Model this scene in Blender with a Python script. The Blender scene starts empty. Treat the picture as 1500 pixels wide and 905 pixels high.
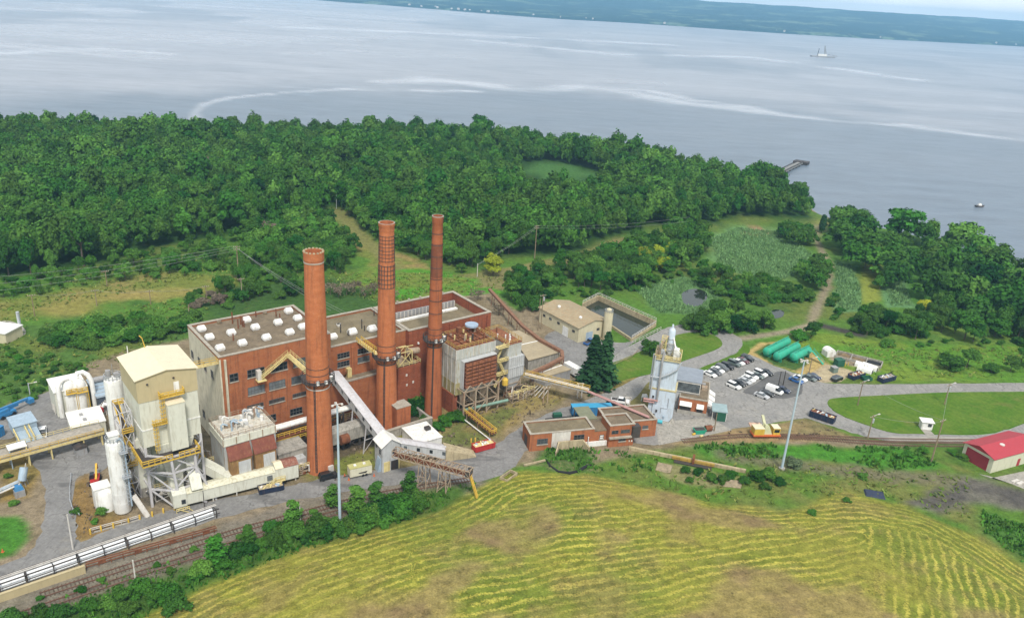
import bpy, math, random
import numpy as np
from mathutils import Vector, Matrix
R = math.radians
rnd = random.Random(7)
sc = bpy.context.scene
COL = sc.collection
# ---------------------------------------------------------------- camera
CAM_H, F_PX, IW, IH = 110.0, 1180.0, 1500.0, 905.0
PITCH, ROLL = R(21.5), R(3.6)
_fw = Vector((0, math.cos(PITCH), -math.sin(PITCH)))
_r0 = Vector((1, 0, 0)); _u0 = Vector((0, math.sin(PITCH), math.cos(PITCH)))
_rt = _r0 * math.cos(ROLL) + _u0 * math.sin(ROLL)
_up = -_r0 * math.sin(ROLL) + _u0 * math.cos(ROLL)
EYE = Vector((0, 0, CAM_H))
cam = bpy.data.cameras.new('camera'); camo = bpy.data.objects.new('camera', cam); COL.objects.link(camo)
cam.sensor_fit = 'HORIZONTAL'; cam.sensor_width = 36; cam.lens = 36 * F_PX / IW
cam.clip_start = 1; cam.clip_end = 60000
M = Matrix((_rt, _up, -_fw)).transposed().to_4x4(); M.translation = EYE
camo.matrix_world = M
sc.camera = camo

def ray(x, y):
    return _fw + _rt * ((x - IW / 2) / F_PX) - _up * ((y - IH / 2) / F_PX)
def proj(p):
    d = Vector(p) - EYE; z = d.dot(_fw)
    return (IW / 2 + F_PX * d.dot(_rt) / z, IH / 2 - F_PX * d.dot(_up) / z)
def P(x, y, z=0.0):
    """the point of the place seen at photo pixel x,y at height z (None: on the terrain)"""
    d = ray(x, y)
    if z is None:
        zz = 0.0
        for _ in range(10):
            t = (zz - CAM_H) / d.z
            zz = 0.5 * zz + 0.5 * terrain_h(d.x * t, d.y * t)
        t = (zz - CAM_H) / d.z
        return Vector((d.x * t, d.y * t, zz))
    t = (z - CAM_H) / d.z
    return Vector((d.x * t, d.y * t, z))
def hgt(base, ytop):
    p = P(*base); lo, hi = 0, 100
    for _ in range(40):
        m = (lo + hi) / 2
        if proj((p.x, p.y, m))[1] > ytop: lo = m
        else: hi = m
    return lo
# plant axes: u along the brick facade, v away from the camera
TH = R(39.3)
U = Vector((math.cos(TH), math.sin(TH), 0)); N = Vector((-math.sin(TH), math.cos(TH), 0))
O = P(321.8, 522.5, 27); O.z = 0
def L(u, v, z=0.0): return O + U * u + N * v + Vector((0, 0, z))
def uv(p):
    d = Vector(p) - O; return d.dot(U), d.dot(N)
def at_v(px, v):
    d = ray(*px); t = (O.dot(N) + v - EYE.dot(N)) / d.dot(N); p = EYE + d * t
    return (p - O).dot(U), p.z
def at_u(px, u):
    d = ray(*px); t = (O.dot(U) + u - EYE.dot(U)) / d.dot(U); p = EYE + d * t
    return (p - O).dot(N), p.z
# ---------------------------------------------------------------- scene objects
def tag(o, label=None, cat=None, group=None, kind=None):
    if label: o['label'] = label
    if cat: o['category'] = cat
    if group: o['group'] = group
    if kind: o['kind'] = kind
    return o
def thing(name, label, cat, loc=(0, 0, 0), rotz=0.0, group=None):
    o = bpy.data.objects.new(name, None); COL.objects.link(o)
    o.empty_display_size = 1
    o.location = loc; o.rotation_euler = (0, 0, rotz)
    return tag(o, label, cat, group)
def kids(o): return [c for c in bpy.data.objects if c.parent == o]
_tree_cache = {}
def dup(root, loc, rotz, label=None, group=None, scale=None, color=None):
    if root.name not in _tree_cache:
        ch = kids(root); _tree_cache[root.name] = [(c, kids(c)) for c in ch]
    r = root.copy(); COL.objects.link(r); r.location = loc; r.rotation_euler = (0, 0, rotz)
    if scale: r.scale = scale
    if label: r['label'] = label
    if group: r['group'] = group
    for c, gs in _tree_cache[root.name]:
        k = c.copy(); COL.objects.link(k); k.parent = r
        if color: k.color = color
        for g in gs:
            q = g.copy(); COL.objects.link(q); q.parent = k
    return r
class MB:
    """collects shapes and links them as one mesh object"""
    def __init__(s): s.v = []; s.f = []; s.m = []; s.mi = 0
    def add(s, vs, fs):
        b = len(s.v); s.v += [tuple(p) for p in vs]
        s.f += [tuple(i + b for i in f) for f in fs]; s.m += [s.mi] * len(fs); return s
    def mat(s, i): s.mi = i; return s
    def box(s, x0, y0, z0, x1, y1, z1):
        return s.add([(x0,y0,z0),(x1,y0,z0),(x1,y1,z0),(x0,y1,z0),(x0,y0,z1),(x1,y0,z1),(x1,y1,z1),(x0,y1,z1)],
                     [(0,3,2,1),(4,5,6,7),(0,1,5,4),(1,2,6,5),(2,3,7,6),(3,0,4,7)])
    def frus(s, x0, y0, x1, y1, z0, z1, i0, i1=None):
        """box whose top is inset by i0 (x) and i1 (y)"""
        i1 = i0 if i1 is None else i1
        return s.add([(x0,y0,z0),(x1,y0,z0),(x1,y1,z0),(x0,y1,z0),(x0+i0,y0+i1,z1),(x1-i0,y0+i1,z1),(x1-i0,y1-i1,z1),(x0+i0,y1-i1,z1)],
                     [(0,3,2,1),(4,5,6,7),(0,1,5,4),(1,2,6,5),(2,3,7,6),(3,0,4,7)])
    def hexa(s, b, t):
        return s.add(list(b) + list(t), [(0,3,2,1),(4,5,6,7),(0,1,5,4),(1,2,6,5),(2,3,7,6),(3,0,4,7)])
    def prism(s, pts, z0, z1):
        n = len(pts)
        return s.add([(x,y,z0) for x,y in pts] + [(x,y,z1) for x,y in pts],
                     [tuple(range(n))[::-1], tuple(range(n, 2*n))] + [(i, (i+1)%n, n+(i+1)%n, n+i) for i in range(n)])
    def prof(s, pts, a, b, axis='y'):
        """extrude a profile of (across, z) points from a to b along y (or x)"""
        n = len(pts)
        mk = (lambda q, t: (q[0], t, q[1])) if axis == 'y' else (lambda q, t: (t, q[0], q[1]))
        return s.add([mk(q, a) for q in pts] + [mk(q, b) for q in pts],
                     [tuple(range(n)), tuple(range(n, 2*n))[::-1]] + [(n+i, n+(i+1)%n, (i+1)%n, i) for i in range(n)])
    def bar(s, p, q, w, h=None, up=(0,0,1)):
        p, q = Vector(p), Vector(q); h = h or w
        d = (q - p)
        if d.length < 1e-5: return s
        d.normalize(); upv = Vector(up)
        if abs(d.dot(upv)) > 0.98: upv = Vector((1,0,0))
        a = d.cross(upv).normalized() * (w/2); b = a.cross(d).normalized() * (h/2)
        return s.hexa([p-a-b, p+a-b, p+a+b, p-a+b], [q-a-b, q+a-b, q+a+b, q-a+b])
    def cyl(s, p, q, r0, r1=None, n=12, caps=True):
        p, q = Vector(p), Vector(q); r1 = r0 if r1 is None else r1
        d = (q-p).normalized(); up = Vector((0,0,1)) if abs(d.z) < .95 else Vector((1,0,0))
        a = d.cross(up).normalized(); b = d.cross(a)
        vs = []
        for c, r in ((p, r0), (q, r1)):
            vs += [c + a*(r*math.cos(2*math.pi*i/n)) + b*(r*math.sin(2*math.pi*i/n)) for i in range(n)]
        fs = [(i, (i+1)%n, n+(i+1)%n, n+i) for i in range(n)]
        if caps: fs += [tuple(range(n))[::-1], tuple(range(n, 2*n))]
        return s.add(vs, fs)
    def tube(s, path, r, n=8):
        path = [Vector(p) for p in path]
        vs = []; m = len(path); ref = None
        for k, c in enumerate(path):
            d = (path[min(k+1, m-1)] - path[max(k-1, 0)]).normalized()
            up = Vector((0,0,1)) if abs(d.z) < .9 else Vector((1,0,0))
            a = d.cross(up).normalized()
            if ref is not None:
                a = (ref - d*ref.dot(d)).normalized()
            ref = a; b = d.cross(a)
            rr = r[k] if isinstance(r, (list, tuple)) else r
            vs += [c + a*(rr*math.cos(2*math.pi*i/n)) + b*(rr*math.sin(2*math.pi*i/n)) for i in range(n)]
        fs = [(k*n+i, k*n+(i+1)%n, (k+1)*n+(i+1)%n, (k+1)*n+i) for k in range(m-1) for i in range(n)]
        fs += [tuple(range(n))[::-1], tuple(range((m-1)*n, m*n))]
        return s.add(vs, fs)
    def lathe(s, prof, c=(0,0,0), n=24, caps=True):
        """prof: (radius, z) from bottom to top"""
        m = len(prof); vs = []
        for r, z in prof:
            vs += [(c[0]+r*math.cos(2*math.pi*i/n), c[1]+r*math.sin(2*math.pi*i/n), c[2]+z) for i in range(n)]
        fs = [(k*n+i, k*n+(i+1)%n, (k+1)*n+(i+1)%n, (k+1)*n+i) for k in range(m-1) for i in range(n)]
        if caps: fs += [tuple(range(n))[::-1], tuple(range((m-1)*n, m*n))]
        return s.add(vs, fs)
    def rail(s, path, h=1.1, r=.045, step=1.8, closed=False):
        pts = [Vector(p) for p in path]
        if closed: pts.append(pts[0])
        for a, b in zip(pts, pts[1:]):
            for hh in (h, h*.55):
                s.bar(a+Vector((0,0,hh)), b+Vector((0,0,hh)), r*2)
            n = max(1, round((b-a).length/step))
            for i in range(n+1):
                c = a.lerp(b, i/n); s.bar(c, c+Vector((0,0,h)), r*2)
        return s
    def truss(s, p, q, w, h, n, t=.12):
        """open box truss from p to q"""
        p, q = Vector(p), Vector(q); d = (q-p).normalized()
        a = d.cross(Vector((0,0,1))).normalized()*(w/2); b = Vector((0,0,h))
        for sa in (-1, 1):
            s.bar(p+a*sa, q+a*sa, t); s.bar(p+a*sa+b, q+a*sa+b, t)
            for i in range(n):
                c0, c1 = p.lerp(q, i/n)+a*sa, p.lerp(q, (i+1)/n)+a*sa
                s.bar(c0, c0+b, t*.8)
                if i % 2: s.bar(c0+b, c1, t*.7)
                else: s.bar(c0, c1+b, t*.7)
            s.bar(q+a*sa, q+a*sa+b, t*.8)
        for i in range(n+1):
            c = p.lerp(q, i/n)
            s.bar(c-a, c+a, t*.8); s.bar(c-a+b, c+a+b, t*.8)
        return s
    def tower(s, x0, y0, x1, y1, z0, z1, n, t=.25, tb=.15):
        """braced frame: four columns, rings and crossed braces"""
        cs = [(x0,y0),(x1,y0),(x1,y1),(x0,y1)]
        for c in cs: s.bar((*c, z0), (*c, z1), t)
        for k in range(n):
            a, b = z0+(z1-z0)*k/n, z0+(z1-z0)*(k+1)/n
            for i in range(4):
                c, d = cs[i], cs[(i+1)%4]
                s.bar((*c, b), (*d, b), t*.8)
                s.bar((*c, a), (*d, b), tb); s.bar((*d, a), (*c, b), tb)
        return s
    def build(s, name, mats, parent=None, smooth=False, color=None):
        me = bpy.data.meshes.new(name); me.from_pydata(s.v, [], s.f)
        if not isinstance(mats, (list, tuple)): mats = [mats]
        for m in mats: me.materials.append(m)
        me.polygons.foreach_set('material_index', s.m)
        if smooth:
            me.polygons.foreach_set('use_smooth', [True]*len(s.f))
            me.update()
            try: me.set_sharp_from_angle(angle=R(38))
            except Exception: pass
        me.update()
        o = bpy.data.objects.new(name, me); COL.objects.link(o)
        if parent is not None: o.parent = parent
        if color: o.color = color
        return o
def np_mesh(name, v, f, mats, mi=None, attrs=None):
    """fast mesh from arrays: v (n,3), f (m,4) quads; attrs name -> (n,3|1)"""
    me = bpy.data.meshes.new(name)
    v = np.asarray(v, np.float32); f = np.asarray(f, np.int32); k = f.shape[1]
    me.vertices.add(len(v)); me.vertices.foreach_set('co', v.ravel())
    me.loops.add(f.size); me.loops.foreach_set('vertex_index', f.ravel())
    me.polygons.add(len(f)); me.polygons.foreach_set('loop_start', np.arange(0, f.size, k, dtype=np.int32))
    me.polygons.foreach_set('loop_total', np.full(len(f), k, np.int32))
    if not isinstance(mats, (list, tuple)): mats = [mats]
    for m in mats: me.materials.append(m)
    if mi is not None: me.polygons.foreach_set('material_index', np.asarray(mi, np.int32))
    me.update(calc_edges=True)
    for n, a in (attrs or {}).items():
        a = np.asarray(a, np.float32)
        if a.ndim == 1:
            at = me.attributes.new(n, 'FLOAT', 'POINT'); at.data.foreach_set('value', a)
        else:
            at = me.attributes.new(n, 'FLOAT_COLOR', 'POINT')
            at.data.foreach_set('color', np.concatenate([a, np.ones((len(a), 1), np.float32)], 1).ravel())
    return me
# ---------------------------------------------------------------- materials
class NT:
    def __init__(s, name):
        s.m = bpy.data.materials.new(name); s.m.use_nodes = True; s.t = s.m.node_tree
        s.b = next(n for n in s.t.nodes if n.type == 'BSDF_PRINCIPLED')
        s.out = next(n for n in s.t.nodes if n.type == 'OUTPUT_MATERIAL')
    def n(s, typ, **kw):
        o = s.t.nodes.new(typ)
        for k, v in kw.items(): setattr(o, k, v)
        return o
    def l(s, a, b): s.t.links.new(a, b)
    def val(s, sock, v):
        if hasattr(v, 'is_linked') or hasattr(v, 'links'): s.l(v, sock)
        else: sock.default_value = v
    def noise(s, vec, scale, detail=4, rough=.6, dist=0):
        o = s.n('ShaderNodeTexNoise'); s.l(vec, o.inputs['Vector'])
        o.inputs['Scale'].default_value = scale; o.inputs['Detail'].default_value = detail
        o.inputs['Roughness'].default_value = rough; o.inputs['Distortion'].default_value = dist
        return o.outputs['Fac']
    def ramp(s, fac, *stops):
        o = s.n('ShaderNodeValToRGB'); s.l(fac, o.inputs[0]); e = o.color_ramp.elements
        while len(e) < len(stops): e.new(.5)
        for el, (p, c) in zip(e, stops):
            el.position = p; el.color = (c, c, c, 1) if isinstance(c, (int, float)) else (*c[:3], 1)
        return o.outputs['Color']
    def mix(s, fac, a, b, mode='MIX'):
        o = s.n('ShaderNodeMix', data_type='RGBA', blend_type=mode)
        s.val(o.inputs[0], fac)
        for sock, c in ((o.inputs[6], a), (o.inputs[7], b)):
            if isinstance(c, tuple): sock.default_value = (*c[:3], 1)
            elif isinstance(c, (int, float)): sock.default_value = (c, c, c, 1)
            else: s.l(c, sock)
        return o.outputs[2]
    def math(s, op, a, b=0.0, c=None):
        o = s.n('ShaderNodeMath', operation=op); s.val(o.inputs[0], a); s.val(o.inputs[1], b)
        if c is not None: s.val(o.inputs[2], c)
        return o.outputs[0]
    def attr(s, name): return s.n('ShaderNodeAttribute', attribute_name=name)
    def obj(s): return s.n('ShaderNodeTexCoord').outputs['Object']
    def pos(s): return s.n('ShaderNodeNewGeometry').outputs['Position']
    def scaled(s, vec, sx, sy, sz):
        o = s.n('ShaderNodeMapping'); s.l(vec, o.inputs[0]); o.inputs['Scale'].default_value = (sx, sy, sz); return o.outputs[0]
    def bump(s, h, strength=.3, dist=.1):
        o = s.n('ShaderNodeBump'); s.l(h, o.inputs['Height']); o.inputs['Strength'].default_value = strength
        o.inputs['Distance'].default_value = dist; s.l(o.outputs[0], s.b.inputs['Normal'])
    def fin(s, col, rough=.7, metal=0.0, spec=.3):
        s.val(s.b.inputs['Base Color'], col if not isinstance(col, tuple) else (*col[:3], 1))
        s.val(s.b.inputs['Roughness'], rough); s.b.inputs['Metallic'].default_value = metal
        s.b.inputs['Specular IOR Level'].default_value = spec
        return s.m
_mats = {}
def paint(name, c, rough=.6, var=.25, stain=None, amt=.5, sc_=.6, metal=0.0, spec=.3, ribs=0.0, vert=True):
    """painted or raw surface: base colour with uneven weathering; stain = colour of run-down streaks"""
    if name in _mats: return _mats[name]
    t = NT(name); ob = t.pos()
    n1 = t.noise(ob, sc_, 5, .65)
    dark = tuple(x*(1-var) for x in c); lite = tuple(min(1, x*(1+var*.5)) for x in c)
    col = t.mix(t.ramp(n1, (.3, 0.0), (.72, 1.0)), dark, lite)
    if stain:
        n2 = t.noise(t.scaled(ob, 1.6, 1.6, .22 if vert else 1.6), 1.1, 5, .7)
        col = t.mix(t.math('MULTIPLY', t.ramp(n2, (.50, 0.0), (.66, 1.0)), amt), col, stain)
    if ribs:
        w = t.n('ShaderNodeTexWave', wave_type='BANDS', bands_direction='X'); t.l(t.obj(), w.inputs['Vector']); w.inputs['Scale'].default_value = ribs
        w2 = t.n('ShaderNodeTexWave', wave_type='BANDS', bands_direction='Y'); t.l(t.obj(), w2.inputs['Vector']); w2.inputs['Scale'].default_value = ribs
        t.bump(t.math('ADD', w.outputs['Fac'], w2.outputs['Fac']), .25, .06)
    _mats[name] = t.fin(col, rough, metal, spec); return _mats[name]
def brick(name, c, c2, mortar=(.30,.24,.19), soot=.5):
    if name in _mats: return _mats[name]
    t = NT(name); g = t.n('ShaderNodeNewGeometry'); ps = g.outputs['Position']
    n1 = t.noise(t.scaled(ps, 1, 1, 2.2), .45, 6, .7)
    col = t.mix(t.ramp(n1, (.32, 0.0), (.68, 1.0)), c, c2)
    n3 = t.noise(t.scaled(ps, .8, .8, 9), 1.6, 3, .7)          # course-to-course tone changes
    col = t.mix(t.ramp(n3, (.42, 0.0), (.75, .45)), col, tuple(x*.55 for x in c))
    n4 = t.noise(ps, 5.5, 2, .6)                                 # single bricks and joints
    col = t.mix(t.ramp(n4, (.55, 0.0), (.72, .5)), col, mortar)
    n2 = t.noise(t.scaled(ps, 1.3, 1.3, .10), .9, 5, .7)         # long run-down stains
    col = t.mix(t.math('MULTIPLY', t.ramp(n2, (.5, 0.0), (.72, 1.0)), soot), col, (.075,.04,.03))
    t.bump(n4, .3, .03)
    _mats[name] = t.fin(col, .88, 0, .15); return _mats[name]
M_BRICK = brick('brick_red', (.31,.098,.042), (.40,.150,.062), soot=.58)
M_BRICKD = brick('brick_dark_red', (.22,.060,.030), (.31,.09,.042), soot=.55)
M_CHIM = brick('brick_orange', (.37,.115,.045), (.48,.165,.064), (.46,.28,.17), soot=.55)
M_CHIM2 = brick('brick_orange_sooty', (.30,.09,.038), (.40,.13,.052), (.36,.20,.11), soot=.55)
M_CONC = paint('concrete', (.34,.32,.28), .9, .3, (.10,.09,.07), .6)
M_CONCB = paint('concrete_buff', (.42,.35,.22), .9, .3, (.13,.09,.05), .6)
M_COPE = paint('coping_stone', (.37,.335,.275), .9, .25, (.16,.13,.10), .5, vert=False)
M_RENDER = paint('beige_render', (.56,.52,.40), .85, .15, (.20,.17,.11), .55)
M_ROOF = paint('roof_felt', (.19,.148,.098), .95, .38, (.075,.06,.045), .6, .35, vert=False)
M_ROOFB = paint('roof_felt_olive', (.19,.155,.095), .95, .35, (.10,.085,.055), .6, .35, vert=False)
M_TAN = paint('tan_cladding', (.46,.385,.225), .55, .06, (.30,.24,.14), .25, ribs=3)
M_TANR = paint('cream_roof_sheet', (.68,.61,.44), .5, .06, (.45,.38,.25), .2, ribs=3)
M_WHCLAD = paint('white_cladding', (.60,.60,.51), .55, .08, (.32,.29,.20), .42, ribs=3)
M_WHITE = paint('white_paint', (.74,.74,.71), .5, .14, (.36,.31,.23), .5)
M_WHROOF = paint('white_roof_sheet', (.74,.73,.68), .6, .12, (.38,.36,.30), .35, vert=False)
M_OFFW = paint('offwhite_steel', (.57,.545,.50), .55, .18, (.28,.20,.13), .4)
M_LILAC = paint('pale_grey_steel', (.50,.49,.50), .5, .15, (.26,.20,.16), .4)
M_GREYCL = paint('grey_cladding', (.46,.47,.47), .6, .14, (.22,.20,.17), .4, ribs=3)
M_BLUEGR = paint('blue_grey_sheet', (.33,.42,.50), .5, .12, (.17,.20,.22), .35, ribs=3)
M_SILO = paint('blue_white_paint', (.52,.60,.68), .5, .12, (.33,.33,.32), .5)
M_YEL = paint('yellow_rail_paint', (.60,.40,.06), .6, .2, (.30,.15,.04), .35)
M_YELP = paint('pale_yellow_steel', (.62,.52,.24), .6, .2, (.32,.20,.08), .4)
M_RUST = paint('rust', (.20,.075,.035), .9, .45, (.09,.035,.022), .6, 1.2)
M_RUSTY = paint('rusty_grating', (.24,.09,.045), .9, .5, (.36,.20,.08), .6, 1.5, vert=False)
M_RUSTP = paint('rust_stained_steel', (.36,.29,.21), .85, .3, (.24,.095,.04), .8)
M_STEELD = paint('dark_steel', (.055,.05,.048), .6, .3, (.12,.06,.04), .5)
M_STEEL = paint('grey_steel', (.30,.30,.30), .5, .2, (.16,.11,.08), .4)
M_GALV = paint('galvanised_steel', (.47,.50,.53), .42, .1, None, metal=.35)
def glass_mat():
    t = NT('dark_window_glass'); r = t.n('ShaderNodeObjectInfo').outputs['Random']; nz = t.noise(t.pos(), .9, 2, .5)
    c = t.mix(t.ramp(t.math('ADD', t.math('MULTIPLY', r, .7), t.math('MULTIPLY', nz, .5)), (.55, 0.0), (.9, 1.0)), (.016,.020,.024), (.15,.17,.18))  # sky reflection in some panes is painted as a paler grey glass colour
    return t.fin(c, .14, 0, .5)
M_GLASS = glass_mat()
M_FRAME = paint('window_frame', (.10,.10,.10), .6, .1)
M_BLACK = paint('black_rubber', (.018,.018,.02), .8, .2)
M_BLUE = paint('blue_paint', (.04,.20,.42), .5, .15, (.12,.12,.12), .3)
M_GREEN = paint('green_tank_paint', (.03,.36,.23), .5, .18, (.10,.24,.16), .6)
M_DKGREEN = paint('dark_green_paint', (.02,.10,.06), .6, .2)
M_RED = paint('red_paint', (.42,.03,.03), .55, .15, (.15,.03,.02), .4)
M_REDROOF = paint('red_roof_sheet', (.38,.042,.055), .5, .08, (.30,.03,.05), .3, ribs=3)
M_ORANGE = paint('orange_paint', (.55,.13,.04), .5, .15)
M_NAVY = paint('navy_skip_paint', (.018,.03,.065), .55, .3, (.12,.07,.05), .4)
M_WOOD = paint('weathered_pole_wood', (.26,.20,.13), .95, .3, (.12,.09,.06), .5)
M_SHED = paint('cream_render', (.55,.50,.34), .8, .1, (.30,.26,.16), .35)
M_SHEDW = paint('shed_cladding', (.56,.55,.42), .6, .06, (.36,.34,.25), .3, ribs=3)
M_SHEDR = paint('shed_roof_sheet', (.33,.27,.17), .8, .2, (.36,.17,.07), .5, ribs=3)
M_PINK = paint('faded_red_pipe_paint', (.42,.24,.22), .7, .2, (.24,.12,.09), .5)
M_DIRT = paint('soil_heap', (.20,.145,.08), .95, .35)
def car_paint():
    t = NT('car_paint'); oi = t.n('ShaderNodeObjectInfo'); m = t.fin(oi.outputs['Color'], .28, .0, .5)
    t.b.inputs['Coat Weight'].default_value = .6; t.b.inputs['Coat Roughness'].default_value = .08
    return m
M_CAR = car_paint()
# ================================================================ terrain
class VN:
    """lattice value noise for arrays"""
    def __init__(s, seed): s.g = np.random.RandomState(seed).rand(256, 256).astype(np.float32)
    def __call__(s, x, y, sc_=1.0):
        x = np.asarray(x, np.float64)/sc_; y = np.asarray(y, np.float64)/sc_
        xi = np.floor(x).astype(int); yi = np.floor(y).astype(int)
        fx = x-xi; fy = y-yi; fx = fx*fx*(3-2*fx); fy = fy*fy*(3-2*fy)
        g = s.g; a = lambda i, j: g[(xi+i) % 256, (yi+j) % 256]
        return (a(0,0)*(1-fx)+a(1,0)*fx)*(1-fy) + (a(0,1)*(1-fx)+a(1,1)*fx)*fy
    def fbm(s, x, y, sc_, o=3):
        r = 0; k = 1; t = 0
        for i in range(o):
            r = r + k*s(x+31*i, y+17*i, sc_/2**i); t += k; k *= .55
        return r/t
vn = VN(3)
def seg_dist(x, y, pts, closed=True):
    x = np.asarray(x, np.float64); y = np.asarray(y, np.float64)
    d = np.full(x.shape, 1e9); n = len(pts)
    for i in range(n if closed else n-1):
        ax, ay = pts[i][0], pts[i][1]; bx, by = pts[(i+1) % n][0], pts[(i+1) % n][1]
        dx, dy = bx-ax, by-ay; l2 = dx*dx+dy*dy+1e-9
        t = np.clip(((x-ax)*dx+(y-ay)*dy)/l2, 0, 1)
        d = np.minimum(d, np.hypot(x-ax-t*dx, y-ay-t*dy))
    return d
def inside(x, y, pts):
    x = np.asarray(x, np.float64); y = np.asarray(y, np.float64)
    r = np.zeros(x.shape, bool); n = len(pts); j = n-1
    for i in range(n):
        xi, yi, xj, yj = pts[i][0], pts[i][1], pts[j][0], pts[j][1]
        if yi != yj:
            r ^= ((yi > y) != (yj > y)) & (x < (xj-xi)*(y-yi)/(yj-yi)+xi)
        j = i
    return r
def sdist(x, y, pts):
    d = seg_dist(x, y, pts); return np.where(inside(x, y, pts), d, -d)
def sstep(a, b, x):
    t = np.clip((x-a)/(b-a), 0, 1); return t*t*(3-2*t)
def px_poly(pp, z=0.0): return [(p.x, p.y) for p in (P(a, b, z) for a, b in pp)]
WATER_Z = -5.0
shore_px = [(-160,196),(0,192),(150,190),(250,197),(320,199),(420,194),(500,197),(536,199),(560,192),(600,196),(650,199),(720,203),(800,212),(880,224),(950,235),(1020,250),(1080,263),(1112,268),(1130,259),(1150,270),(1180,300),(1206,319),(1235,328),(1290,338),(1350,352),(1400,366),(1450,386),(1520,398),(1700,425)]
SHORE = px_poly(shore_px, WATER_Z)
LAND = SHORE + [(1500, 250), (1500, -300), (-1500, -300), (-1500, 700)]
field_px = [(120,990),(205,905),(300,858),(420,812),(560,772),(640,748),(690,716),(728,698),(770,690),(830,693),(900,702),(960,716),(1060,740),(1140,748),(1190,742),(1200,726),(1240,720),(1330,742),(1420,780),(1500,832),(1620,905),(1700,1300),(-300,1300)]
FIELD = px_poly(field_px)
def terrain_np(x, y):
    sd = sdist(x, y, LAND)
    h = -9.0*(1-sstep(-14, 16, sd))
    fd = sdist(x, y, FIELD)
    h = h + 3.6*(1-np.exp(-np.clip(fd, 0, None)/16.0))
    return h
def terrain_h(x, y):
    return float(terrain_np(np.array([x]), np.array([y]))[0])

def axis(lo, hi, d0, d1, step, grow=1.10, mx=30):
    a = list(np.arange(d0, d1+.001, step)); s = step; v = a[-1]
    while v < hi: s = min(s*grow, mx); v += s; a.append(v)
    s = step; v = a[0]; b = []
    while v > lo: s = min(s*grow, mx); v -= s; b.append(v)
    return np.array(b[::-1]+a)
def smooth_poly0(pts, k=8):
    out = []; n = len(pts)
    for i in range(n-1):
        p0, p1, p2, p3 = (pts[min(max(i+o, 0), n-1)] for o in (-1, 0, 1, 2))
        for j in range(k):
            t = j/k; out.append(tuple(.5*((2*p1[a]) + (-p0[a]+p2[a])*t + (2*p0[a]-5*p1[a]+4*p2[a]-p3[a])*t*t + (-p0[a]+3*p1[a]-3*p2[a]+p3[a])*t**3) for a in (0, 1)))
    return out+[pts[-1]]
gx = axis(-1500, 1500, -125, 190, 1.0); gy = axis(40, 1100, 92, 330, 1.0)
GX, GY = np.meshgrid(gx, gy, indexing='ij')
gx_, gy_ = GX.ravel(), GY.ravel()
GH = terrain_np(gx_, gy_)
n1 = vn.fbm(gx_, gy_, 30); n2 = vn.fbm(gx_+500, gy_, 9); n3 = vn.fbm(gx_, gy_+900, 70)
colr = np.zeros((len(gx_), 3)); colr[:] = (.068, .145, .022)
def mixc(w, c):
    global colr
    colr = colr*(1-w[:, None]) + np.array(c)[None, :]*w[:, None]
mixc(sstep(.4, .75, n1)*.8, (.105, .125, .03)); mixc(sstep(.55, .8, n2)*.6, (.035, .08, .018)); mixc(sstep(.62, .8, n3)*.5, (.15, .13, .05))
def zone(pp, c, soft=2.0, wob=4.0, amt=1.0, c2=None, wsc=7.0):
    poly = px_poly(pp) if not isinstance(pp[0], Vector) else [(p.x, p.y) for p in pp]
    d = sdist(gx_, gy_, poly) + (vn.fbm(gx_+77, gy_+33, wsc)-.5)*wob*2
    w = sstep(-soft, soft, d)*amt
    if c2 is not None:
        mixc(w, c); mixc(w*sstep(.42, .66, n2*.6+n1*.4), c2)
    else: mixc(w, c)
    return w
def band(pp, width, c, soft=1.5, wob=1.0, amt=1.0):
    pts = px_poly(pp)
    d = width/2 - seg_dist(gx_, gy_, pts, False) + (vn.fbm(gx_+7, gy_+3, 5)-.5)*wob*2
    mixc(sstep(-soft, soft, d)*amt, c)
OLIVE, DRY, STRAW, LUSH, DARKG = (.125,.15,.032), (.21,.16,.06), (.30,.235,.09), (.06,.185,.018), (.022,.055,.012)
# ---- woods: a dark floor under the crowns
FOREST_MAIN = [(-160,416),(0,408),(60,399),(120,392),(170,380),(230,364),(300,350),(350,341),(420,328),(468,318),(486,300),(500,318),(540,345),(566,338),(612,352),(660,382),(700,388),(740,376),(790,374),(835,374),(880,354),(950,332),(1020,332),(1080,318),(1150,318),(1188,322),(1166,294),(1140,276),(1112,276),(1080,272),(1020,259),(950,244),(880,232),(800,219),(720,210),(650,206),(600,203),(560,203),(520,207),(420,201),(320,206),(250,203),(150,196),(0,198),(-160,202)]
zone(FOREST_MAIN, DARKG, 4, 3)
WOOD_EAST = [(1210,318),(1290,338),(1350,352),(1420,372),(1460,390),(1520,402),(1640,430),(1640,520),(1500,500),(1400,500),(1330,440),(1290,420),(1250,395),(1215,345)]
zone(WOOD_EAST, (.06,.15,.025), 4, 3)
# ---- clearings and the mown track through the wood
zone([(770,243),(800,240),(850,246),(876,256),(860,264),(800,262),(772,254)], (.05,.12,.03), 3, 4)
zone([(480,306),(500,304),(545,352),(590,372),(640,398),(640,408),(590,412),(548,395),(520,368)], OLIVE, 2, 4, 1, DRY)
band([(490,308),(540,356),(575,390),(600,402),(650,408),(700,404),(740,398),(800,385),(860,372),(910,352)], 7, (.15,.15,.05))
zone([(575,336),(602,332),(606,348),(585,352)], (.24,.17,.10), 1.5, 2)
zone([(540,392),(640,396),(715,412),(740,430),(640,440),(560,445),(480,430)], LUSH, 3, 5, 1, OLIVE)
zone([(820,386),(880,366),(915,350),(918,360),(880,380),(840,394)], (.21,.14,.085), 1.2, 2, .9)
zone([(700,400),(780,385),(800,398),(740,425),(706,420)], (.16,.15,.06), 2, 4)
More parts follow.
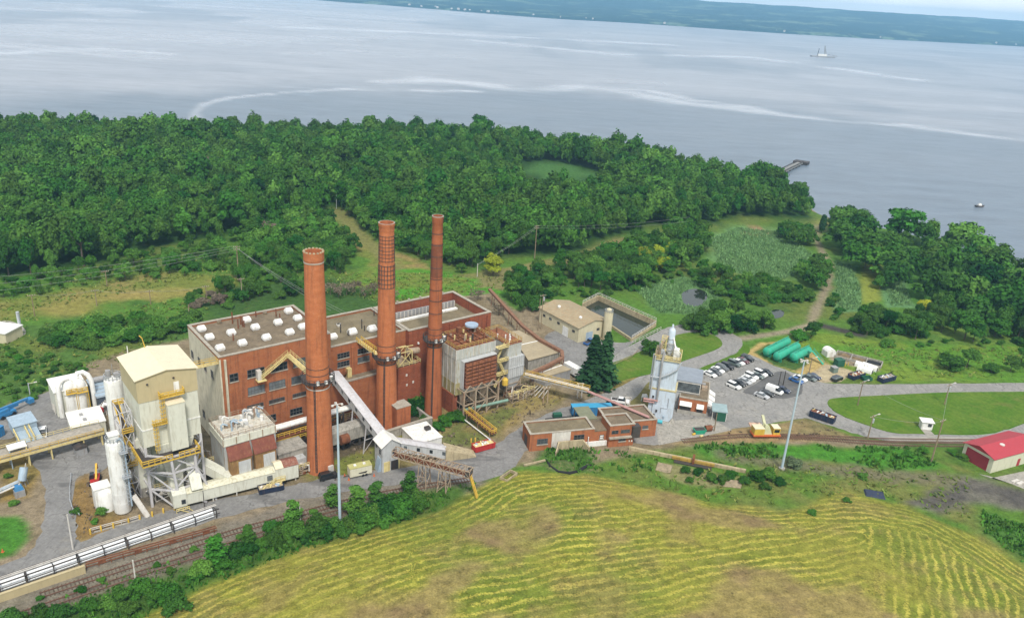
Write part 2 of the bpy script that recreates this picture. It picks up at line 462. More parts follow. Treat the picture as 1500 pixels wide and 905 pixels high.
# ---- slopes behind the plant, left
zone([(-60,445),(60,432),(160,412),(260,398),(345,402),(350,425),(290,430),(200,440),(100,462),(20,470),(-60,480)], OLIVE, 3, 6, 1, (.19,.165,.055))
zone([(120,430),(190,425),(270,418),(330,425),(300,440),(220,436),(150,444),(90,466),(40,476),(60,455)], (.24,.19,.06), 2, 7, .5)
zone([(-60,480),(100,468),(260,470),(290,512),(150,545),(60,575),(-60,600)], (.06,.12,.025), 3, 6, 1, OLIVE)
zone([(170,520),(240,505),(275,498),(290,515),(230,520),(185,545)], (.045,.13,.02), 1.5, 2)
zone([(300,430),(470,400),(560,440),(600,448),(520,470),(300,500)], (.04,.085,.02), 3, 5)
# ---- plant yard
YARD = [(-80,640),(20,590),(70,572),(120,535),(180,515),(300,490),(470,470),(720,428),(760,455),(800,440),(870,460),(900,510),(880,550),(950,560),(1000,640),(1060,632),(1160,622),(1240,640),(1330,650),(1330,662),(1100,652),(960,664),(880,690),(760,680),(700,706),(640,720),(560,722),(400,757),(250,800),(100,850),(-100,900)]
zone(YARD, (.20,.16,.105), 1.5, 2.5, 1, (.155,.125,.075))
zone([(440,690),(500,640),(560,640),(640,600),(720,560),(790,560),(830,580),(760,620),(700,650),(640,640),(570,690),(480,705)], DRY, 2, 4, .9, OLIVE)
zone([(640,640),(690,610),(740,600),(760,600),(715,640),(690,652),(655,655)], (.10,.12,.035), 1.5, 2, .9, DRY)
zone([(100,715),(128,690),(150,745),(190,762),(130,792),(108,790),(100,750)], (.19,.125,.05), 1, 1.5, 1, (.10,.11,.03))
zone([(0,672),(50,660),(66,690),(40,728),(0,735)], (.22,.15,.045), 1.5, 2, 1, (.15,.13,.05))
zone([(-60,757),(28,755),(40,768),(41,790),(20,814),(-60,835)], (.05,.15,.02), .8, .6)
zone([(990,650),(1060,634),(1130,622),(1180,615),(1250,640),(1190,646),(1060,652)], (.24,.17,.085), 1.2, 2, 1, (.15,.13,.06))
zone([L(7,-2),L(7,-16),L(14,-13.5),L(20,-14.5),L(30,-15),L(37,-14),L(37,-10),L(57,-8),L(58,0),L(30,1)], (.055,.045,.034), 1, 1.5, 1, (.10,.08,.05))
zone([L(60,-14),L(86,-14),L(88,-2),L(60,0)], (.085,.065,.045), 1, 1.5, .9)
zone([L(-22,-10),L(-8,-14),L(7,-14),L(7,0),L(-22,4)], (.11,.095,.075), 1, 1.5, .9)
# ---- lawns by the roads and the pond
zone([(880,535),(936,512),(984,490),(1016,484),(1050,488),(1064,503),(1050,518),(998,534),(960,550),(912,560),(880,568)], (.07,.17,.02), 1, .6)
zone([(900,560),(945,545),(950,580),(930,590),(880,585)], (.17,.14,.045), 1.2, 1.5)
zone([(1022,546),(1028,536),(1064,523),(1081,515),(1087,504),(1086,494),(1110,488),(1200,510),(1150,520),(1105,515),(1060,535)], (.075,.15,.025), 1, 1)
zone([(1100,500),(1125,498),(1160,506),(1200,520),(1240,545),(1290,560),(1500,558),(1600,556),(1600,500),(1400,505),(1280,500),(1200,485),(1130,480)], (.075,.17,.02), 1.5, 2, 1, (.12,.18,.025))
zone([(1086,520),(1112,502),(1140,500),(1190,515),(1230,548),(1200,556),(1165,545)], (.34,.25,.10), .8, 1.0)
zone([(1104,516),(1125,503),(1165,512),(1186,530),(1165,543),(1135,535)], (.05,.10,.025), .6, .6)
zone([(1180,552),(1210,534),(1226,536),(1252,545),(1230,560),(1200,560)], (.33,.27,.18), .6, .8)
zone([(1211,516),(1245,517),(1290,534),(1288,545),(1250,536),(1214,527)], (.30,.26,.19), .8, 1.2, 1, (.17,.13,.08))
zone([(1208,588),(1228,582),(1301,578),(1389,574),(1520,573),(1520,616),(1472,630),(1438,636),(1365,636),(1309,635),(1275,625),(1238,612),(1214,598)], (.065,.165,.018), .8, .4, 1, (.09,.17,.022))
# ---- marsh and paths, east
zone([(1040,345),(1080,330),(1140,336),(1160,350),(1190,372),(1180,400),(1140,415),(1100,410),(1040,380)], (.10,.19,.065), 3, 4)
zone([(930,420),(1000,405),(1060,420),(1040,465),(960,460)], (.09,.175,.06), 3, 4)
zone([(1222,380),(1245,385),(1262,425),(1262,455),(1225,458)], (.095,.19,.075), 1.5, 2)
zone([(1268,370),(1290,360),(1300,372),(1290,400),(1290,440),(1262,448),(1262,410)], (.17,.20,.035), 1.5, 2)
zone([(1292,395),(1325,410),(1340,450),(1300,450),(1290,430)], (.095,.19,.075), 1.5, 2)
zone([(1080,337),(1115,333),(1130,344),(1095,346)], (.24,.16,.09), 1.5, 2)
band([(1185,480),(1200,446),(1212,420),(1214,385),(1200,360),(1192,345),(1204,332),(1214,318)], 3.6, (.20,.17,.11))
band([(1078,497),(1110,492),(1150,486),(1185,478)], 4, (.22,.19,.13))
band([(1200,476),(1235,484),(1260,490)], 5, (.05,.045,.04))
zone([(1195,322),(1240,322),(1240,330),(1195,332)], (.16,.17,.05), 2, 2)
zone([(1310,480),(1500,470),(1600,480),(1600,504),(1420,504),(1300,498)], (.11,.18,.03), 2, 3, 1, (.07,.14,.025))
# ---- railway land, slope below the road, field
RAIL_A = [(-60,884),(0,868),(125,828),(250,792),(330,768),(420,745),(520,722),(600,708),(660,695)]
band([(-80,912),(0,892),(110,858),(230,822),(330,790),(420,762),(520,735),(620,715),(680,700)], 13, (.165,.145,.115), 2, 2, .95)
band([(-80,935),(60,895),(190,850),(330,805),(430,772),(520,747)], 5, (.125,.105,.08), 1.5, 1.5, .8)
zone([(-100,940),(60,905),(230,845),(330,812),(430,780),(560,742),(650,715),(720,700),(690,718),(640,750),(560,775),(420,815),(300,862),(205,908),(120,990),(-100,1000)], (.05,.105,.02), 2, 3, 1, (.09,.13,.028))
zone([(860,680),(960,660),(1100,650),(1330,658),(1420,690),(1500,720),(1600,760),(1600,860),(1500,832),(1420,780),(1330,742),(1240,720),(1190,742),(1060,740),(900,702)], (.07,.14,.02), 2, 3, 1, (.125,.135,.038))
zone([(1010,655),(1060,648),(1120,650),(1330,655),(1380,680),(1320,690),(1180,672),(1060,672)], (.05,.16,.018), 1.5, 3)
band([(1060,668),(1140,678),(1240,690),(1340,700),(1420,705)], 6, (.13,.115,.075), 2, 2, .8)
zone([(1330,735),(1380,712),(1440,700),(1500,715),(1560,740),(1500,745),(1420,740),(1370,748)], (.13,.115,.10), 2, 3, .9, (.07,.065,.06))
zone([(1440,745),(1500,770),(1600,800),(1600,850),(1500,825),(1440,780)], (.055,.13,.025), 2, 3)
zone([(960,680),(1010,684),(1090,700),(1060,716),(980,700)], (.25,.19,.11), 1, 2, .6)
zone([(795,655),(840,650),(875,670),(860,690),(810,690),(780,675)], (.06,.12,.025), 1.5, 2)
fd = sdist(gx_, gy_, FIELD)
fmask = sstep(-1.5, 2.5, fd + (n2-.5)*5)
mixc(fmask, (.205,.195,.036))
mixc(fmask*sstep(.5, .75, n1)*.7, (.105,.14,.024)); mixc(fmask*sstep(.55, .75, n2)*.5, (.20,.14,.065))
bare = np.zeros(len(gx_))
for pp in ([(640,845),(700,830),(720,850),(690,880),(640,880)], [(1000,860),(1060,835),(1140,830),(1260,850),(1330,905),(1280,960),(960,960),(980,905)], [(860,700),(960,712),(1100,745),(1220,755),(1260,780),(1180,782),(1040,756),(930,735),(880,725)], [(870,760),(940,765),(940,800),(890,810),(850,790)], [(520,880),(640,860),(760,890),(900,905),(900,990),(420,990)], [(690,770),(800,745),(840,770),(760,810)], [(1330,880),(1450,900),(1450,990),(1300,990)]):
    dd = sdist(gx_, gy_, px_poly(pp, 3.0)) + (vn.fbm(gx_+200, gy_, 11)-.5)*20
    bare = np.maximum(bare, sstep(-3, 4, dd))
mixc(fmask*bare*.72, (.225,.165,.075)); mixc(fmask*bare*sstep(.5, .75, n2)*.6, (.15,.10,.06))
for pp in ([(840,742),(875,740),(872,756),(850,758)], [(770,790),(800,776),(805,788)], [(820,728),(850,726),(850,738)]):
    mixc(sstep(-2, 3, sdist(gx_, gy_, px_poly(pp, 3.0))+(n2-.5)*5)*.6, (.085,.065,.045))
# shore sand
sd_l = sdist(gx_, gy_, LAND); mixc(sstep(7, 2, sd_l)*sstep(-30, -2, sd_l), (.22,.19,.14))
guide = smooth_poly0([(p[0], p[1]) for p in px_poly([(-300,1120),(205,902),(420,810),(640,744),(760,692),(900,688),(1060,722),(1220,728),(1360,752),(1500,830),(1700,960)])])
swath = seg_dist(gx_, gy_, guide, False)
def line_coord(a, b):
    p, q = P(*a, 3.0), P(*b, 3.0); d = (q-p).normalized(); return (gx_-p.x)*(-d.y)+(gy_-p.y)*d.x
m1, m2 = line_coord((575,690), (640,990)), line_coord((1262,700), (1288,990))
ring = swath < 13+4*(n2-.5)
swath = np.where(ring, swath, np.where(m1 < 0, swath, np.where(m2 < 0, line_coord((820,862), (1280,778)), line_coord((1290,780), (1284,905)))))
swath = np.abs(swath)
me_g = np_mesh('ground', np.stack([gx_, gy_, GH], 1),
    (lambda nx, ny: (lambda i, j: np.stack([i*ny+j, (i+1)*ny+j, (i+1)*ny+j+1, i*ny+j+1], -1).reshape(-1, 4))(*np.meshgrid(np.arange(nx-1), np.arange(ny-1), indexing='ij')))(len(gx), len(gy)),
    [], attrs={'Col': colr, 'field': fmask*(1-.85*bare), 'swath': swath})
me_g.polygons.foreach_set('use_smooth', [True]*len(me_g.polygons))
def ground_mat():
    t = NT('ground_cover'); ps = t.pos()
    c = t.attr('Col').outputs['Color']; f = t.attr('field').outputs['Fac']; s = t.attr('swath').outputs['Fac']
    big = t.noise(ps, .09, 5, .6); mid = t.noise(ps, .5, 6, .7); fine = t.noise(ps, 2.4, 4, .75)
    # windrows of cut hay: uneven ridges a couple of metres apart
    wob = t.math('MULTIPLY_ADD', t.noise(ps, .03, 2, .5), 5.0, s)
    wob = t.math('MULTIPLY_ADD', t.noise(ps, .11, 5, .68), 4.6, wob)
    row = t.math('SINE', t.math('MULTIPLY', wob, 2*math.pi/2.15))
    row = t.math('ADD', row, t.math('MULTIPLY', t.math('SUBTRACT', fine, .5), 4.4))
    rmask = t.ramp(row, (.15, 0.0), (1.0, 1.0))
    patch = t.ramp(t.noise(ps, .04, 4, .65), (.36, .12), (.60, 1.0))
    hay = t.math('MULTIPLY', t.math('MULTIPLY', rmask, patch), f)
    gap = t.math('MULTIPLY', t.math('MULTIPLY', t.math('SUBTRACT', 1.0, rmask), patch), f)
    col = t.mix(t.math('MULTIPLY', gap, .6), c, (.095,.138,.016))
    col = t.mix(t.math('MULTIPLY', hay, .54), col, (.47,.41,.075))
    bl = t.ramp(t.noise(t.scaled(ps, 1, 1, 1), .16, 5, .7), (.50, 0.0), (.66, 1.0)); col = t.mix(t.math('MULTIPLY', t.math('MULTIPLY', bl, f), .42), col, (.20,.145,.06))
    v = t.math('ADD', t.math('MULTIPLY', mid, .9), t.math('MULTIPLY', fine, .75))
    k = t.ramp(v, (.55, .45), (1.1, 1.5))
    col = t.mix(1.0, col, k, 'MULTIPLY')
    col = t.mix(t.ramp(big, (.58, 0.0), (.75, .35)), col, (.13,.115,.04))
    t.bump(t.math('ADD', t.math('MULTIPLY', fine, .6), mid), .6, .5)
    return t.fin(col, .95, 0, .05)
me_g.materials.append(ground_mat())
ground = bpy.data.objects.new('ground', me_g); COL.objects.link(ground); tag(ground, kind='structure')
# ---------------------------------------------------------------- sheets: roads, yards, lawns
from mathutils.geometry import tessellate_polygon
def smooth_poly(pts, k=4, closed=True):
    out = []; n = len(pts)
    for i in range(n if closed else n-1):
        p0, p1, p2, p3 = (pts[(i+o) % n] if closed else pts[min(max(i+o, 0), n-1)] for o in (-1, 0, 1, 2))
        for j in range(k):
            t = j/k
            out.append(tuple(.5*((2*p1[a]) + (-p0[a]+p2[a])*t + (2*p0[a]-5*p1[a]+4*p2[a]-p3[a])*t*t + (-p0[a]+3*p1[a]-3*p2[a]+p3[a])*t**3) for a in (0, 1)))
    if not closed: out.append(tuple(pts[-1][:2]))
    return out
def sheet(name, pp, mat, z, smooth=True, skirt=0.0, px=True, rag=0.0):
    pts = px_poly(pp) if px else [(p[0], p[1]) for p in pp]
    if smooth: pts = smooth_poly(pts)
    if rag:
        pts = [(x+(vn(x*3.1, y*2.7)-.5)*rag*2, y+(vn(x*2.3+9, y*3.7)-.5)*rag*2) for x, y in pts]
        pts = [(float(a), float(b)) for a, b in pts]
    v3 = [Vector((x, y, 0)) for x, y in pts]
    tri = tessellate_polygon([v3]); m = MB()
    m.add([(x, y, z) for x, y in pts], [tuple(f) for f in tri])
    if skirt:
        n = len(pts); b = [(x, y, z-skirt) for x, y in pts]
        m.add([(x, y, z) for x, y in pts]+b, [(i, (i+1) % n, n+(i+1) % n, n+i) for i in range(n)])
    o = m.build(name, mat)
    # all faces up
    me = o.data
    import bmesh
    bm = bmesh.new(); bm.from_mesh(me)
    for f in bm.faces:
        f.normal_update()
        if abs(f.normal.z) > .5 and f.normal.z < 0: f.normal_flip()
    bm.to_mesh(me); bm.free()
    return tag(o, kind='structure')
def asphalt(name, c, c2, crack=.6, patch=.5):
    t = NT(name); ps = t.pos()
    a = t.noise(ps, .16, 6, .65); b = t.noise(ps, 1.3, 5, .7)
    col = t.mix(t.ramp(a, (.33, 0.0), (.66, 1.0)), c, c2)
    col = t.mix(1.0, col, t.ramp(b, (.3, .75), (.7, 1.18)), 'MULTIPLY')
    vo = t.n('ShaderNodeTexVoronoi', feature='DISTANCE_TO_EDGE'); vo.inputs['Scale'].default_value = .22
    ds = t.n('ShaderNodeVectorMath', operation='ADD'); t.l(ps, ds.inputs[0])
    nz = t.n('ShaderNodeTexNoise'); t.l(ps, nz.inputs['Vector']); nz.inputs['Scale'].default_value = .5
    sc2 = t.n('ShaderNodeVectorMath', operation='SCALE'); t.l(nz.outputs['Color'], sc2.inputs[0]); sc2.inputs['Scale'].default_value = 4.0
    t.l(sc2.outputs[0], ds.inputs[1]); t.l(ds.outputs[0], vo.inputs['Vector'])
    ck = t.ramp(vo.outputs['Distance'], (.0, 1.0), (.05, 0.0))
    col = t.mix(t.math('MULTIPLY', t.math('MULTIPLY', ck, t.ramp(a, (.42, 0.0), (.6, 1.0))), crack), col, (.06,.055,.05))
    pt = t.ramp(t.noise(t.scaled(ps, .5, 1.5, 1), .12, 3, .6), (.58, 0.0), (.63, 1.0))
    col = t.mix(t.math('MULTIPLY', pt, patch), col, (.075,.072,.07))
    tk = t.noise(t.scaled(ps, .9, .12, 1), .8, 3, .6, 1.5); col = t.mix(t.ramp(tk, (.56, 0.0), (.70, .35)), col, (.09,.088,.085))
    gr = t.noise(ps, .07, 4, .7); col = t.mix(t.ramp(gr, (.60, 0.0), (.74, .5)), col, (.30,.27,.21))
    t.bump(b, .15, .05)
    return t.fin(col, .85, 0, .25)
M_ASPH = asphalt('worn_asphalt', (.165,.16,.155), (.235,.23,.22))
M_ASPHL = asphalt('pale_asphalt', (.21,.205,.195), (.28,.27,.25), .7, .15)
M_ASPHD = asphalt('new_asphalt_patch', (.095,.093,.092), (.13,.128,.125), .2, .3)
def lawn_mat():
    t = NT('mown_lawn'); ps = t.pos(); a = t.noise(ps, .12, 5, .6); b = t.noise(ps, 1.2, 5, .75)
    col = t.mix(t.ramp(a, (.35, 0.0), (.65, 1.0)), (.066,.142,.015), (.110,.170,.026))
    col = t.mix(t.ramp(t.noise(t.scaled(ps, .6, 1.2, 1), .11, 4, .7), (.57, 0.0), (.72, .7)), col, (.17,.155,.05))
    w = t.n('ShaderNodeTexWave', bands_direction='DIAGONAL'); t.l(ps, w.inputs['Vector']); w.inputs['Scale'].default_value = .16; w.inputs['Distortion'].default_value = 2.5
    col = t.mix(t.math('MULTIPLY', w.outputs['Fac'], .22), col, (.04,.11,.012))
    col = t.mix(1.0, col, t.ramp(b, (.3, .7), (.7, 1.25)), 'MULTIPLY'); t.bump(b, .4, .3)
    return t.fin(col, .95, 0, .05)
M_LAWN = lawn_mat()
sheet('road', [(-90,870),(-60,838),(0,828),(45,808),(62,770),(66,735),(60,700),(40,668),(30,640),(0,645),(-40,640),(-20,610),(40,585),(85,572),(110,600),(150,625),(172,660),(150,690),(125,694),(110,705),(106,738),(112,770),(116,792),(134,788),(186,764),(262,744),(330,730),(400,716),(440,708),(480,700),(545,690),(600,684),(650,672),(690,664),(718,656),(742,640),(768,622),(800,606),(846,590),(890,575),(925,560),(952,548),(975,560),(985,610),(960,640),(870,600),(800,640),(768,662),(745,690),(690,706),(620,704),(560,712),(480,724),(400,740),(330,757),(270,775),(200,793),(130,816),(60,838),(0,856)], M_ASPH, .03, rag=.55)
sheet('car_park', [(850,592),(900,570),(945,548),(985,530),(1022,517),(1046,508),(1054,500),(1040,494),(1015,490),(985,496),(936,521),(890,541),(868,548),(858,535),(890,526),(923,506),(962,487),(984,478),(1005,475.5),(1032,478),(1064,485),(1085,495.6),(1087,504),(1081,515),(1064,523),(1034,538),(1022,548),(1052,538),(1092,521),(1103,521),(1135,536),(1170,548),(1205,560),(1240,562),(1300,563),(1400,562),(1500,560.5),(1620,559),(1620,573),(1500,574),(1389,575.5),(1301,579.5),(1228,583.5),(1214,588),(1217,598),(1238,611.5),(1275,624.5),(1309,634.5),(1365,636),(1438,636),(1472,630),(1500,621),(1620,590),(1620,640),(1500,646),(1400,648),(1310,646),(1256,636),(1228,627),(1200,619),(1180,612),(1152,616),(1128,620),(1076,628),(1040,634),(1000,640),(960,652),(900,640),(860,615)], M_ASPHL, .045, rag=.4)
sheet('new_asphalt', [(1088,574),(1110,560),(1130,548),(1148,544),(1172,560),(1176,572),(1168,580),(1145,584),(1120,580)], M_ASPHD, .052, rag=.25)
sheet('warehouse_yard', [(798,492),(838,480),(872,496),(905,502),(930,500),(905,518),(880,530),(850,548),(832,540),(815,512)], M_ASPH, .036, rag=.3)
LAWNS = [[(887,537),(910,527),(936,516),(962,503),(986,492.5),(1016,487),(1045,491),(1058,503),(1047,513),(998,530),(960,546),(912,556),(889,562),(882,552)],
         [(1213,587.5),(1228,583),(1301,579),(1389,575),(1500,574),(1600,573),(1600,592),(1500,620),(1472,629),(1438,635),(1365,635.5),(1309,634),(1275,624),(1238,611),(1216,597)]]
for pp in LAWNS: sheet('lawn', pp, M_LAWN, .16, skirt=.2)
sheet('verge', [(1023,543),(1030,537.5),(1064,524.5),(1083,515.5),(1089,505),(1096,507),(1097,517),(1075,527),(1050,537),(1032,546)], M_LAWN, .13, skirt=.2)
sheet('verge', [(934,580),(950,560),(962,562),(955,585),(940,602),(915,596)], paint('dry_grass', (.17,.15,.05), .95, .4, (.10,.12,.03), .6, .8, vert=False), .12, skirt=.2)
sheet('pavement', [(1302,639),(1420,640),(1424,648),(1300,647)], M_CONC, .06, smooth=False)
sheet('footpath', [(1346,626),(1357,625),(1372,641),(1360,642)], M_CONC, .175, smooth=False)
sheet('pavement', [(960,618),(1040,612),(1072,630),(1000,645),(965,652)], M_CONC, .058, smooth=False)
# parking bay lines
ml = MB()
def bay_line(a, b, w=.12):
    p, q = P(*a), P(*b); d = (q-p).normalized(); s = Vector((-d.y, d.x, 0))*w/2; z = Vector((0, 0, .056))
    ml.add([p-s+z, p+s+z, q+s+z, q-s+z], [(0, 1, 2, 3)])
for i in range(9):
    a = (1036+i*8.2, 552-i*3.6); bay_line(a, (a[0]+11, a[1]+5.5))
for i in range(8):
    a = (1064+i*9, 567-i*4); bay_line(a, (a[0]+11, a[1]+5.5))
tag(ml.build('bay_markings', paint('worn_white_line', (.5,.5,.48), .8, .3)), kind='structure')
# ================================================================ water, far shore, sky
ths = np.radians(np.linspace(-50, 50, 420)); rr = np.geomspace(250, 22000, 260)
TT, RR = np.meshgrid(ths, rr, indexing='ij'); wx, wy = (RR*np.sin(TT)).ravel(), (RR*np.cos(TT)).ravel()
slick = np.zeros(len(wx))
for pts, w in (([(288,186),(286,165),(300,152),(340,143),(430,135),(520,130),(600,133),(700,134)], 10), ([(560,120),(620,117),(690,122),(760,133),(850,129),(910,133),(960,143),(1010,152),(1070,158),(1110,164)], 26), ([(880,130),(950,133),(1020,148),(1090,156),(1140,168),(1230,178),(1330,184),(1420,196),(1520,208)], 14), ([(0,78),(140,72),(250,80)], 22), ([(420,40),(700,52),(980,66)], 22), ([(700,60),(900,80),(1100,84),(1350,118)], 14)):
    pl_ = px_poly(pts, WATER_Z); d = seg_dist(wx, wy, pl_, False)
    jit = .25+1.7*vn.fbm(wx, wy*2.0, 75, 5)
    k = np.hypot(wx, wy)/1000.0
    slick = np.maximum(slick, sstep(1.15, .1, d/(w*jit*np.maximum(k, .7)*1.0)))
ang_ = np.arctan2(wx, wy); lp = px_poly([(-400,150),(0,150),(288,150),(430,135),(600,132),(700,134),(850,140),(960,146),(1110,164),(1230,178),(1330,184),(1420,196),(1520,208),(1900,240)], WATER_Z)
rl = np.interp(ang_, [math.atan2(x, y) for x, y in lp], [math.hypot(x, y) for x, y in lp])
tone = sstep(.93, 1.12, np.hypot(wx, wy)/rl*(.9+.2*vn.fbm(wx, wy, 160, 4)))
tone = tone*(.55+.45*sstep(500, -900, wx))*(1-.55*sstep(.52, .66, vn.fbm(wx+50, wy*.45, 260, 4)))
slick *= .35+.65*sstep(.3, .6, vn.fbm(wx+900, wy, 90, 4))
def water_mat():
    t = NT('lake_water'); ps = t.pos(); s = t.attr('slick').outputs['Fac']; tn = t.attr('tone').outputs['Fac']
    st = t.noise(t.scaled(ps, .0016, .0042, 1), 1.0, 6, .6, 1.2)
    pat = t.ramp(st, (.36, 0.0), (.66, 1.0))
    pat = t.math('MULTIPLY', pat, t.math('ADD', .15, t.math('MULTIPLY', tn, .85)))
    col = t.mix(pat, (.115,.150,.190), (.245,.255,.28)); col = t.mix(t.math('MULTIPLY', tn, .5), col, (.38,.375,.395))  # paler sky reflection of calm and farther water is mixed into the colour
    col = t.mix(t.math('MULTIPLY', s, .42), col, (.56,.56,.58))  # bright horizon sky mirrored by the slicks is put into the base colour
    fr_ = t.noise(t.scaled(ps, .02, .06, 1), 1.0, 7, .8); col = t.mix(1.0, col, t.ramp(fr_, (.34, .78), (.66, 1.22)), 'MULTIPLY')
    rough = t.math('SUBTRACT', t.math('ADD', .34, t.math('MULTIPLY', pat, -.10)), t.math('MULTIPLY', s, .1))
    n_ = t.noise(t.scaled(ps, .22, .5, 1), 1.0, 3, .6)
    t.bump(n_, .35, .6)
    t.fin(col, rough, 0, .5); t.b.inputs['IOR'].default_value = 1.33
    return t.m
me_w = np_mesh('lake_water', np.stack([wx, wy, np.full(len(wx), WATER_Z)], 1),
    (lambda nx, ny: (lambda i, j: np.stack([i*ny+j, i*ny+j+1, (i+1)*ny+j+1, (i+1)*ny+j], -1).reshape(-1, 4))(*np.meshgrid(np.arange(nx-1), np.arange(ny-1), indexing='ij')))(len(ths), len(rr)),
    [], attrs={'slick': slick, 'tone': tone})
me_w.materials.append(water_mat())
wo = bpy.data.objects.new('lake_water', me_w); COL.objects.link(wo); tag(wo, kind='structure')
# far shore: wooded hills about four kilometres off
fs = px_poly([(-150,-38),(80,-27),(300,-13),(480,2),(560,8),(640,14.5),(720,21),(820,28.5),(920,34),(1000,39.5),(1100,46.5),(1200,53),(1300,58.5),(1400,63.5),(1500,69),(1700,81)], WATER_Z)
fs = smooth_poly(fs, 12, False); fv = []; ff = []; nd = 46
for i, (x, y) in enumerate(fs):
    d = Vector((x, y)).normalized()
    for j in range(nd):
        u = j/(nd-1); dist = (u**1.5)*4300
        px_, py_ = x+d.x*dist, y+d.y*dist
        rise = 118*sstep(0, 4200, dist) + 12*sstep(0, 60, dist)
        h = WATER_Z - 1 + rise + (vn.fbm(px_, py_, 700)-.5)*34*sstep(100, 1500, dist) + (vn.fbm(px_+99, py_, 60)-.5)*12*sstep(10, 100, dist)
        fv.append((px_, py_, float(h)))
        if i and j: ff.append(((i-1)*nd+j-1, i*nd+j-1, i*nd+j, (i-1)*nd+j))
me_f = np_mesh('hills', fv, ff, [])
def hills_mat():
    t = NT('wooded_hills'); ps = t.pos(); a = t.noise(t.scaled(ps, 1, 1, 1), .0035, 5, .65); b = t.noise(ps, .035, 4, .7)
    col = t.mix(t.ramp(a, (.54, 0.0), (.6, 1.0)), (.012,.045,.05), (.09,.14,.10))
    col = t.mix(1.0, col, t.ramp(b, (.3, .5), (.7, 1.5)), 'MULTIPLY')
    return t.fin(col, .95, 0, .02)
me_f.materials.append(hills_mat())
fo = bpy.data.objects.new('hills', me_f); COL.objects.link(fo); tag(fo, kind='structure')
w = bpy.data.worlds.new('World'); sc.world = w; w.use_nodes = True
SUN_EL, SUN_AZ = R(54), R(168)     # azimuth measured from +Y towards +X
nt = w.node_tree; bg = nt.nodes['Background']
sky = nt.nodes.new('ShaderNodeTexSky'); sky.sky_type = 'NISHITA'; sky.sun_disc = False
sky.sun_elevation = SUN_EL; sky.sun_rotation = SUN_AZ; sky.air_density = 1.0; sky.dust_density = 2.5; sky.altitude = 120
tc = nt.nodes.new('ShaderNodeTexCoord'); mp = nt.nodes.new('ShaderNodeMapping'); mp.inputs['Scale'].default_value = (1, 1, 3.5)
nz = nt.nodes.new('ShaderNodeTexNoise'); nz.inputs['Scale'].default_value = 2.2; nz.inputs['Detail'].default_value = 6
nt.links.new(tc.outputs['Generated'], mp.inputs[0]); nt.links.new(mp.outputs[0], nz.inputs['Vector'])
cr = nt.nodes.new('ShaderNodeValToRGB'); cr.color_ramp.elements[0].position = .30; cr.color_ramp.elements[0].color = (.55,.55,.55,1); cr.color_ramp.elements[1].position = .68; cr.color_ramp.elements[1].color = (1,1,1,1)
nt.links.new(nz.outputs['Fac'], cr.inputs[0])
mx = nt.nodes.new('ShaderNodeMix'); mx.data_type = 'RGBA'
nt.links.new(cr.outputs[0], mx.inputs[0]); nt.links.new(sky.outputs[0], mx.inputs[6]); mx.inputs[7].default_value = (8.8, 9.0, 9.2, 1)   # thin bright overcast
sx = nt.nodes.new('ShaderNodeSeparateXYZ'); nt.links.new(tc.outputs['Generated'], sx.inputs[0])
hr_ = nt.nodes.new('ShaderNodeValToRGB'); hr_.color_ramp.elements[0].position = 0.0; hr_.color_ramp.elements[0].color = (1.5,1.48,1.46,1); hr_.color_ramp.elements[1].position = .28; hr_.color_ramp.elements[1].color = (1,1,1,1); nt.links.new(sx.outputs[2], hr_.inputs[0])
mg = nt.nodes.new('ShaderNodeMix'); mg.data_type = 'RGBA'; mg.blend_type = 'MULTIPLY'; mg.inputs[0].default_value = 1; nt.links.new(mx.outputs[2], mg.inputs[6]); nt.links.new(hr_.outputs[0], mg.inputs[7])   # overcast is brightest low over the lake
nt.links.new(mg.outputs[2], bg.inputs[0]); bg.inputs[1].default_value = .092
sl = bpy.data.lights.new('sun', 'SUN'); so = bpy.data.objects.new('sun', sl); COL.objects.link(so)
sl.energy = 3.1; sl.angle = R(10); sl.color = (1, .955, .88)
sd_ = Vector((math.sin(SUN_AZ)*math.cos(SUN_EL), math.cos(SUN_AZ)*math.cos(SUN_EL), math.sin(SUN_EL)))
so.rotation_euler = sd_.to_track_quat('Z', 'Y').to_euler()
vs = sc.view_settings; vs.view_transform = 'Standard'; vs.look = 'None'; vs.gamma = 1; vs.use_curve_mapping = False; vs.exposure = 0.33
# the air over the lake
HAZE = True
if HAZE:
    hz = MB().box(-7000, -300, -11, 9000, 9800, 200).build('haze', [])
    hm = bpy.data.materials.new('haze_air'); hm.use_nodes = True; ht = hm.node_tree
    for n_ in list(ht.nodes):
        if n_.type == 'BSDF_PRINCIPLED': ht.nodes.remove(n_)
    pv = ht.nodes.new('ShaderNodeVolumePrincipled'); pv.inputs['Color'].default_value = (.38,.70,1.0,1); pv.inputs['Density'].default_value = 1.25e-4
    pv.inputs['Anisotropy'].default_value = .2
    ht.links.new(pv.outputs[0], next(n_ for n_ in ht.nodes if n_.type == 'OUTPUT_MATERIAL').inputs['Volume'])
    hz.data.materials.append(hm); tag(hz, kind='stuff', label='pale blue haze in the air over the lake')
sc.cycles.use_denoising = True
sc.cycles.volume_step_rate = 1.0; sc.cycles.max_bounces = 6; sc.cycles.volume_bounces = 1
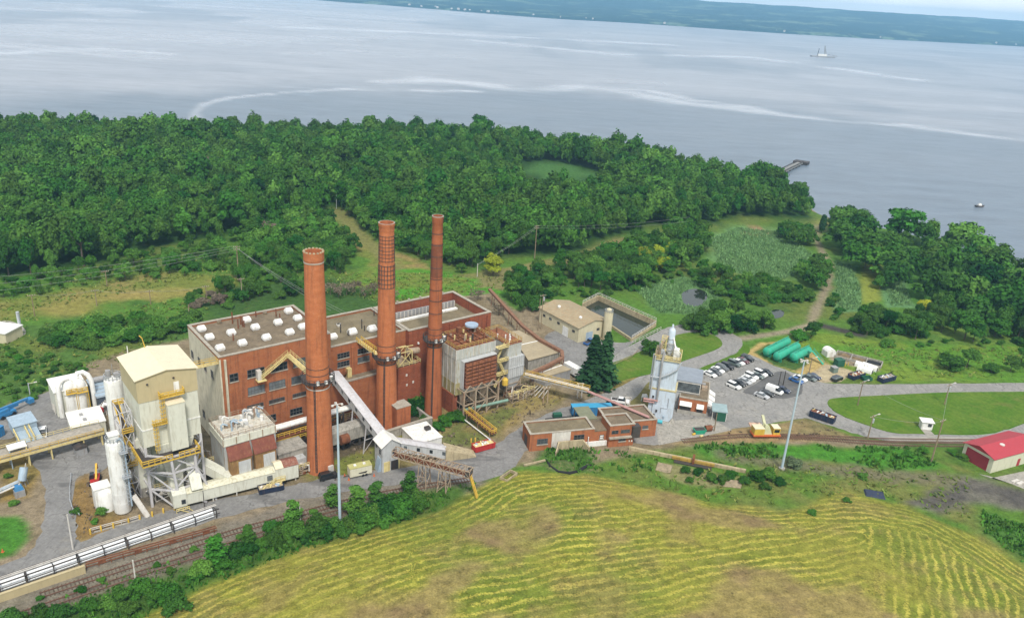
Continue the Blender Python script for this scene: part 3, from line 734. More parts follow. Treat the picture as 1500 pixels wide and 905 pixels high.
# ================================================================ the power plant
def PT(name, label, cat, u, v, z=0.0, group=None, rot=None): return thing(name, label, cat, L(u, v, z), TH if rot is None else rot, group)
def obox(m, p, t, n, a0, a1, b0, b1, c0, c1):
    p, t, n = Vector(p), Vector(t), Vector(n); k = lambda a, b, c: p+t*a+Vector((0,0,b))+n*c
    return m.hexa([k(a0,b0,c0),k(a1,b0,c0),k(a1,b0,c1),k(a0,b0,c1)], [k(a0,b1,c0),k(a1,b1,c0),k(a1,b1,c1),k(a0,b1,c1)])
def window(root, p, t, n, w, h, nx=3, nz=2, sill=M_COPE, frame=M_FRAME, glass=M_GLASS, name='window'):
    """p: middle of the sill line; t along the wall; n outwards"""
    m = MB()
    for i in range(nx+1):
        a = -w/2+w*i/nx; obox(m, p, t, n, a-.05, a+.05, 0, h, 0, .11)
    for i in range(nz+1):
        b = h*i/nz; obox(m, p, t, n, -w/2, w/2, b-.05, b+.05, 0.0, .10)
    f = m.build(name, frame, root)
    g = MB(); obox(g, p, t, n, -w/2, w/2, 0, h, -.05, .045); g.build('pane', glass, f)
    if sill:
        s = MB(); obox(s, p, t, n, -w/2-.15, w/2+.15, -.28, -.04, 0, .22); s.build('sill', sill, f)
    return f
X3, Y3, Z3 = Vector((1,0,0)), Vector((0,1,0)), Vector((0,0,1))
def wf(root, x, z, w, h, y=0, **k): return window(root, (x, y, z), X3, -Y3, w, h, **k)        # front face
def wl(root, y, z, w, h, x=0, **k): return window(root, (x, y, z), -Y3, -X3, w, h, **k)        # left face
def parapet(root, x0, y0, x1, y1, z0, z1, mat, cope=M_COPE, t=.55, ch=.22):
    m = MB(); m.box(x0,y0,z0,x1,y0+t,z1).box(x0,y1-t,z0,x1,y1,z1).box(x0,y0+t,z0,x0+t,y1-t,z1).box(x1-t,y0+t,z0,x1,y1-t,z1)
    p = m.build('parapet', mat, root)
    c = MB(); o = .1
    c.box(x0-o,y0-o,z1,x1+o,y0+t+o,z1+ch).box(x0-o,y1-t-o,z1,x1+o,y1+o,z1+ch).box(x0-o,y0+t+o,z1,x0+t+o,y1-t-o,z1+ch).box(x1-t-o,y0+t+o,z1,x1+o,y1-t-o,z1+ch)
    c.build('coping', cope, p); return p
# ---- boiler house (tall block at the left of the brick range)
bh = PT('boiler_house', 'tall red brick block with beige end wall and many white roof vents', 'building', 0, 0)
MB().box(0,0,0,28,22.4,26.2).build('wall', M_BRICK, bh)
m = MB(); m.box(-.25,.0,0,0,22.4,26.2); e = m.build('end_wall', M_RENDER, bh); e['label'] = 'stained beige rendered end wall'
parapet(bh, -.25, 0, 28, 22.4, 26.2, 26.75, M_BRICK)
rf = MB().box(.2,.5,26.2,27.5,21.9,26.32).build('roof', M_ROOF, bh)
def roof_vent(parent, x, y, z, k=1.0, rot=0):
    m = MB(); w, d = 1.02*k, .80*k
    m.frus(-w*.8,-d*.8,w*.8,d*.8,0,.35,0.0); m.frus(-w,-d,w,d,.35,.8,.05); m.frus(-w,-d,w,d,.8,1.5*k,.25,.62*d)
    for i in range(3): m.box(-w*.9+.6*w*i,-d*1.04,.4,-w*.9+.6*w*i+.06,d*1.04,.8)
    o = m.build('roof_vent', M_WHITE, parent); o.location = (x, y, z); o.rotation_euler = (0,0,rot); return o
for zx, zy in ((122,493),(163,535),(217,590),(274,512),(330,565),(352,447),(396,485),(453,537),(512,460),(572,510),(566,402),(612,438),(638,482)):
    p = P(260+zx/3.48, 340+zy/3.48, 26.9); u_, v_ = uv(p); roof_vent(rf, u_, v_, 26.32, 1.0)
for zx, zy, h in ((310,490,2.6),(323,470,2.4),(332,480,2.8),(340,482,1.8),(281,465,3.2),(400,430,1.6),(503,430,2.2),(522,440,1.5),(285,550,1.8),(213,463,.6),(446,415,.5)):
    p = P(260+zx/3.48, 340+zy/3.48, 26.4); u_, v_ = uv(p)
    MB().cyl((u_,v_,26.3),(u_,v_,26.3+h),.17 if h > 1 else .6,n=8).build('vent_pipe', M_RUST if h > 1 else M_ROOF, rf)
for x, w_ in ((2.9,2.0),(8.3,4.2),(14.1,4.2),(19.9,4.1),(25.3,3.6)): wf(bh, x, 19.9, w_, 2.0, nx=4 if w_ > 3 else 2)
for x in (8.1,13.4,19.2,25.2): wf(bh, x, 15.2, 4.1, 2.0, nx=5)
for x in (7.6,13.1,19.3,25.2): wf(bh, x, 11.4, 4.0, 1.0, nx=4, nz=1, glass=M_STEELD)
for x in (4.5,11,18): wf(bh, x, 6.5, 3.2, 1.8, nx=4)
for px in ((282,519),(292,529),(301,538),(311,548),(291,596),(299,606),(308,620)):
    v_, z_ = at_u(px, -.25); wl(bh, v_, z_-1.0, 1.5, 2.0, x=-.25, nx=2, nz=2)
m = MB().box(.8,-.35,0,1.3,-.0,26.0); m.box(-.26,-.12,0,.1,0,26.2); m.build('drain_pipe', M_RENDER, bh)
# catwalk from the boiler house to the white clad unit
ct = PT('catwalk', 'yellow railed catwalk between the tan clad unit and the brick roof', 'catwalk', -8.7, .3, 25.3)
MB().box(0,0,-.2,8.4,1.3,0).build('deck', M_YELP, ct)
MB().rail([(0,.05,0),(8.4,.05,0)]).rail([(0,1.25,0),(8.4,1.25,0)]).build('railing', M_YEL, ct)
# stair up the facade and bridge to the first chimney
st = PT('catwalk', 'pale yellow stair and bridge zigzagging from brick facade to first chimney', 'catwalk', 0, 0)
a, b = Vector((9.1,-.75,19.4)), Vector((16.4,-.75,23.9))
m = MB(); m.bar(a+Vector((0,.5,0)), b+Vector((0,.5,0)), .1, .26); m.bar(a-Vector((0,.5,0)), b-Vector((0,.5,0)), .1, .26)
for i in range(20):
    c = a.lerp(b, (i+.5)/20); m.box(c.x-.14,c.y-.45,c.z,c.x+.14,c.y+.45,c.z+.05)
m.build('stair_flight', M_YELP, st)
MB().rail([a-Vector((0,.6,0)), b-Vector((0,.6,0))], step=1.9, r=.03).rail([a+Vector((0,.5,0)), b+Vector((0,.5,0))], step=1.9, r=.03).build('railing', M_YELP, st)
m = MB().box(15.9,-13.2,23.6,17.1,-.1,23.8); m.bar((15.9,-13.2,23.6),(15.9,0,23.6),.12,.3).bar((17.1,-13.2,23.6),(17.1,0,23.6),.12,.3); m.build('bridge_deck', M_YELP, st)
MB().rail([(15.9,-13.2,23.8),(15.9,-1.3,23.8)], r=.035, step=1.9).rail([(17.1,-13.2,23.8),(17.1,-.2,23.8)], r=.035, step=1.9).build('railing', M_YELP, st)
MB().box(8.2,-1.3,19.1,9.2,0,21.6).build('landing_cabin', M_OFFW, st); MB().box(8.0,-1.9,18.9,10.2,0,19.1).build('landing', M_YELP, st)
# ---- middle block
mb_ = PT('turbine_hall', 'lower red brick middle block with felt roof and white ridge vents', 'building', 28.02, 3)
MB().box(0,0,0,23.9,19.4,20.7).build('wall', M_BRICK, mb_)
parapet(mb_, 0, 0, 23.9, 19.4, 20.7, 21.3, M_BRICK)
rf = MB().box(.3,.5,20.7,23.4,18.9,20.82).build('roof', M_ROOFB, mb_)
for px, k in (((488,493),1.0),((516,486.5),1.15),((545,482),1.15),((496,475),.5),((470,499),1)):
    u_, v_ = uv(P(*px, 21.4)); roof_vent(rf, u_-28.02, v_-3, 20.82, k)
for px, h in (((499,487),2.6),((510,491),1.5),((530,481),2.8),((534,484),1.6),((548,462),1.6)):
    u_, v_ = uv(P(*px, 20.9)); MB().cyl((u_-28.02,v_-3,20.8),(u_-28.02,v_-3,20.8+h),.16,n=8).build('vent_pipe', M_STEELD, rf)
for px in ((503,520),(532.4,513),(503,532.5),(532.4,525.5)):
    u_, z_ = at_v(px, 3); wf(mb_, u_-28.02, z_-.8, 3.4, 1.5, nx=4)
for i in range(4): MB().box(1+i*6.2,-.35,0,1.9+i*6.2,0,20.2).build('pilaster', M_BRICK, mb_)
MB().box(0.03,-3,0,18.5,0,11.9).build('annex', M_BRICK, mb_); MB().box(.2,-3,11.9,18.5,-.36,12.05).build('annex_roof', M_ROOF, mb_)
MB().box(.1,-3.1,11.85,18.6,-2.7,12.3).build('annex_coping', M_COPE, mb_)
m = MB().box(5.5,-1.3,12.1,6.7,0,14.6); d = m.build('door', M_YELP, mb_)
m = MB(); m.bar((5.4,-.7,13.6),(1.6,-.7,12.1),.9,.15); m.rail([(5.4,-1.2,13.6),(1.6,-1.2,12.1)], r=.04); m.build('steps', M_RUST, mb_)
# ---- right block with sunken roof
rb = PT('switch_house', 'dark red brick end block with sunken roof behind a high parapet', 'building', 52, 1.5)
MB().box(0,0,0,28.2,20,18.6).build('wall', M_BRICKD, rb)
parapet(rb, 0, 0, 28.2, 20, 18.6, 21.6, M_BRICKD, t=.7)
rf = MB().box(.72,.72,18.6,27.5,19.3,18.72).build('roof', M_ROOFB, rb)
m = MB().box(1,15.2,18.7,25.6,15.55,20.7); m.build('clerestory', M_STEEL, rb)
m = MB()
for i in range(20): m.box(1.2+i*1.27,15.02,18.75,1.42+i*1.27,15.2,20.6)
m.build('clerestory_bars', M_OFFW, rb)
MB().box(1.5,12.6,18.72,25,13.8,19.2).build('roof_light', M_WHITE, rb); MB().box(1.0,3.4,18.72,25.6,4.9,19.25).build('roof_light', M_WHITE, rb)
m = MB().box(1.0,2.2,18.72,25.4,3.0,18.95)
for i in range(22): m.box(1.2+i*1.1,2.15,18.95,1.35+i*1.1,3.05,19.2)
m.build('roof_grille', M_FRAME, rb)
for x in (0.4,7,14,21,27.2): MB().box(x-.55,-.4,0,x+.55,0,21).build('pilaster', M_BRICKD, rb)
for x, y in ((3,-.5),(10.5,-.5),(17.5,-.5),(24,-.5)): MB().box(x-.2,y,17.2,x+.2,0,17.7).build('wall_lamp', M_WHITE, rb)
for i in range(4): MB().cyl((28.2,1+i*.1,19.6-i*.5),(28.9,1+i*.1,19.6-i*.5),.17,n=8).build('insulator', M_WHITE, rb)
for x in (4,8,12,16,20,24): MB().box(x-.25,19.4,21.82,x+.25,20.05,22.3).build('parapet_block', M_COPE, rb)
MB().box(28.2,9,0,33.6,15,16.6).build('side_wing', M_BRICKD, rb); parapet(rb, 28.22, 9, 33.6, 15, 16.6, 17.3, M_BRICKD)
MB().box(28.8,9.6,16.6,33,14.4,16.7).build('side_wing_roof', M_ROOF, rb)
MB().lathe([(.7,0),(.72,.4),(.5,.75),(.1,.9)], (30.6,12,16.7), 12).build('roof_dome', M_WHITE, rb, True)
# brick bay with a steel frame on top between the second and third chimneys
ab = PT('stair_tower', 'brick bay topped by a yellow steel frame between two chimneys', 'building', 45.6, -3.6)
MB().box(0,0,0,7.2,5.08,13.9).build('wall', M_BRICKD, ab); MB().box(.4,.4,13.9,6.8,4.7,14.0).build('roof', M_ROOF, ab)
m = MB().tower(.6,.6,4.8,4.2,14,18.0,1,.22,.14); m.bar((.6,.6,18),(4.8,4.2,18),.15); m.bar((.6,4.2,18),(6.8,3.4,18),.2); m.build('frame', M_YELP, ab)
MB().rail([(0,0,14),(7.2,0,14),(7.2,5,14)], r=.05).rail([(0,5,14),(0,0,14)], r=.05).build('railing', M_YELP, ab)
m = MB().cyl((4.5,2.5,17),(8.0,2.5,16.6),.9,n=12); m.cyl((2,2.5,14),(2,2.5,16),1.1,n=10); m.build('duct', M_RUSTP, ab)
for x, z in ((2.5,11),(2.6,8),(4.6,8.4)): MB().box(x,-.08,z,x+.5,0,z+.7).build('notice', M_OFFW, ab)
# ---- chimneys
def chimney(lab, base, H, r0, r1, mat, zc, cage=None, dark=None, cap='band'):
    p = P(*base); root = thing('chimney', lab, 'chimney', (p.x, p.y, 0), TH, 'brick chimneys of the plant')
    prof = [(r0*1.03, 0), (r0*1.0, .4)]
    rad = lambda z: r0+(r1-r0)*(z/H)**.85
    for i in range(1, 13): prof.append((rad(H*i/12*.965), H*i/12*.965))
    zt = H*.965; rt_ = rad(zt)
    if cap == 'flare': prof += [(rt_*1.06, zt+.15), (rt_*1.07, H-.3), (rt_*1.10, H), (rt_*.86, H), (rt_*.84, H-4)]
    else: prof += [(rt_*1.05, zt+.1), (rt_*1.05, H-.9), (rt_*1.12, H-.7), (rt_*1.12, H), (rt_*.86, H), (rt_*.82, H-4)]
    MB().lathe(prof, n=32).build('shaft', mat, root, True)
    def ring(name, z, h, k, m_, par=root):
        r = rad(z); o = MB(); n = 32
        o.lathe([(r+.01, z), (r+k, z), (r+k, z+h), (r+.01, z+h)], n=n, caps=False); return o.build(name, m_, par, True)
    if cap == 'flare':
        ring('cap_band', zt-.5, .28, .12, M_COPE)
        m = MB()
        for i in range(16):
            a = 2*math.pi*i/16; rr_ = rt_*.98; m.box(0,0,0,0,0,0) if False else m.cyl((rr_*math.cos(a), rr_*math.sin(a), H-.02), (rr_*math.cos(a), rr_*math.sin(a), H+.22), .26, n=6)
        m.build('cap_stones', M_CONCB, root)
    else: ring('cap_band', H-.05, .12, .25, M_CONC)
    # ring platform
    r = rad(zc); m = MB(); m.lathe([(r+.02, zc-.12), (r+1.25, zc-.12), (r+1.25, zc), (r+.02, zc)], n=28, caps=False)
    for i in range(12):
        a = 2*math.pi*i/12; c, s = math.cos(a), math.sin(a); m.bar(((r+1.2)*c, (r+1.2)*s, zc-.15), (r*c, r*s, zc-1.3), .12)
    pf = m.build('platform', M_STEELD, root)
    m = MB(); m.rail([((r+1.2)*math.cos(2*math.pi*i/20), (r+1.2)*math.sin(2*math.pi*i/20), zc) for i in range(20)], closed=True, step=1.2, r=.05); m.build('railing', M_STEELD, pf)
    for a, h_ in ((-.9, 1.2), (-2.0, .9), (-1.45, .7)):
        c, s = (r+.8)*math.cos(a), (r+.8)*math.sin(a); MB().box(c-.3, s-.3, zc, c+.3, s+.3, zc+h_).build('cabinet', M_WHITE, pf)
    for z in (zc+1.6, zc+3.2): ring('hoop', z, .16, .05, M_STEELD)
    ring('hoop', zc-1.9, .25, .12, M_OFFW if cap == 'flare' else M_STEELD)
    # ladder and cable tray down the shaft
    m = MB()
    for a in (-2.35, -2.25): 
        q0 = Vector((rad(1)*math.cos(a), rad(1)*math.sin(a), 1))*1.03; q1 = Vector((rad(zc)*math.cos(a), rad(zc)*math.sin(a), 0))*1.03
        m.bar((q0.x, q0.y, 1), (q1.x, q1.y, zc), .14)
    for i in range(int(zc)):
        z = 1+i; rr_ = rad(z)*1.03; m.bar((rr_*math.cos(-2.35), rr_*math.sin(-2.35), z), (rr_*math.cos(-2.25), rr_*math.sin(-2.25), z), .1)
    m.build('ladder', M_STEELD, root)
    if cage:
        z0, z1 = cage; m = MB(); k = z0
        while k <= z1:
            r = rad(k); m.lathe([(r+.02, k), (r+.09, k), (r+.09, k+.12), (r+.02, k+.12)], n=28, caps=False); k += 1.15
        for i in range(16):
            a = 2*math.pi*i/16; c, s = math.cos(a), math.sin(a)
            m.bar(((rad(z0)+.06)*c, (rad(z0)+.06)*s, z0), ((rad(z1)+.06)*c, (rad(z1)+.06)*s, z1), .11)
        m.build('steel_bands', M_STEELD, root)
    if dark:
        z0, z1 = dark; m = MB(); m.lathe([(rad(z0)+.03, z0), (rad(z1)+.03, z1)], n=32, caps=False); m.build('patched_section', M_CHIM2 if mat is M_CHIM else brick('brick_sooty_band', (.16,.055,.03), (.24,.08,.04), (.2,.13,.08), .8), root, True)
    return root, rad
c1, _ = chimney('short wide brick chimney with plain shaft, pale band under its open top', (469.8,686), 55, 3.2, 2.08, M_CHIM, 24.3, cap='flare')
c2, _ = chimney('middle brick chimney wrapped in a grid of dark steel bands', (566,622), 56, 3.0, 1.78, M_CHIM, 20.6, cage=(39.5, 45.5))
c3, _ = chimney('slimmest brick chimney with dark sooty upper bands beside rusty louvred unit', (634,607), 56.5, 2.45, 1.28, M_CHIM2, 22.9, dark=(40.5, 49.5))
m = MB()
for i in range(8):
    z = 46.5+i*.9; r = 3.0+(1.78-3.0)*(z/56)**.85; m.lathe([(r+.02, z), (r+.08, z), (r+.08, z+.1), (r+.02, z+.1)], n=28, caps=False)
for i in range(14):
    a = 2*math.pi*i/14; f_ = lambda z: 3.0+(1.78-3.0)*(z/56)**.85+.05
    m.bar((f_(46.3)*math.cos(a), f_(46.3)*math.sin(a), 46.3), (f_(53)*math.cos(a), f_(53)*math.sin(a), 53), .07)
m.build('steel_bands', M_STEELD, c2)
m = MB()
for z in (52, 49, 46, 43, 40, 37, 34, 30.5): 
    r = 2.45+(1.28-2.45)*(z/56.5)**.85; m.lathe([(r+.02, z), (r+.08, z), (r+.08, z+.16), (r+.02, z+.16)], n=28, caps=False)
m.build('steel_bands', M_STEELD, c3)
MB().box(0,-5.4,0,4.2,-1.9,7.2).build('flue_plinth', M_CHIM2, c2); MB().box(-.1,-5.5,7.2,4.3,-1.8,7.45).build('plinth_cap', M_COPE, c2)
MB().box(.4,-3.6,.6,1.7,-3.0,2.2).build('cleaning_door', M_OFFW, c1)
b2 = PT('catwalk', 'yellow bridge from the middle block roof to the second chimney', 'catwalk', 37.6, 3)
MB().box(-.7,-9.6,21.2,.7,.2,21.45).build('deck', M_YELP, b2)
MB().rail([(-.7,-9.6,21.45),(-.7,.2,21.45)], r=.06, step=1.2).rail([(.7,-9.6,21.45),(.7,.2,21.45)], r=.06, step=1.2).build('railing', M_YEL, b2)
# ---- dust collector with rusty hoods, in front of the boiler house
dc = PT('dust_collector', 'stained grey steel box unit with two rusty brown hoods and cluttered white roof', 'dust collector', -4.9, -13.2)
MB().box(0,0,0,12.1,9.2,11.2).build('casing', paint('stained_grey_steel', (.36,.37,.36), .7, .15, (.26,.15,.06), .7), dc)
m = MB().box(-.2,-.2,11.2,12.3,9.4,11.5); m.box(-.15,-.15,11.5,12.25,9.35,13.0); e = m.build('upper_band', M_WHCLAD, dc)
m = MB()
for i in range(5): m.box(-.3+i*3.05,-.28,11.2,-.1+i*3.05,-.15,13.0)
m.build('corrugation', M_RUSTP, dc)
rf = MB().box(.1,.1,13.0,12,9.1,13.15).build('roof', paint('dirty_white_roof', (.55,.53,.46), .8, .3, (.32,.22,.12), .7, 1.0, vert=False), dc)
MB().rail([(0,0,13.1),(12.1,0,13.1),(12.1,9.2,13.1),(0,9.2,13.1)], closed=True, r=.04).build('railing', M_RUSTP, dc)
for k, x in enumerate((.6, 6.4)):
    h = MB().prof([(0,10.6),(0,0),(-1.5,0),(-1.5,8.0)], x, x+5.0, 'x').build('hood', M_RUSTY if False else paint('rust_streaked_sheet', (.24,.135,.055), .9, .3, (.36,.24,.09), .7), dc)
    MB().hexa([(x-.2,-1.75,7.95),(x+5.2,-1.75,7.95),(x+5.2,0,10.72),(x-.2,0,10.72)], [(x-.2,-1.7,8.15),(x+5.2,-1.7,8.15),(x+5.2,0,10.95),(x-.2,0,10.95)]).build('hood_roof', paint('brown_rust_sheet', (.19,.062,.042), .85, .3, (.26,.12,.06), .5), h)
    MB().box(x+1.9,-1.58,1.5,x+4.7,-1.5,7.2).build('shutter_door', M_GREYCL, h)
r2 = random.Random(5)
for i in range(34):
    x, y = r2.uniform(.8, 10.8), r2.uniform(1, 8.2); k = r2.random(); m = MB()
    if k < .35: m.box(x,y,13.15,x+r2.uniform(.6,1.4),y+r2.uniform(.5,1.1),13.15+r2.uniform(.5,1.5)); nm = 'fan_box'
    elif k < .65: m.cyl((x,y,13.1),(x,y,13.1+r2.uniform(.8,1.6)),r2.uniform(.25,.6),n=10); nm = 'fan_drum'
    else:
        h = r2.uniform(.9,2.4); m.tube([(x,y,13.1),(x,y,13.1+h),(x+.4,y,13.4+h),(x+1.3,y-.5,13.3+h*.8)], .2, 8); nm = 'vent_duct'
    m.build(nm, r2.choice((M_WHITE, M_OFFW, M_BLUEGR, M_WHITE, M_RUSTP, M_GREYCL)), rf)
# ---- clutter between dust collector and chimney: pipe bridge, concrete rooms, flue duct
pb = PT('pipe_bridge', 'white insulated pipe on a rusty frame along the foot of the brick facade', 'pipe bridge', 8.6, -7.2)
m = MB(); m.tower(0,0,19,2.4,0,7.4,1,.3,.18); m.tower(6,0,12.5,2.4,0,7.4,2,.2,.12); m.build('frame', M_STEELD, pb)
m = MB().cyl((-1.0,.8,8.0),(24,.8,8.0),.62,n=12); m.cyl((0,2,7.9),(24,2,7.9),.35,n=10); m.build('pipe', M_WHITE, pb, True)
MB().rail([(0,-.6,6.0),(14,-.6,6.0)], r=.06, step=1.4).rail([(0,-.6,4.2),(14,-.6,4.2)], r=.06, step=1.4).build('railing', M_YEL, pb)
MB().box(0,-.8,5.8,14,2.2,6.0).build('deck', M_RUST, pb)
cr_ = PT('outhouse', 'grimy concrete outhouse with flat roof squeezed beside the first chimney', 'outhouse', 7.6, -13.2)
MB().box(0,0,0,7.2,5.6,4.8).build('wall', M_CONC, cr_); MB().box(-.2,-.2,4.8,7.4,5.8,5.1).build('roof', M_CONC, cr_)
MB().box(3.2,-2.0,0,6,0,3.4).build('porch', M_GREYCL, cr_); MB().box(4,-2.05,.2,5.2,-2.0,2.4).build('door', M_OFFW, cr_)
fl = PT('flue_duct', 'dirty grey flue duct lying behind the first chimney with a rusty flange', 'duct', 19.5, -12.5)
m = MB().prof([(0,2.4),(3.4,2.4),(3.4,5.6),(2.6,6.4),(.8,6.4),(0,5.6)], 0, 14.5, 'x'); m.build('casing', M_CONC, fl)
m = MB().cyl((4.2,-.4,3.6),(6.4,-.4,3.6),1.3,n=14); m.build('flange', M_RUST, fl)
m = MB()
for x in (1,5.5,10,14): m.box(x-.25,.3,0,x+.25,.7,2.4); m.box(x-.25,2.7,0,x+.25,3.1,2.4)
for x in (1,5.5,10): m.bar((x,.5,0),(x+4.5,.5,2.4),.15); m.bar((x+4.5,.5,0),(x,.5,2.4),.15)
m.build('legs_frame', M_STEELD, fl)
kb = PT('retaining_wall', 'low concrete retaining wall round the second chimney foot', 'wall', 33.5, -13.6)
m = MB().box(0,0,0,17,.6,2.2); m.box(16.4,.6,0,17,9,2.2); m.build('wall', M_CONC, kb); MB().box(-.1,-.1,2.2,17.1,.9,2.4).build('coping', M_COPE, kb)
# ---- tan and white clad scrubber unit on steel legs
WX, WD = 12.0, 12.9
sb = PT('scrubber_building', 'tall white and tan clad unit raised on pale steel legs', 'building', -20.85, -11.1)
MB().box(0,0,15,WX,WD,25.75).build('lower_cladding', M_WHCLAD, sb)
m = MB().prof([(-.12,25.75),(-.12,31.05),(WX/2,32.1),(WX+.12,31.05),(WX+.12,25.75)], -.12, WD+.12); m.build('upper_cladding', M_TAN, sb)
rf = MB()
for s in (0, 1):
    x0, x1 = (-.45, WX/2) if s == 0 else (WX/2, WX+.45); z0, z1 = (31.02, 32.16) if s == 0 else (32.16, 31.02)
    rf.hexa([(x0,-.5,z0),(x1,-.5,z1),(x1,WD+.5,z1),(x0,WD+.5,z0)], [(x0,-.5,z0+.14),(x1,-.5,z1+.14),(x1,WD+.5,z1+.14),(x0,WD+.5,z0+.14)])
r_ = rf.build('roof', M_TANR, sb); MB().box(WX/2-.16,-.5,32.28,WX/2+.16,WD+.5,32.36).build('ridge_cap', M_TANR, r_)
m = MB(); m.bar((5.4,WD,32.2),(5.0,WD,34.6),.16).bar((5.0,WD,34.6),(4.5,WD,35.3),.2); m.build('davit', M_YEL, r_)
MB().cyl((1.8,WD,31.4),(1.8,WD,33.4),.08,n=6).build('mast', M_WHITE, r_)
m = MB(); m.box(-.1,-.1,19.0,WX+.1,-.0,19.3); m.box(-.1,-.1,19.0,0,WD,19.3); m.build('trim_band', M_WHITE, sb)
for x, z in ((2.0,29.6),(7.3,29.8),(5.2,22.4),(6.2,17.2)): MB().box(x-.18,-.42,z,x+.18,-.1,z+.3).build('wall_lamp', M_STEELD, sb)
MB().box(7.2,-.2,26.6,8.3,-.1,28.9).build('door', M_WHITE, sb)
st_ = MB().box(4.9,-2.6,14.0,8.4,0,25.0).build('lift_shaft', M_WHCLAD, sb); MB().box(4.8,-2.7,25.0,8.5,0,25.2).build('shaft_roof', M_TANR, st_)
m = MB().box(4.0,-1.4,26.2,8.9,-.1,26.4); m.rail([(4.0,-1.4,26.4),(8.9,-1.4,26.4),(8.9,-.1,26.4)], r=.07); m.rail([(4.0,-.1,26.4),(4.0,-1.4,26.4)], r=.07); m.build('landing', M_YEL, sb)
m = MB().box(2.0,-1.4,20.2,4.9,-.1,20.4); m.rail([(2.0,-1.4,20.4),(4.8,-1.4,20.4)], r=.07); m.build('landing', M_YEL, sb)
for x, z0, z1 in ((4.2,20.4,27.4),(2.4,13.6,21.6)):
    m = MB(); m.bar((x-.3,-.9,z0),(x-.3,-.9,z1),.09).bar((x+.3,-.9,z0),(x+.3,-.9,z1),.09)
    n_ = int((z1-z0)/.5)
    for i in range(n_): m.bar((x-.3,-.9,z0+.5*i),(x+.3,-.9,z0+.5*i),.06)
    for i in range(n_//2):
        z = z0+1+i; m.bar((x-.45,-.9,z),(x-.45,-1.6,z),.09).bar((x+.45,-.9,z),(x+.45,-1.6,z),.09).bar((x-.45,-1.6,z),(x+.45,-1.6,z),.09)
    for xx in (-.45, 0, .45): m.bar((x+xx,-1.6,z0+1),(x+xx,-1.6,z1),.06)
    m.build('caged_ladder', M_YEL, sb)
# legs: each column a part, braces one frame
for (x, y), (x1, y1) in (((.2,.2),(.2,.2)),((WX-.2,.2),(WX-.2,.2)),((WX-.2,WD-.2),(WX-.2,WD-.2)),((.2,WD-.2),(.2,WD-.2)),((6,WD-.2),(6,WD-.2)),((4.2,-3.2),(5.2,-3.4)),((9.3,-3.0),(9.3,-3.0)),((0.2,6),(.2,6))):
    m = MB(); m.bar((x,y,15 if y > 0 else 13.2),(x1,y1,0),.5,.5); m.build('leg', M_LILAC, sb)
m = MB()
cs = [(.2,.2),(4.2,-3.2),(9.3,-3.0),(WX-.2,.2),(WX-.2,WD-.2),(6,WD-.2),(.2,WD-.2),(.2,6)]
for i in range(8):
    (xa, ya), (xb, yb) = cs[i], cs[(i+1) % 8]
    for z in (13.0, 9.0, 4.6): m.bar((xa,ya,z),(xb,yb,z),.34)
    for z0, z1 in ((0.2,4.6),(4.6,9.0),(9.0,13.0)):
        if (i+int(z0)) % 2: m.bar((xa,ya,z0),(xb,yb,z1),.26)
        else: m.bar((xb,yb,z0),(xa,ya,z1),.26)
m.bar((.2,.2,9),(9.3,-3,4.6),.25); m.bar((4.2,-3.2,9),(WX-.2,.2,13),.25); m.bar((9.3,-3,9),(12.6,-4.6,0),.4); m.bar((4.2,-3.2,4.6),(10.4,-4.8,.3),.36)
m.bar((6,6,13),(.2,.2,4.6),.22); m.bar((6,6,4.6),(WX-.2,.2,13),.22)
m.build('bracing', M_LILAC, sb)
m = MB()
m.box(-1.2,-3.6,12.6,10.4,-.1,12.8); m.box(-1.5,-.1,12.6,-.1,WD,12.8); m.build('walkway', M_STEELD, sb)
m = MB().rail([(-1.5,-3.6,12.8),(4.6,-3.6,12.8)], r=.07, step=1.2); m.rail([(6.0,-3.6,12.8),(10.4,-3.6,12.8),(10.4,-.3,12.8)], r=.07, step=1.2); m.rail([(-1.5,-3.6,12.8),(-1.5,WD,12.8)], r=.07, step=1.2)
m.bar((-1.5,-3.6,12.6),(10.4,-3.6,12.6),.1,.35); m.bar((-1.5,-3.6,12.6),(-1.5,WD,12.6),.1,.35); m.build('walkway_railing', M_YEL, sb)
m = MB().rail([(9.5,2,8.0),(12.6,2,8.0),(12.6,8,8.0)], r=.07, step=1.2); m.box(9.5,1.6,7.8,12.8,8,8.0); m.build('side_landing', M_YEL, sb)
m = MB(); m.hexa([(4.4,.5,6.0),(7.6,.5,6.0),(7.6,3.4,6.0),(4.4,3.4,6.0)], [(2.2,-.5,14.9),(10.2,-.5,14.9),(10.2,8,14.9),(2.2,8,14.9)]); m.build('hopper', M_WHCLAD, sb)
m = MB(); m.hexa([(3.8,-1.6,1.5),(6.6,-1.6,1.5),(6.6,1.4,1.5),(3.8,1.4,1.5)], [(4.6,.4,6.2),(7.4,.4,6.2),(7.4,3.2,6.2),(4.6,3.2,6.2)]); m.build('hopper_neck', M_WHCLAD, sb)
m = MB(); m.bar((9.2,1.5,12.0),(8.6,-4.6,4.0),2.3,1.8); m.build('chute', M_WHCLAD, sb)
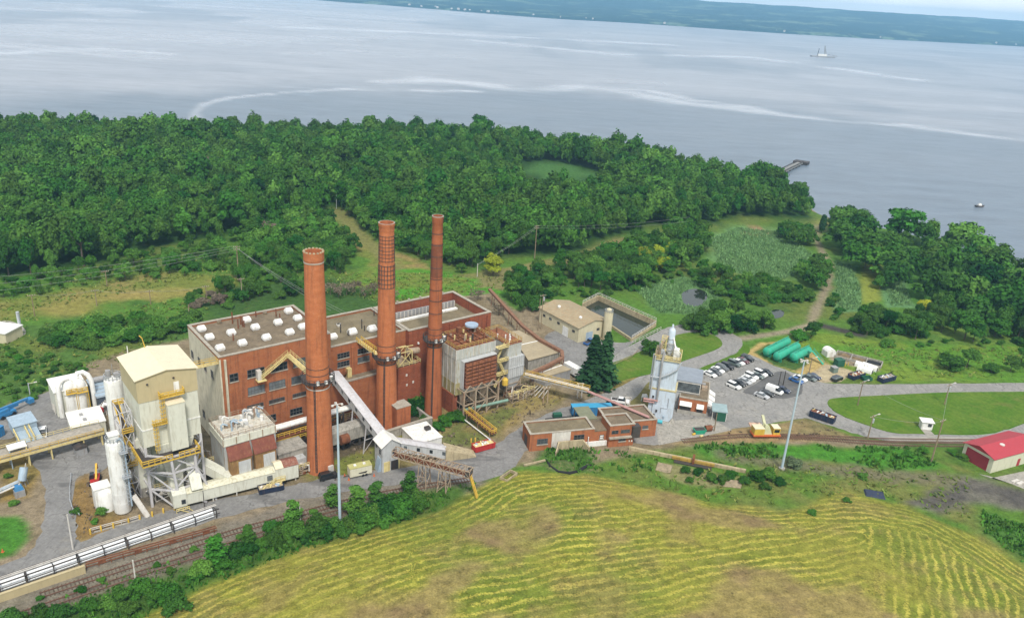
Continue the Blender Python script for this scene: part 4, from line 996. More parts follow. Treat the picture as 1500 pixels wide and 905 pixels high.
# stair tower at the left of the unit
sf = PT('stair_tower', 'yellow railed zigzag stair tower between white silo and clad unit', 'stair tower', -23.8, -6.2)
MB().tower(0,0,2.2,6.5,0,22,5,.22,.14).build('frame', M_LILAC, sf)
for k in range(5):
    z = 4.2*k+.4; a, b = ((.6,.6,z),(.6,5.8,z+4.2)) if k % 2 == 0 else ((1.6,5.8,z),(1.6,.6,z+4.2))
    m = MB(); m.bar(a, b, .95, .14); m.build('stair_flight', M_STEELD, sf)
    m = MB()
    for o in (-.5,.5): m.rail([(a[0]+o,a[1],a[2]),(b[0]+o,b[1],b[2])], r=.07, step=1.3)
    y = 5.6 if k % 2 == 0 else -.4
    m.box(0,y,z+4.1,2.2,y+1.2,z+4.2); m.rail([(0,y,z+4.2),(2.2,y,z+4.2)], r=.07); m.build('stair_railing', M_YEL, sf)
# big vertical duct under its left half
ad = PT('reaction_duct', 'pale green vertical duct with flat panels beneath the tan clad unit', 'duct', -21.6, -6.6)
m = MB(); m.box(0,0,2.5,3.0,5.6,14.8); m.build('casing', M_WHCLAD, ad)
m = MB(); m.box(3.02,-.9,1.8,6.6,4.6,13.2); m.build('inner_casing', paint('pale_green_sheet', (.42,.45,.37), .6, .1, (.3,.28,.2), .4), ad)
MB().frus(.2,.2,6.4,4.4,0,2.5,-.1).build('base', M_CONC, ad)
m = MB().tube([(2.6,-.6,12),(2.6,-1.0,3.5),(2.2,-1.2,2.6),(.6,-1.4,2.4)], .14, 8); m.build('drain_pipe', M_OFFW, ad)
# ---- silos
def silo(lab, p, r, z0, z1, mat, group=None, ladder=True, legs=0, ring=None, lad_a=-1.2):
    s = thing('silo', lab, 'silo', (p[0], p[1], 0), TH, group)
    MB().lathe([(r*.97,z0),(r,z0+.15),(r,z1-.5),(r*.96,z1-.1),(r*.6,z1+.25),(.25,z1+.4)], n=28).build('shell', mat, s, True)
    m = MB()
    for i in range(int((z1-z0)//2.4)): m.lathe([(r+.005,z0+2.4*(i+1)),(r+.035,z0+2.4*(i+1)),(r+.035,z0+2.4*(i+1)+.08),(r+.005,z0+2.4*(i+1)+.08)], n=28, caps=False)
    m.build('seam', mat, s)
    if ladder:
        m = MB(); c, q = math.cos(lad_a), math.sin(lad_a); t = Vector((-q, c, 0))*.3; rr_ = r+.25
        a = Vector((rr_*c, rr_*q, z0+2)); b = Vector((rr_*c, rr_*q, z1+.6))
        m.bar(a+t, b+t, .08).bar(a-t, b-t, .08)
        for i in range(int((z1-z0-2)/.5)): m.bar(a+t+Z3*.5*i, a-t+Z3*.5*i, .06)
        for i in range(int((z1-z0-3)/1.0)):
            e = Vector((c, q, 0)); k = a+Z3*(1.2+i); m.bar(k+t*1.5, k+t*1.5+e*.6, .07).bar(k-t*1.5, k-t*1.5+e*.6, .07).bar(k+t*1.5+e*.6, k-t*1.5+e*.6, .07)
        m.build('ladder', M_GALV, s)
    m = MB(); m.rail([(r*.92*math.cos(2*math.pi*i/14), r*.92*math.sin(2*math.pi*i/14), z1-.05) for i in range(14)], closed=True, r=.045, step=1.5); m.build('top_railing', M_GALV if mat is not M_SILO else M_YEL, s)
    for i in range(legs):
        a = 2*math.pi*(i+.5)/legs; MB().bar((r*.85*math.cos(a), r*.85*math.sin(a), 0), (r*.85*math.cos(a), r*.85*math.sin(a), z0+.3), .3).build('leg', M_LILAC, s)
    if legs: MB().lathe([(.3,z0-2.6),(r*.95,z0)], n=20).build('cone', mat, s, True)
    return s
p = P(181,748)
s1 = silo('tall slender white silo standing by the front road, with caged ladder', p, 1.75, .3, 17.6, M_WHITE, lad_a=-1.0)
m = MB().box(-.9,-.9,17.6,.9,.9,19.2); m.box(-1.1,-1.1,19.2,1.1,1.1,19.35); m.build('filter_box', M_WHITE, s1)
m = MB(); m.tube([(.2,-1.0,17.8),(.9,-1.6,18.6),(1.4,-2.0,17.6),(1.45,-2.05,2.0)], .16, 8); m.build('fill_pipe', M_BLUEGR, s1)
for z in (9.5, 15.5):
    m = MB().box(.2,-3.0,z,1.9,-1.6,z+.1); m.rail([(.2,-3.0,z+.1),(1.9,-3.0,z+.1),(1.9,-1.6,z+.1)], r=.05); m.build('ladder_landing', M_GALV, s1)
m = MB(); m.bar((1.6,-1.7,4.2),(3.2,-5.2,.1),.12,.3).bar((2.5,-1.3,4.2),(4.1,-4.8,.1),.12,.3); m.bar((2.1,-1.5,4.1),(3.7,-5.0,0),.9,.08); m.build('steps', M_OFFW, s1)
p = P(164,545,26); s2 = silo('white silo on legs with cluttered top behind the stair tower', (p.x, p.y), 1.95, 6.5, 24.5, M_WHITE, ladder=False, legs=6)
m = MB().cyl((-.8,.2,24.8),(-.8,.2,26.6),.55,n=10); m.box(.2,-.7,24.7,1.3,.5,25.7); m.cyl((.3,1.0,24.6),(.3,1.0,27.6),.07,n=6); m.build('filter_unit', M_STEEL, s2)
tk = thing('tank', 'white domed tank and flat white cabin at the foot of the slender silo', 'tank', P(158,744), TH)
MB().lathe([(1.7,0),(1.7,4.4),(1.5,4.8),(.9,5.2),(.1,5.35)], n=24).build('shell', M_WHITE, tk, True)
MB().box(-2.2,-.6,0,1.0,2.4,5.6).build('cabin', M_WHITE, tk); MB().box(-2.35,-.75,5.6,1.15,2.55,5.75).build('cabin_roof', M_WHROOF, tk)
# ---- white gallery along the front road
a, b = P(268,741,.9), P(437,698,.9); ga = math.atan2(b.y-a.y, b.x-a.x); GL = (b-a).length
gy_l = thing('conveyor_gallery', 'long low white clad conveyor gallery beside the front road', 'gallery', (a.x, a.y, 0), ga)
MB().prof([(0,1.0),(3.1,1.0),(3.1,3.7),(1.55,4.25),(0,3.7)], 0, GL-5.2, 'x').build('casing', M_WHCLAD, gy_l)
MB().prof([(-.12,3.68),(1.55,4.27),(3.22,3.68),(3.22,3.78),(1.55,4.38),(-.12,3.78)], 1.0, GL-5.4, 'x').build('roof', paint('mossy_white_roof', (.60,.58,.45), .8, .15, (.33,.29,.15), .8, .5, vert=False), gy_l)
MB().prof([(-.3,1.0),(3.4,1.0),(3.4,4.2),(1.55,4.9),(-.3,4.2)], -1.9, .9, 'x').build('end_house', M_WHCLAD, gy_l)
MB().prof([(-.3,1.0),(3.4,1.0),(3.4,4.5),(1.55,5.2),(-.3,4.5)], GL-5.2, GL, 'x').build('drive_house', M_WHCLAD, gy_l)
MB().prof([(-.4,4.5),(1.55,5.25),(3.5,4.5),(3.5,4.62),(1.55,5.38),(-.4,4.62)], GL-3.4, GL+.1, 'x').build('drive_house_roof', paint('brown_rust_sheet2', (.22,.085,.06), .85, .3, (.4,.3,.22), .5, vert=False), gy_l)
MB().prof([(-.4,4.5),(1.55,5.25),(3.5,4.5),(3.5,4.62),(1.55,5.38),(-.4,4.62)], GL-5.3, GL-3.42, 'x').build('drive_house_roof', M_TANR, gy_l)
wf(gy_l, GL-6.6, 1.9, 1.1, 1.2, y=0, nx=2, sill=None); wf(gy_l, .2, 1.7, .8, 1.0, y=-.3, nx=1, nz=1, sill=None)
for x in (.5, GL*.25, GL*.45, GL*.65, GL*.8, GL-.6):
    m = MB(); m.bar((x,.25,0),(x,.25,1.05),.22).bar((x,2.85,0),(x,2.85,1.05),.22).bar((x,.25,.7),(x,2.85,.7),.16); m.build('leg', M_OFFW, gy_l)
m = MB(); m.bar((GL-8.4,-.9,.0),(GL-5.6,-.9,1.9),.9,.12); m.box(GL-5.6,-1.4,1.75,GL-3.4,0,1.88); m.build('steps', M_YELP, gy_l)
m = MB(); m.rail([(GL-8.4,-1.3,0),(GL-5.6,-1.3,1.9),(GL-3.4,-1.3,1.9)], r=.06, step=1.2); m.build('steps_railing', M_YELP, gy_l)
m = MB(); m.rail([(-1.5,-.9,0),(1.2,-.9,0)], r=.07); m.bar((-1.2,-.9,1),(1.2,-1.8,0),.12).bar((.6,-.9,1),(2,-1.8,0),.12); m.build('barrier', M_YELP, gy_l)
MB().bar((GL*.42,2.2,3.4),(GL*.42-10.5,13.5,8.6),2.3,2.2).build('branch_gallery', M_WHCLAD, gy_l)
# ---- inclined gallery, transfer tower, lower gallery, truss
tt = thing('transfer_tower', 'grey clad gabled transfer tower by the front road', 'building', P(560,692), R(34))
p0 = Vector(tt.location)
MB().box(0,0,0,4.6,4.4,7.0).build('wall', M_GREYCL, tt)
MB().prof([(-.01,7.0),(4.61,7.0),(2.3,8.7)], 0, 4.4).build('gable', M_GREYCL, tt)
m = MB()
for s in (0, 1):
    x0, z0, x1, z1 = (-.4,6.8,2.3,8.78) if s == 0 else (2.3,8.78,5.0,6.8)
    m.hexa([(x0,-.4,z0),(x1,-.4,z1),(x1,4.8,z1),(x0,4.8,z0)], [(x0,-.4,z0+.12),(x1,-.4,z1+.12),(x1,4.8,z1+.12),(x0,4.8,z0+.12)])
m.build('roof', M_WHROOF, tt)
wf(tt, 3.2, 4.6, 1.0, 1.1, nx=2, sill=None); wl(tt, 1.2, 4.6, .7, 1.1, nx=2, sill=None); wl(tt, 3.3, 5.4, .7, 1.1, nx=2, sill=None)
MB().box(.4,-.1,0,2.0,0,2.7).build('door', M_YELP, tt); MB().box(2.3,-.06,0,4.2,0,2.6).build('doorway', M_STEELD, tt); MB().box(4.2,-.12,0,4.6,0,2.7).build('door_post', M_YELP, tt)
m = MB(); m.hexa([(-.9,.6,0),(-.0,.6,0),(-.0,2.6,0),(-.9,2.6,0)], [(-.15,.6,3.4),(-.0,.6,3.4),(-.0,2.6,3.4),(-.15,2.6,3.4)]); m.build('buttress', M_BLUEGR, tt)
def gallery(name, lab, a, b, w, h, mat, roofmat, nwin=5, legs=(), cat='gallery'):
    a, b = Vector(a), Vector(b); ang = math.atan2(b.y-a.y, b.x-a.x); g = thing(name, lab, cat, (a.x, a.y, 0), ang)
    Lh = math.hypot(b.x-a.x, b.y-a.y); z0, z1 = a.z, b.z
    k = lambda x, y, dz: (x, y, z0+(z1-z0)*x/Lh+dz)
    MB().hexa([k(0,-w/2,0),k(Lh,-w/2,0),k(Lh,w/2,0),k(0,w/2,0)], [k(0,-w/2,h),k(Lh,-w/2,h),k(Lh,w/2,h),k(0,w/2,h)]).build('casing', mat, g)
    m = MB()
    for s in (-1, 1): m.add([k(0,0,h+.35),k(Lh,0,h+.35),k(Lh,s*(w/2+.15),h+.02),k(0,s*(w/2+.15),h+.02),k(0,0,h+.45),k(Lh,0,h+.45),k(Lh,s*(w/2+.15),h+.14),k(0,s*(w/2+.15),h+.14)],[(0,1,2,3),(7,6,5,4),(0,4,5,1),(1,5,6,2),(2,6,7,3),(3,7,4,0)])
    m.build('roof', roofmat, g)
    for i in range(nwin):
        x = Lh*(i+.7)/nwin-.3
        for s in (-1, 1):
            m = MB(); m.hexa([k(x,s*(w/2),h*.42),k(x+.8,s*(w/2),h*.42),k(x+.8,s*(w/2+.06),h*.42),k(x,s*(w/2+.06),h*.42)], [k(x,s*(w/2),h*.8),k(x+.8,s*(w/2),h*.8),k(x+.8,s*(w/2+.06),h*.8),k(x,s*(w/2+.06),h*.8)]); m.build('window', M_GLASS, g)
    for f_ in legs:
        x = Lh*f_; zt = z0+(z1-z0)*f_
        m = MB(); m.bar((x,-w/2-.8,0),(x,-w/2+.1,zt),.22).bar((x,w/2+.8,0),(x,w/2-.1,zt),.22).bar((x,-w/2-.4,zt*.5),(x,w/2+.4,zt*.5),.14).bar((x,-w/2-.7,.3),(x,w/2+.3,zt*.5),.1); m.build('trestle', M_LILAC, g)
    return g
lq = p0+Vector((math.cos(R(34))*2.3-math.sin(R(34))*4.0, math.sin(R(34))*2.3+math.cos(R(34))*4.0, 0))
u_, z_ = at_v((488,549), .0)
up_ = L(u_+.4, 0.0, z_-1.6)
gallery('conveyor_gallery', 'steep grey clad conveyor gallery rising from the transfer tower behind the first chimney', up_, (lq.x, lq.y, 5.2), 2.3, 2.2, M_GREYCL, M_LILAC, 7, (.45, .72))
e0 = p0+Vector((math.cos(R(34))*4.4-math.sin(R(34))*2.4, math.sin(R(34))*4.4+math.cos(R(34))*2.4, 4.1)); e1 = P(653,668,.3)
gallery('conveyor_gallery', 'short grey gallery with small windows sloping from transfer tower into concrete bunker', e0, (e1.x, e1.y, .2), 2.6, 2.5, M_GREYCL, M_LILAC, 4)
bk = thing('bunker', 'wedge of pale concrete where the short gallery goes underground', 'bunker', (e1.x, e1.y, 0), math.atan2(e1.y-e0.y, e1.x-e0.x))
m = MB(); m.hexa([(-.4,-2.0,0),(7.5,-1.6,0),(7.5,1.6,0),(-.4,2.0,0)], [(-.4,-2.0,3.2),(7.5,-1.6,.25),(7.5,1.6,.25),(-.4,2.0,3.2)]); m.build('ramp_wall', M_CONCB, bk)
t0, t1 = P(577,666,6.3), P(690,697,5.6); ang = math.atan2(t1.y-t0.y, t1.x-t0.x); TL = math.hypot(t1.x-t0.x, t1.y-t0.y)
tr = thing('conveyor_truss', 'rusty open lattice conveyor bridge with a yellow chute at its end', 'conveyor', (t0.x, t0.y, 0), ang)
MB().truss((0,0,6.3),(TL,0,5.6),2.1,1.7,12,.16).build('lattice', M_RUSTP, tr)
m = MB(); m.bar((0,0,6.5),(TL,0,5.8),1.3,.15); m.build('belt', M_RUST, tr)
m = MB()
for i in range(26):
    x = TL*(i+.5)/26; m.cyl((x,-.8,6.9-.7*x/TL),(x,.8,6.9-.7*x/TL),.13,n=6)
m.build('rollers', M_RUST, tr)
m = MB()
for i in range(18): x = TL*(i+.5)/18; m.bar((x,-1.1,8.1-.7*x/TL),(x+.9,1.1,8.1-.7*x/TL),.1)
m.build('roof_bars', M_RUSTP, tr)
for f_ in (.40, .66):
    x = TL*f_; zt = 6.3-.7*f_
    m = MB()
    for dx in (-1.1, 1.1):
        for s in (-1, 1): m.bar((x+dx,s*1.5,0),(x+dx*.8,s*1.0,zt),.2)
        m.bar((x+dx,-1.5,0),(x+dx,1.2,zt*.5),.12).bar((x+dx,1.5,0),(x+dx,-1.2,zt*.5),.12)
    for s in (-1, 1): m.bar((x-1.1,s*1.5,.2),(x+1.1,s*1.2,zt*.5),.12).bar((x+1.1,s*1.2,zt*.5),(x-1,s,zt),.12).bar((x-1.1,s*1.25,zt*.5),(x+1.1,s*1.25,zt*.5),.14)
    m.build('trestle', M_RUSTP, tr)
m = MB().bar((TL-.2,-.25,5.7),(TL+2.2,-1.65,1.2),.16,.5).bar((TL-.2,.35,5.7),(TL+2.2,-1.05,1.2),.16,.5)
for k in range(7): f_ = k/6; m.bar((TL-.2+2.4*f_,-.25-1.4*f_,5.6-4.5*f_),(TL-.2+2.4*f_,.35-1.4*f_,5.6-4.5*f_),.12)
m.build('chute', M_YEL, tr)
m = MB().cyl((TL-.3,-.9,6.3),(TL-.3,.9,6.3),.4,n=12).box(TL-1.1,-1.1,5.7,TL-.1,-.9,7.0).box(TL-1.1,.9,5.7,TL-.1,1.1,7.0); m.build('head_pulley', M_STEELD, tr)
# small white flat box building with air conditioner
a = P(612,648.7,3.1); wb_ = thing('cabin', 'plain white flat roofed cabin with an air conditioner on its roof', 'cabin', (a.x, a.y, 0), R(35))
MB().box(0,0,0,6.9,8.6,2.9).build('wall', M_WHITE, wb_)
rf = MB().hexa([(-.2,-.2,2.9),(7.1,-.2,2.9),(7.1,8.8,2.9),(-.2,8.8,2.9)], [(-.2,-.2,3.1),(7.1,-.2,3.1),(7.1,8.8,3.1),(-.2,8.8,3.1)]).build('roof', M_WHITE, wb_)
m = MB().box(4.6,4.2,3.1,6.0,5.4,3.9); m.build('air_conditioner', M_STEELD, rf)
# ---- louvred precipitator with rusty roof
pc = PT('precipitator', 'grey precipitator with rusty louvred face, rusty roof and yellow railing', 'precipitator', 58.7, -12.1)
body = paint('stained_pale_steel', (.42,.43,.40), .7, .15, (.30,.22,.08), .8)
MB().box(0,0,6.2,12.8,9.8,16.8).build('casing', body, pc)
MB().box(-.15,-.15,16.8,12.95,9.95,19.6).build('upper_band', body, pc)
m = MB()
for i in range(8): m.box(-.25+i*1.87,-.25,16.8,-.1+i*1.87,-.15,19.6)
for i in range(6): m.box(-.25,-.1+i*1.95,6.4,-.15,.05+i*1.95,19.6)
m.build('corrugation', M_OFFW, pc)
rf = MB().box(0,0,19.6,12.8,9.8,19.75).build('roof', M_RUSTY, pc)
m = MB()
for i in range(5):
    y = .9+i*1.9; m.box(.5,y,19.75,12.3,y+.35,20.1)
for i in range(6):
    x = 1+i*2.1; m.box(x,.4,20.1,x+.3,9.4,20.3)
m.build('roof_grating', M_RUST, rf)
MB().rail([(0,0,19.75),(12.8,0,19.75),(12.8,9.8,19.75),(0,9.8,19.75)], closed=True, r=.055, step=1.5).build('roof_railing', paint('rust_yellow_rail', (.46,.30,.09), .8, .3, (.22,.10,.04), .6), rf)
for i in range(16):
    x, y = r2.uniform(1,11.6), r2.uniform(1,8.8); m = MB(); m.cyl((x,y,19.8),(x,y,20.7+r2.random()),.18+.2*r2.random(),n=8); m.build('insulator_pot', r2.choice((M_RUST, M_YELP, M_RUSTP, M_STEELD)), rf)
m = MB().box(6,8,19.75,7.2,9.2,21.8); m.build('roof_hut', M_RUST, rf)
MB().box(1.4,-1.6,8.0,12.6,0,16.4).build('louvre_case', M_GREYCL, pc)
m = MB()
for i in range(7): m.hexa([(1.9,-2.15,8.5+i*1.08),(12.3,-2.15,8.5+i*1.08),(12.3,-1.64,9.2+i*1.08),(1.9,-1.64,9.2+i*1.08)], [(1.9,-2.1,8.62+i*1.08),(12.3,-2.1,8.62+i*1.08),(12.3,-1.63,9.32+i*1.08),(1.9,-1.63,9.32+i*1.08)])
for i in range(6): m.box(1.9+i*2.06,-2.2,8.4,2.0+i*2.06,-2.1,16)
m.build('louvre', M_RUST, pc)
m = MB().box(1.6,-1.66,8.2,12.5,-1.6,16.2); m.build('louvre_backing', paint('deep_rust', (.085,.032,.02), .9, .3), pc)
MB().box(-.08,-.08,6.0,2.4,9.9,9.6).build('lower_casing', paint('ochre_stained_steel', (.33,.29,.15), .8, .25, (.2,.17,.06), .8), pc)
MB().box(-.4,.6,0,1.2,9.4,6.0).build('brick_base', M_BRICKD, pc)
for i in range(3):
    x = 3.2+i*3.4; m = MB(); m.hexa([(x-.5,1.2,1.8),(x+.5,1.2,1.8),(x+.5,2.4,1.8),(x-.5,2.4,1.8)], [(x-1.6,.2,6.2),(x+1.6,.2,6.2),(x+1.6,4,6.2),(x-1.6,4,6.2)]); m.build('ash_hopper', M_RUSTP, pc)
for i in range(4):
    x = .6+i*3.9; z = 8.2
    m = MB(); m.bar((x,-3.4,0),(x,-3.4,z),.4); m.bar((x,-3.4,z),(x+1.9,-3.4,z+1.6),.22); m.bar((x+1.9,-3.4,z+1.6),(x+3.6,-3.4,z),.22) if i < 3 else None
    m.bar((x,-3.4,z),(x,0,z),.25); m.bar((x,-3.4,4.2),(x,0,4.2),.2); m.build('leg', M_RUSTP, pc)
m = MB()
for i in range(3):
    x = .6+i*3.9; m.bar((x,-3.4,4.2),(x+3.9,-3.4,4.2),.25); m.bar((x,-3.4,.3),(x+3.9,-3.4,4.2),.18); m.bar((x,-3.4,8.2),(x+3.9,-3.4,4.2),.18); m.bar((x,-3.4,8.2),(x+3.9,-3.4,8.2),.22)
m.build('bracing', M_RUSTP, pc)
m = MB().lathe([(1.9,0),(1.9,.5)], (10.6,8.2,21.6), 24); m.build('fan_disc', paint('blue_disc', (.30,.38,.48), .5, .1), rf); MB().cyl((10.6,8.2,19.7),(10.6,8.2,21.6),.3,n=8).build('fan_post', M_RUST, rf)
m = MB().cyl((1.5,-2.2,2.2),(15.2,-4.4,2.4),.42,n=10); m.build('drain_pipe', paint('sea_green_pipe', (.18,.30,.24), .6, .2, (.2,.12,.06), .4), pc)
# yellow walkway down to the grass
ya, yb = P(683,602,2.4), P(724,634,1.6); yl = math.hypot(yb.x-ya.x, yb.y-ya.y)
yw = thing('walkway', 'yellow railed steel walkway running out from under the louvred unit', 'walkway', (ya.x, ya.y, 0), math.atan2(yb.y-ya.y, yb.x-ya.x))
m = MB().bar((0,0,2.3),(yl,0,1.4),1.7,.2); m.build('deck', M_RUST, yw); MB().rail([(0,-.85,2.4),(yl,-.85,1.5),(yl,.85,1.5)], r=.07, step=1.1).rail([(0,.85,2.4),(yl,.85,1.5)], r=.07, step=1.1).build('railing', M_YEL, yw)
for f_ in (.1,.5,.92): MB().bar((yl*f_,-.75,0),(yl*f_,-.75,2.2-.8*f_),.16).bar((yl*f_,.75,0),(yl*f_,.75,2.2-.8*f_),.16).build('leg', M_RUSTP, yw)
MB().cyl((.5,-1.5,.9),(yl+1,-1.7,.4),.16,n=8).build('drain_pipe', M_WHITE, yw)
# ---- hopper tower next to it
ht_ = PT('hopper_tower', 'grey ribbed ash hopper tower with rusty top and yellow stairs', 'hopper tower', 76.9, -11.6)
MB().box(-.2,0,12.6,4.8,11,16.8).build('upper_casing', body, ht_)
MB().box(0,-.6,6.4,5.6,4.2,12.8).build('casing', M_GREYCL, ht_)
m = MB()
for i in range(8): m.box(.05+i*.76,-.75,6.4,.25+i*.76,-.6,12.8)
m.box(-.1,-.8,9.5,5.7,-.6,9.75); m.build('corrugation', M_GREYCL, ht_)
m = MB(); m.hexa([(1.6,.8,1.8),(4.2,.8,1.8),(4.2,2.8,1.8),(1.6,2.8,1.8)], [(.4,-.4,6.4),(5.2,-.4,6.4),(5.2,4,6.4),(.4,4,6.4)]); m.build('hopper', M_GREYCL, ht_)
rf = MB().box(-.3,-.1,16.8,4.9,11.1,17.0).build('roof', M_RUSTY, ht_); MB().rail([(-.2,0,17),(4.8,0,17),(4.8,11,17),(-.2,11,17)], closed=True, r=.055, step=1.5).build('roof_railing', paint('rust_yellow_rail', (.46,.30,.09)), rf)
for i in range(8):
    x, y = r2.uniform(.4,4.2), r2.uniform(1,10); MB().cyl((x,y,17),(x,y,17.8+r2.random()),.2,n=8).build('insulator_pot', r2.choice((M_RUST, M_WHITE, M_RUSTP)), rf)
m = MB()
for x, y in ((.2,0),(5.2,0),(5.2,4),(.2,4),(.2,10.6),(4.6,10.6)): m.bar((x,y,0),(x,y,12.6 if y > 4.1 else 6.6),.32)
for z in (1.6,4.2): m.bar((.2,0,z),(5.2,0,z),.18).bar((.2,0,z),(.2,10.6,z),.18).bar((5.2,0,z),(5.2,4,z),.18)
m.bar((.2,0,0),(5.2,0,4.2),.15).bar((5.2,0,0),(.2,0,4.2),.15).bar((.2,4,0),(.2,10.6,5),.15); m.build('frame', M_RUSTP, ht_)
for k in range(3):
    z = 4.0+k*4.2; a, b = ((-3.4,1.0,z),(-1.2,1.0,z+4.2)) if k % 2 == 0 else ((-1.2,.2,z),(-3.4,.2,z+4.2))
    m = MB(); m.bar(a, b, .9, .15); m.rail([(a[0],a[1]-.5,a[2]),(b[0],b[1]-.5,b[2])], r=.07, step=1.2); m.box(-3.8,-.5,z+4.1,-.2,1.6,z+4.2); m.rail([(-3.8,-.5,z+4.2),(-.2,-.5,z+4.2)], r=.07, step=1.2); m.build('stair_flight', M_YELP, ht_)
m = MB().lathe([(.9,0),(.9,1.6),(.5,2.1)], (-1.6,-1.4,5.4), 12); m.build('valve_drum', M_YEL, ht_)
# ---- pipe bridge over the road to the white tower, yellow railed at the plant end
q0, q1, q2 = P(769,549,5.0), P(862,572,5.2), P(951,611,5.4)
br = thing('pipe_bridge', 'faded red pipe bridge with yellow railings crossing the inner road', 'pipe bridge', (q0.x, q0.y, 0), 0)
o3 = Vector((q0.x, q0.y, 0)); A, B, C = q0-o3, q1-o3, q2-o3
m = MB(); m.bar(A, B, 2.4, .3); m.build('deck', M_CONC, br)
s_ = (B-A).cross(Z3).normalized()*1.1
MB().rail([A+s_, B+s_], r=.055, step=2.0).rail([A-s_, B-s_], r=.055, step=2.0).bar(A+s_, B+s_, .15, .2).bar(A-s_, B-s_, .15, .2).build('railing', M_YEL, br)
m = MB(); 
for o in (-.5,0,.5): m.cyl(A+Vector((0,o,.4)), B+Vector((0,o,.4)), .2, n=8)
m.build('plant_pipe', M_OFFW, br)
m = MB(); m.cyl(B+Vector((-1,-.25,.1)), C+Vector((0,-.25,0)), .28, n=8); m.cyl(B+Vector((-1,.4,.1)), C+Vector((0,.4,0)), .22, n=8); m.build('road_pipe', M_PINK, br)
for px, z in (((798,590),5.0),((848,583),5.1),((917,604),5.3)):
    g = P(*px)-o3; gz = 5.0; m = MB(); m.bar((g.x-.5,g.y,0),(g.x-.5,g.y,gz),.3).bar((g.x+.7,g.y,0),(g.x+.7,g.y,gz),.25).bar((g.x-.9,g.y,gz-.2),(g.x+1.1,g.y,gz-.2),.25); m.build('trestle', M_RUSTP if px[0] < 800 else M_OFFW, br)
m = MB(); g = P(800,620)-o3
for k in range(5): m.bar((A.x+1+k*1.1, A.y-3-k*.5, .3), (A.x+4+k*.9, A.y-1.2-k*.6, 2.4+.3*k), .18)
m.build('fallen_pipes', M_OFFW, br)
# brown pipe conveyor curling round the flat roofed stores
pts = [(717,424),(742,452),(766,478),(790,497),(823,515),(824,524),(800,537),(773,549)]
w3 = [P(x, y, 4.6) for x, y in pts]; o3 = Vector((w3[0].x, w3[0].y, 0))
bc = thing('conveyor', 'rust brown enclosed conveyor bending round the flat roofed stores', 'conveyor', o3, 0)
for i in range(len(w3)-1): MB().bar(w3[i]-o3, w3[i+1]-o3, 1.1, .9).build('casing', paint('brown_conveyor', (.24,.125,.075), .85, .3, (.11,.05,.03), .6), bc)
for i in range(len(w3)-1):
    for f_ in (.25, .75):
        q = (w3[i]).lerp(w3[i+1], f_)-o3; m = MB(); d = (w3[i+1]-w3[i]).normalized(); s_ = Vector((-d.y, d.x, 0))*.7
        m.bar((q.x+s_.x,q.y+s_.y,0),(q.x+s_.x*.7,q.y+s_.y*.7,4.3),.16).bar((q.x-s_.x,q.y-s_.y,0),(q.x-s_.x*.7,q.y-s_.y*.7,4.3),.16).bar((q.x+s_.x,q.y+s_.y,0),(q.x-s_.x,q.y-s_.y,4),.1); m.build('trestle', M_RUST, bc)
# flat roofed stores
def flat_store(lab, roofpx, z, wall, roof, strip=True):
    w4 = [P(x, y, z) for x, y in roofpx]; o3 = Vector((w4[3].x, w4[3].y, 0)); s = thing('store', lab, 'building', o3, 0)
    pl = [((q-o3).x, (q-o3).y) for q in w4][::-1]
    area = sum(pl[i][0]*pl[(i+1) % 4][1]-pl[(i+1) % 4][0]*pl[i][1] for i in range(4))
    if area < 0: pl = pl[::-1]
    MB().prism(pl, 0, z-.25).build('wall', wall, s); c = Vector((sum(a for a, b in pl)/4, sum(b for a, b in pl)/4))
    pl2 = [(c.x+(a-c.x)*1.03, c.y+(b-c.y)*1.03) for a, b in pl]; r = MB().prism(pl2, z-.25, z).build('roof', roof, s)
    if strip:
        a, b = (w4[0]-o3).lerp(w4[3]-o3, .5), (w4[1]-o3).lerp(w4[2]-o3, .5); m = MB(); m.bar((a.x,a.y,z+.06),(b.x,b.y,z+.06),.35,.12); m.build('roof_strip', M_WHITE, r)
    return s
M_STROOF = paint('tan_felt', (.36,.30,.20), .95, .2, (.22,.18,.12), .5, .4, vert=False)
flat_store('wide flat roofed grey store enclosed by the brown conveyor', [(747,486),(760.5,484),(819,515),(774,527)], 4.0, M_CONC, M_STROOF)
flat_store('smaller flat roofed grey store between brown conveyor and spruce', [(779,542),(811,529),(836,540.5),(800,551)], 3.4, M_STEEL, M_STROOF)
wv = thing('trailer', 'small white box trailer half hidden behind the spruce', 'trailer', P(838,548), R(40))
MB().box(-1.2,-3,.8,1.2,3,3.2).build('body', M_WHITE, wv)
for y in (-1.8,1.8):
    for x in (-1.1,1.1): MB().cyl((x-.15,y,.45),(x+.15,y,.45),.45,n=12).build('wheel', M_BLACK, wv)

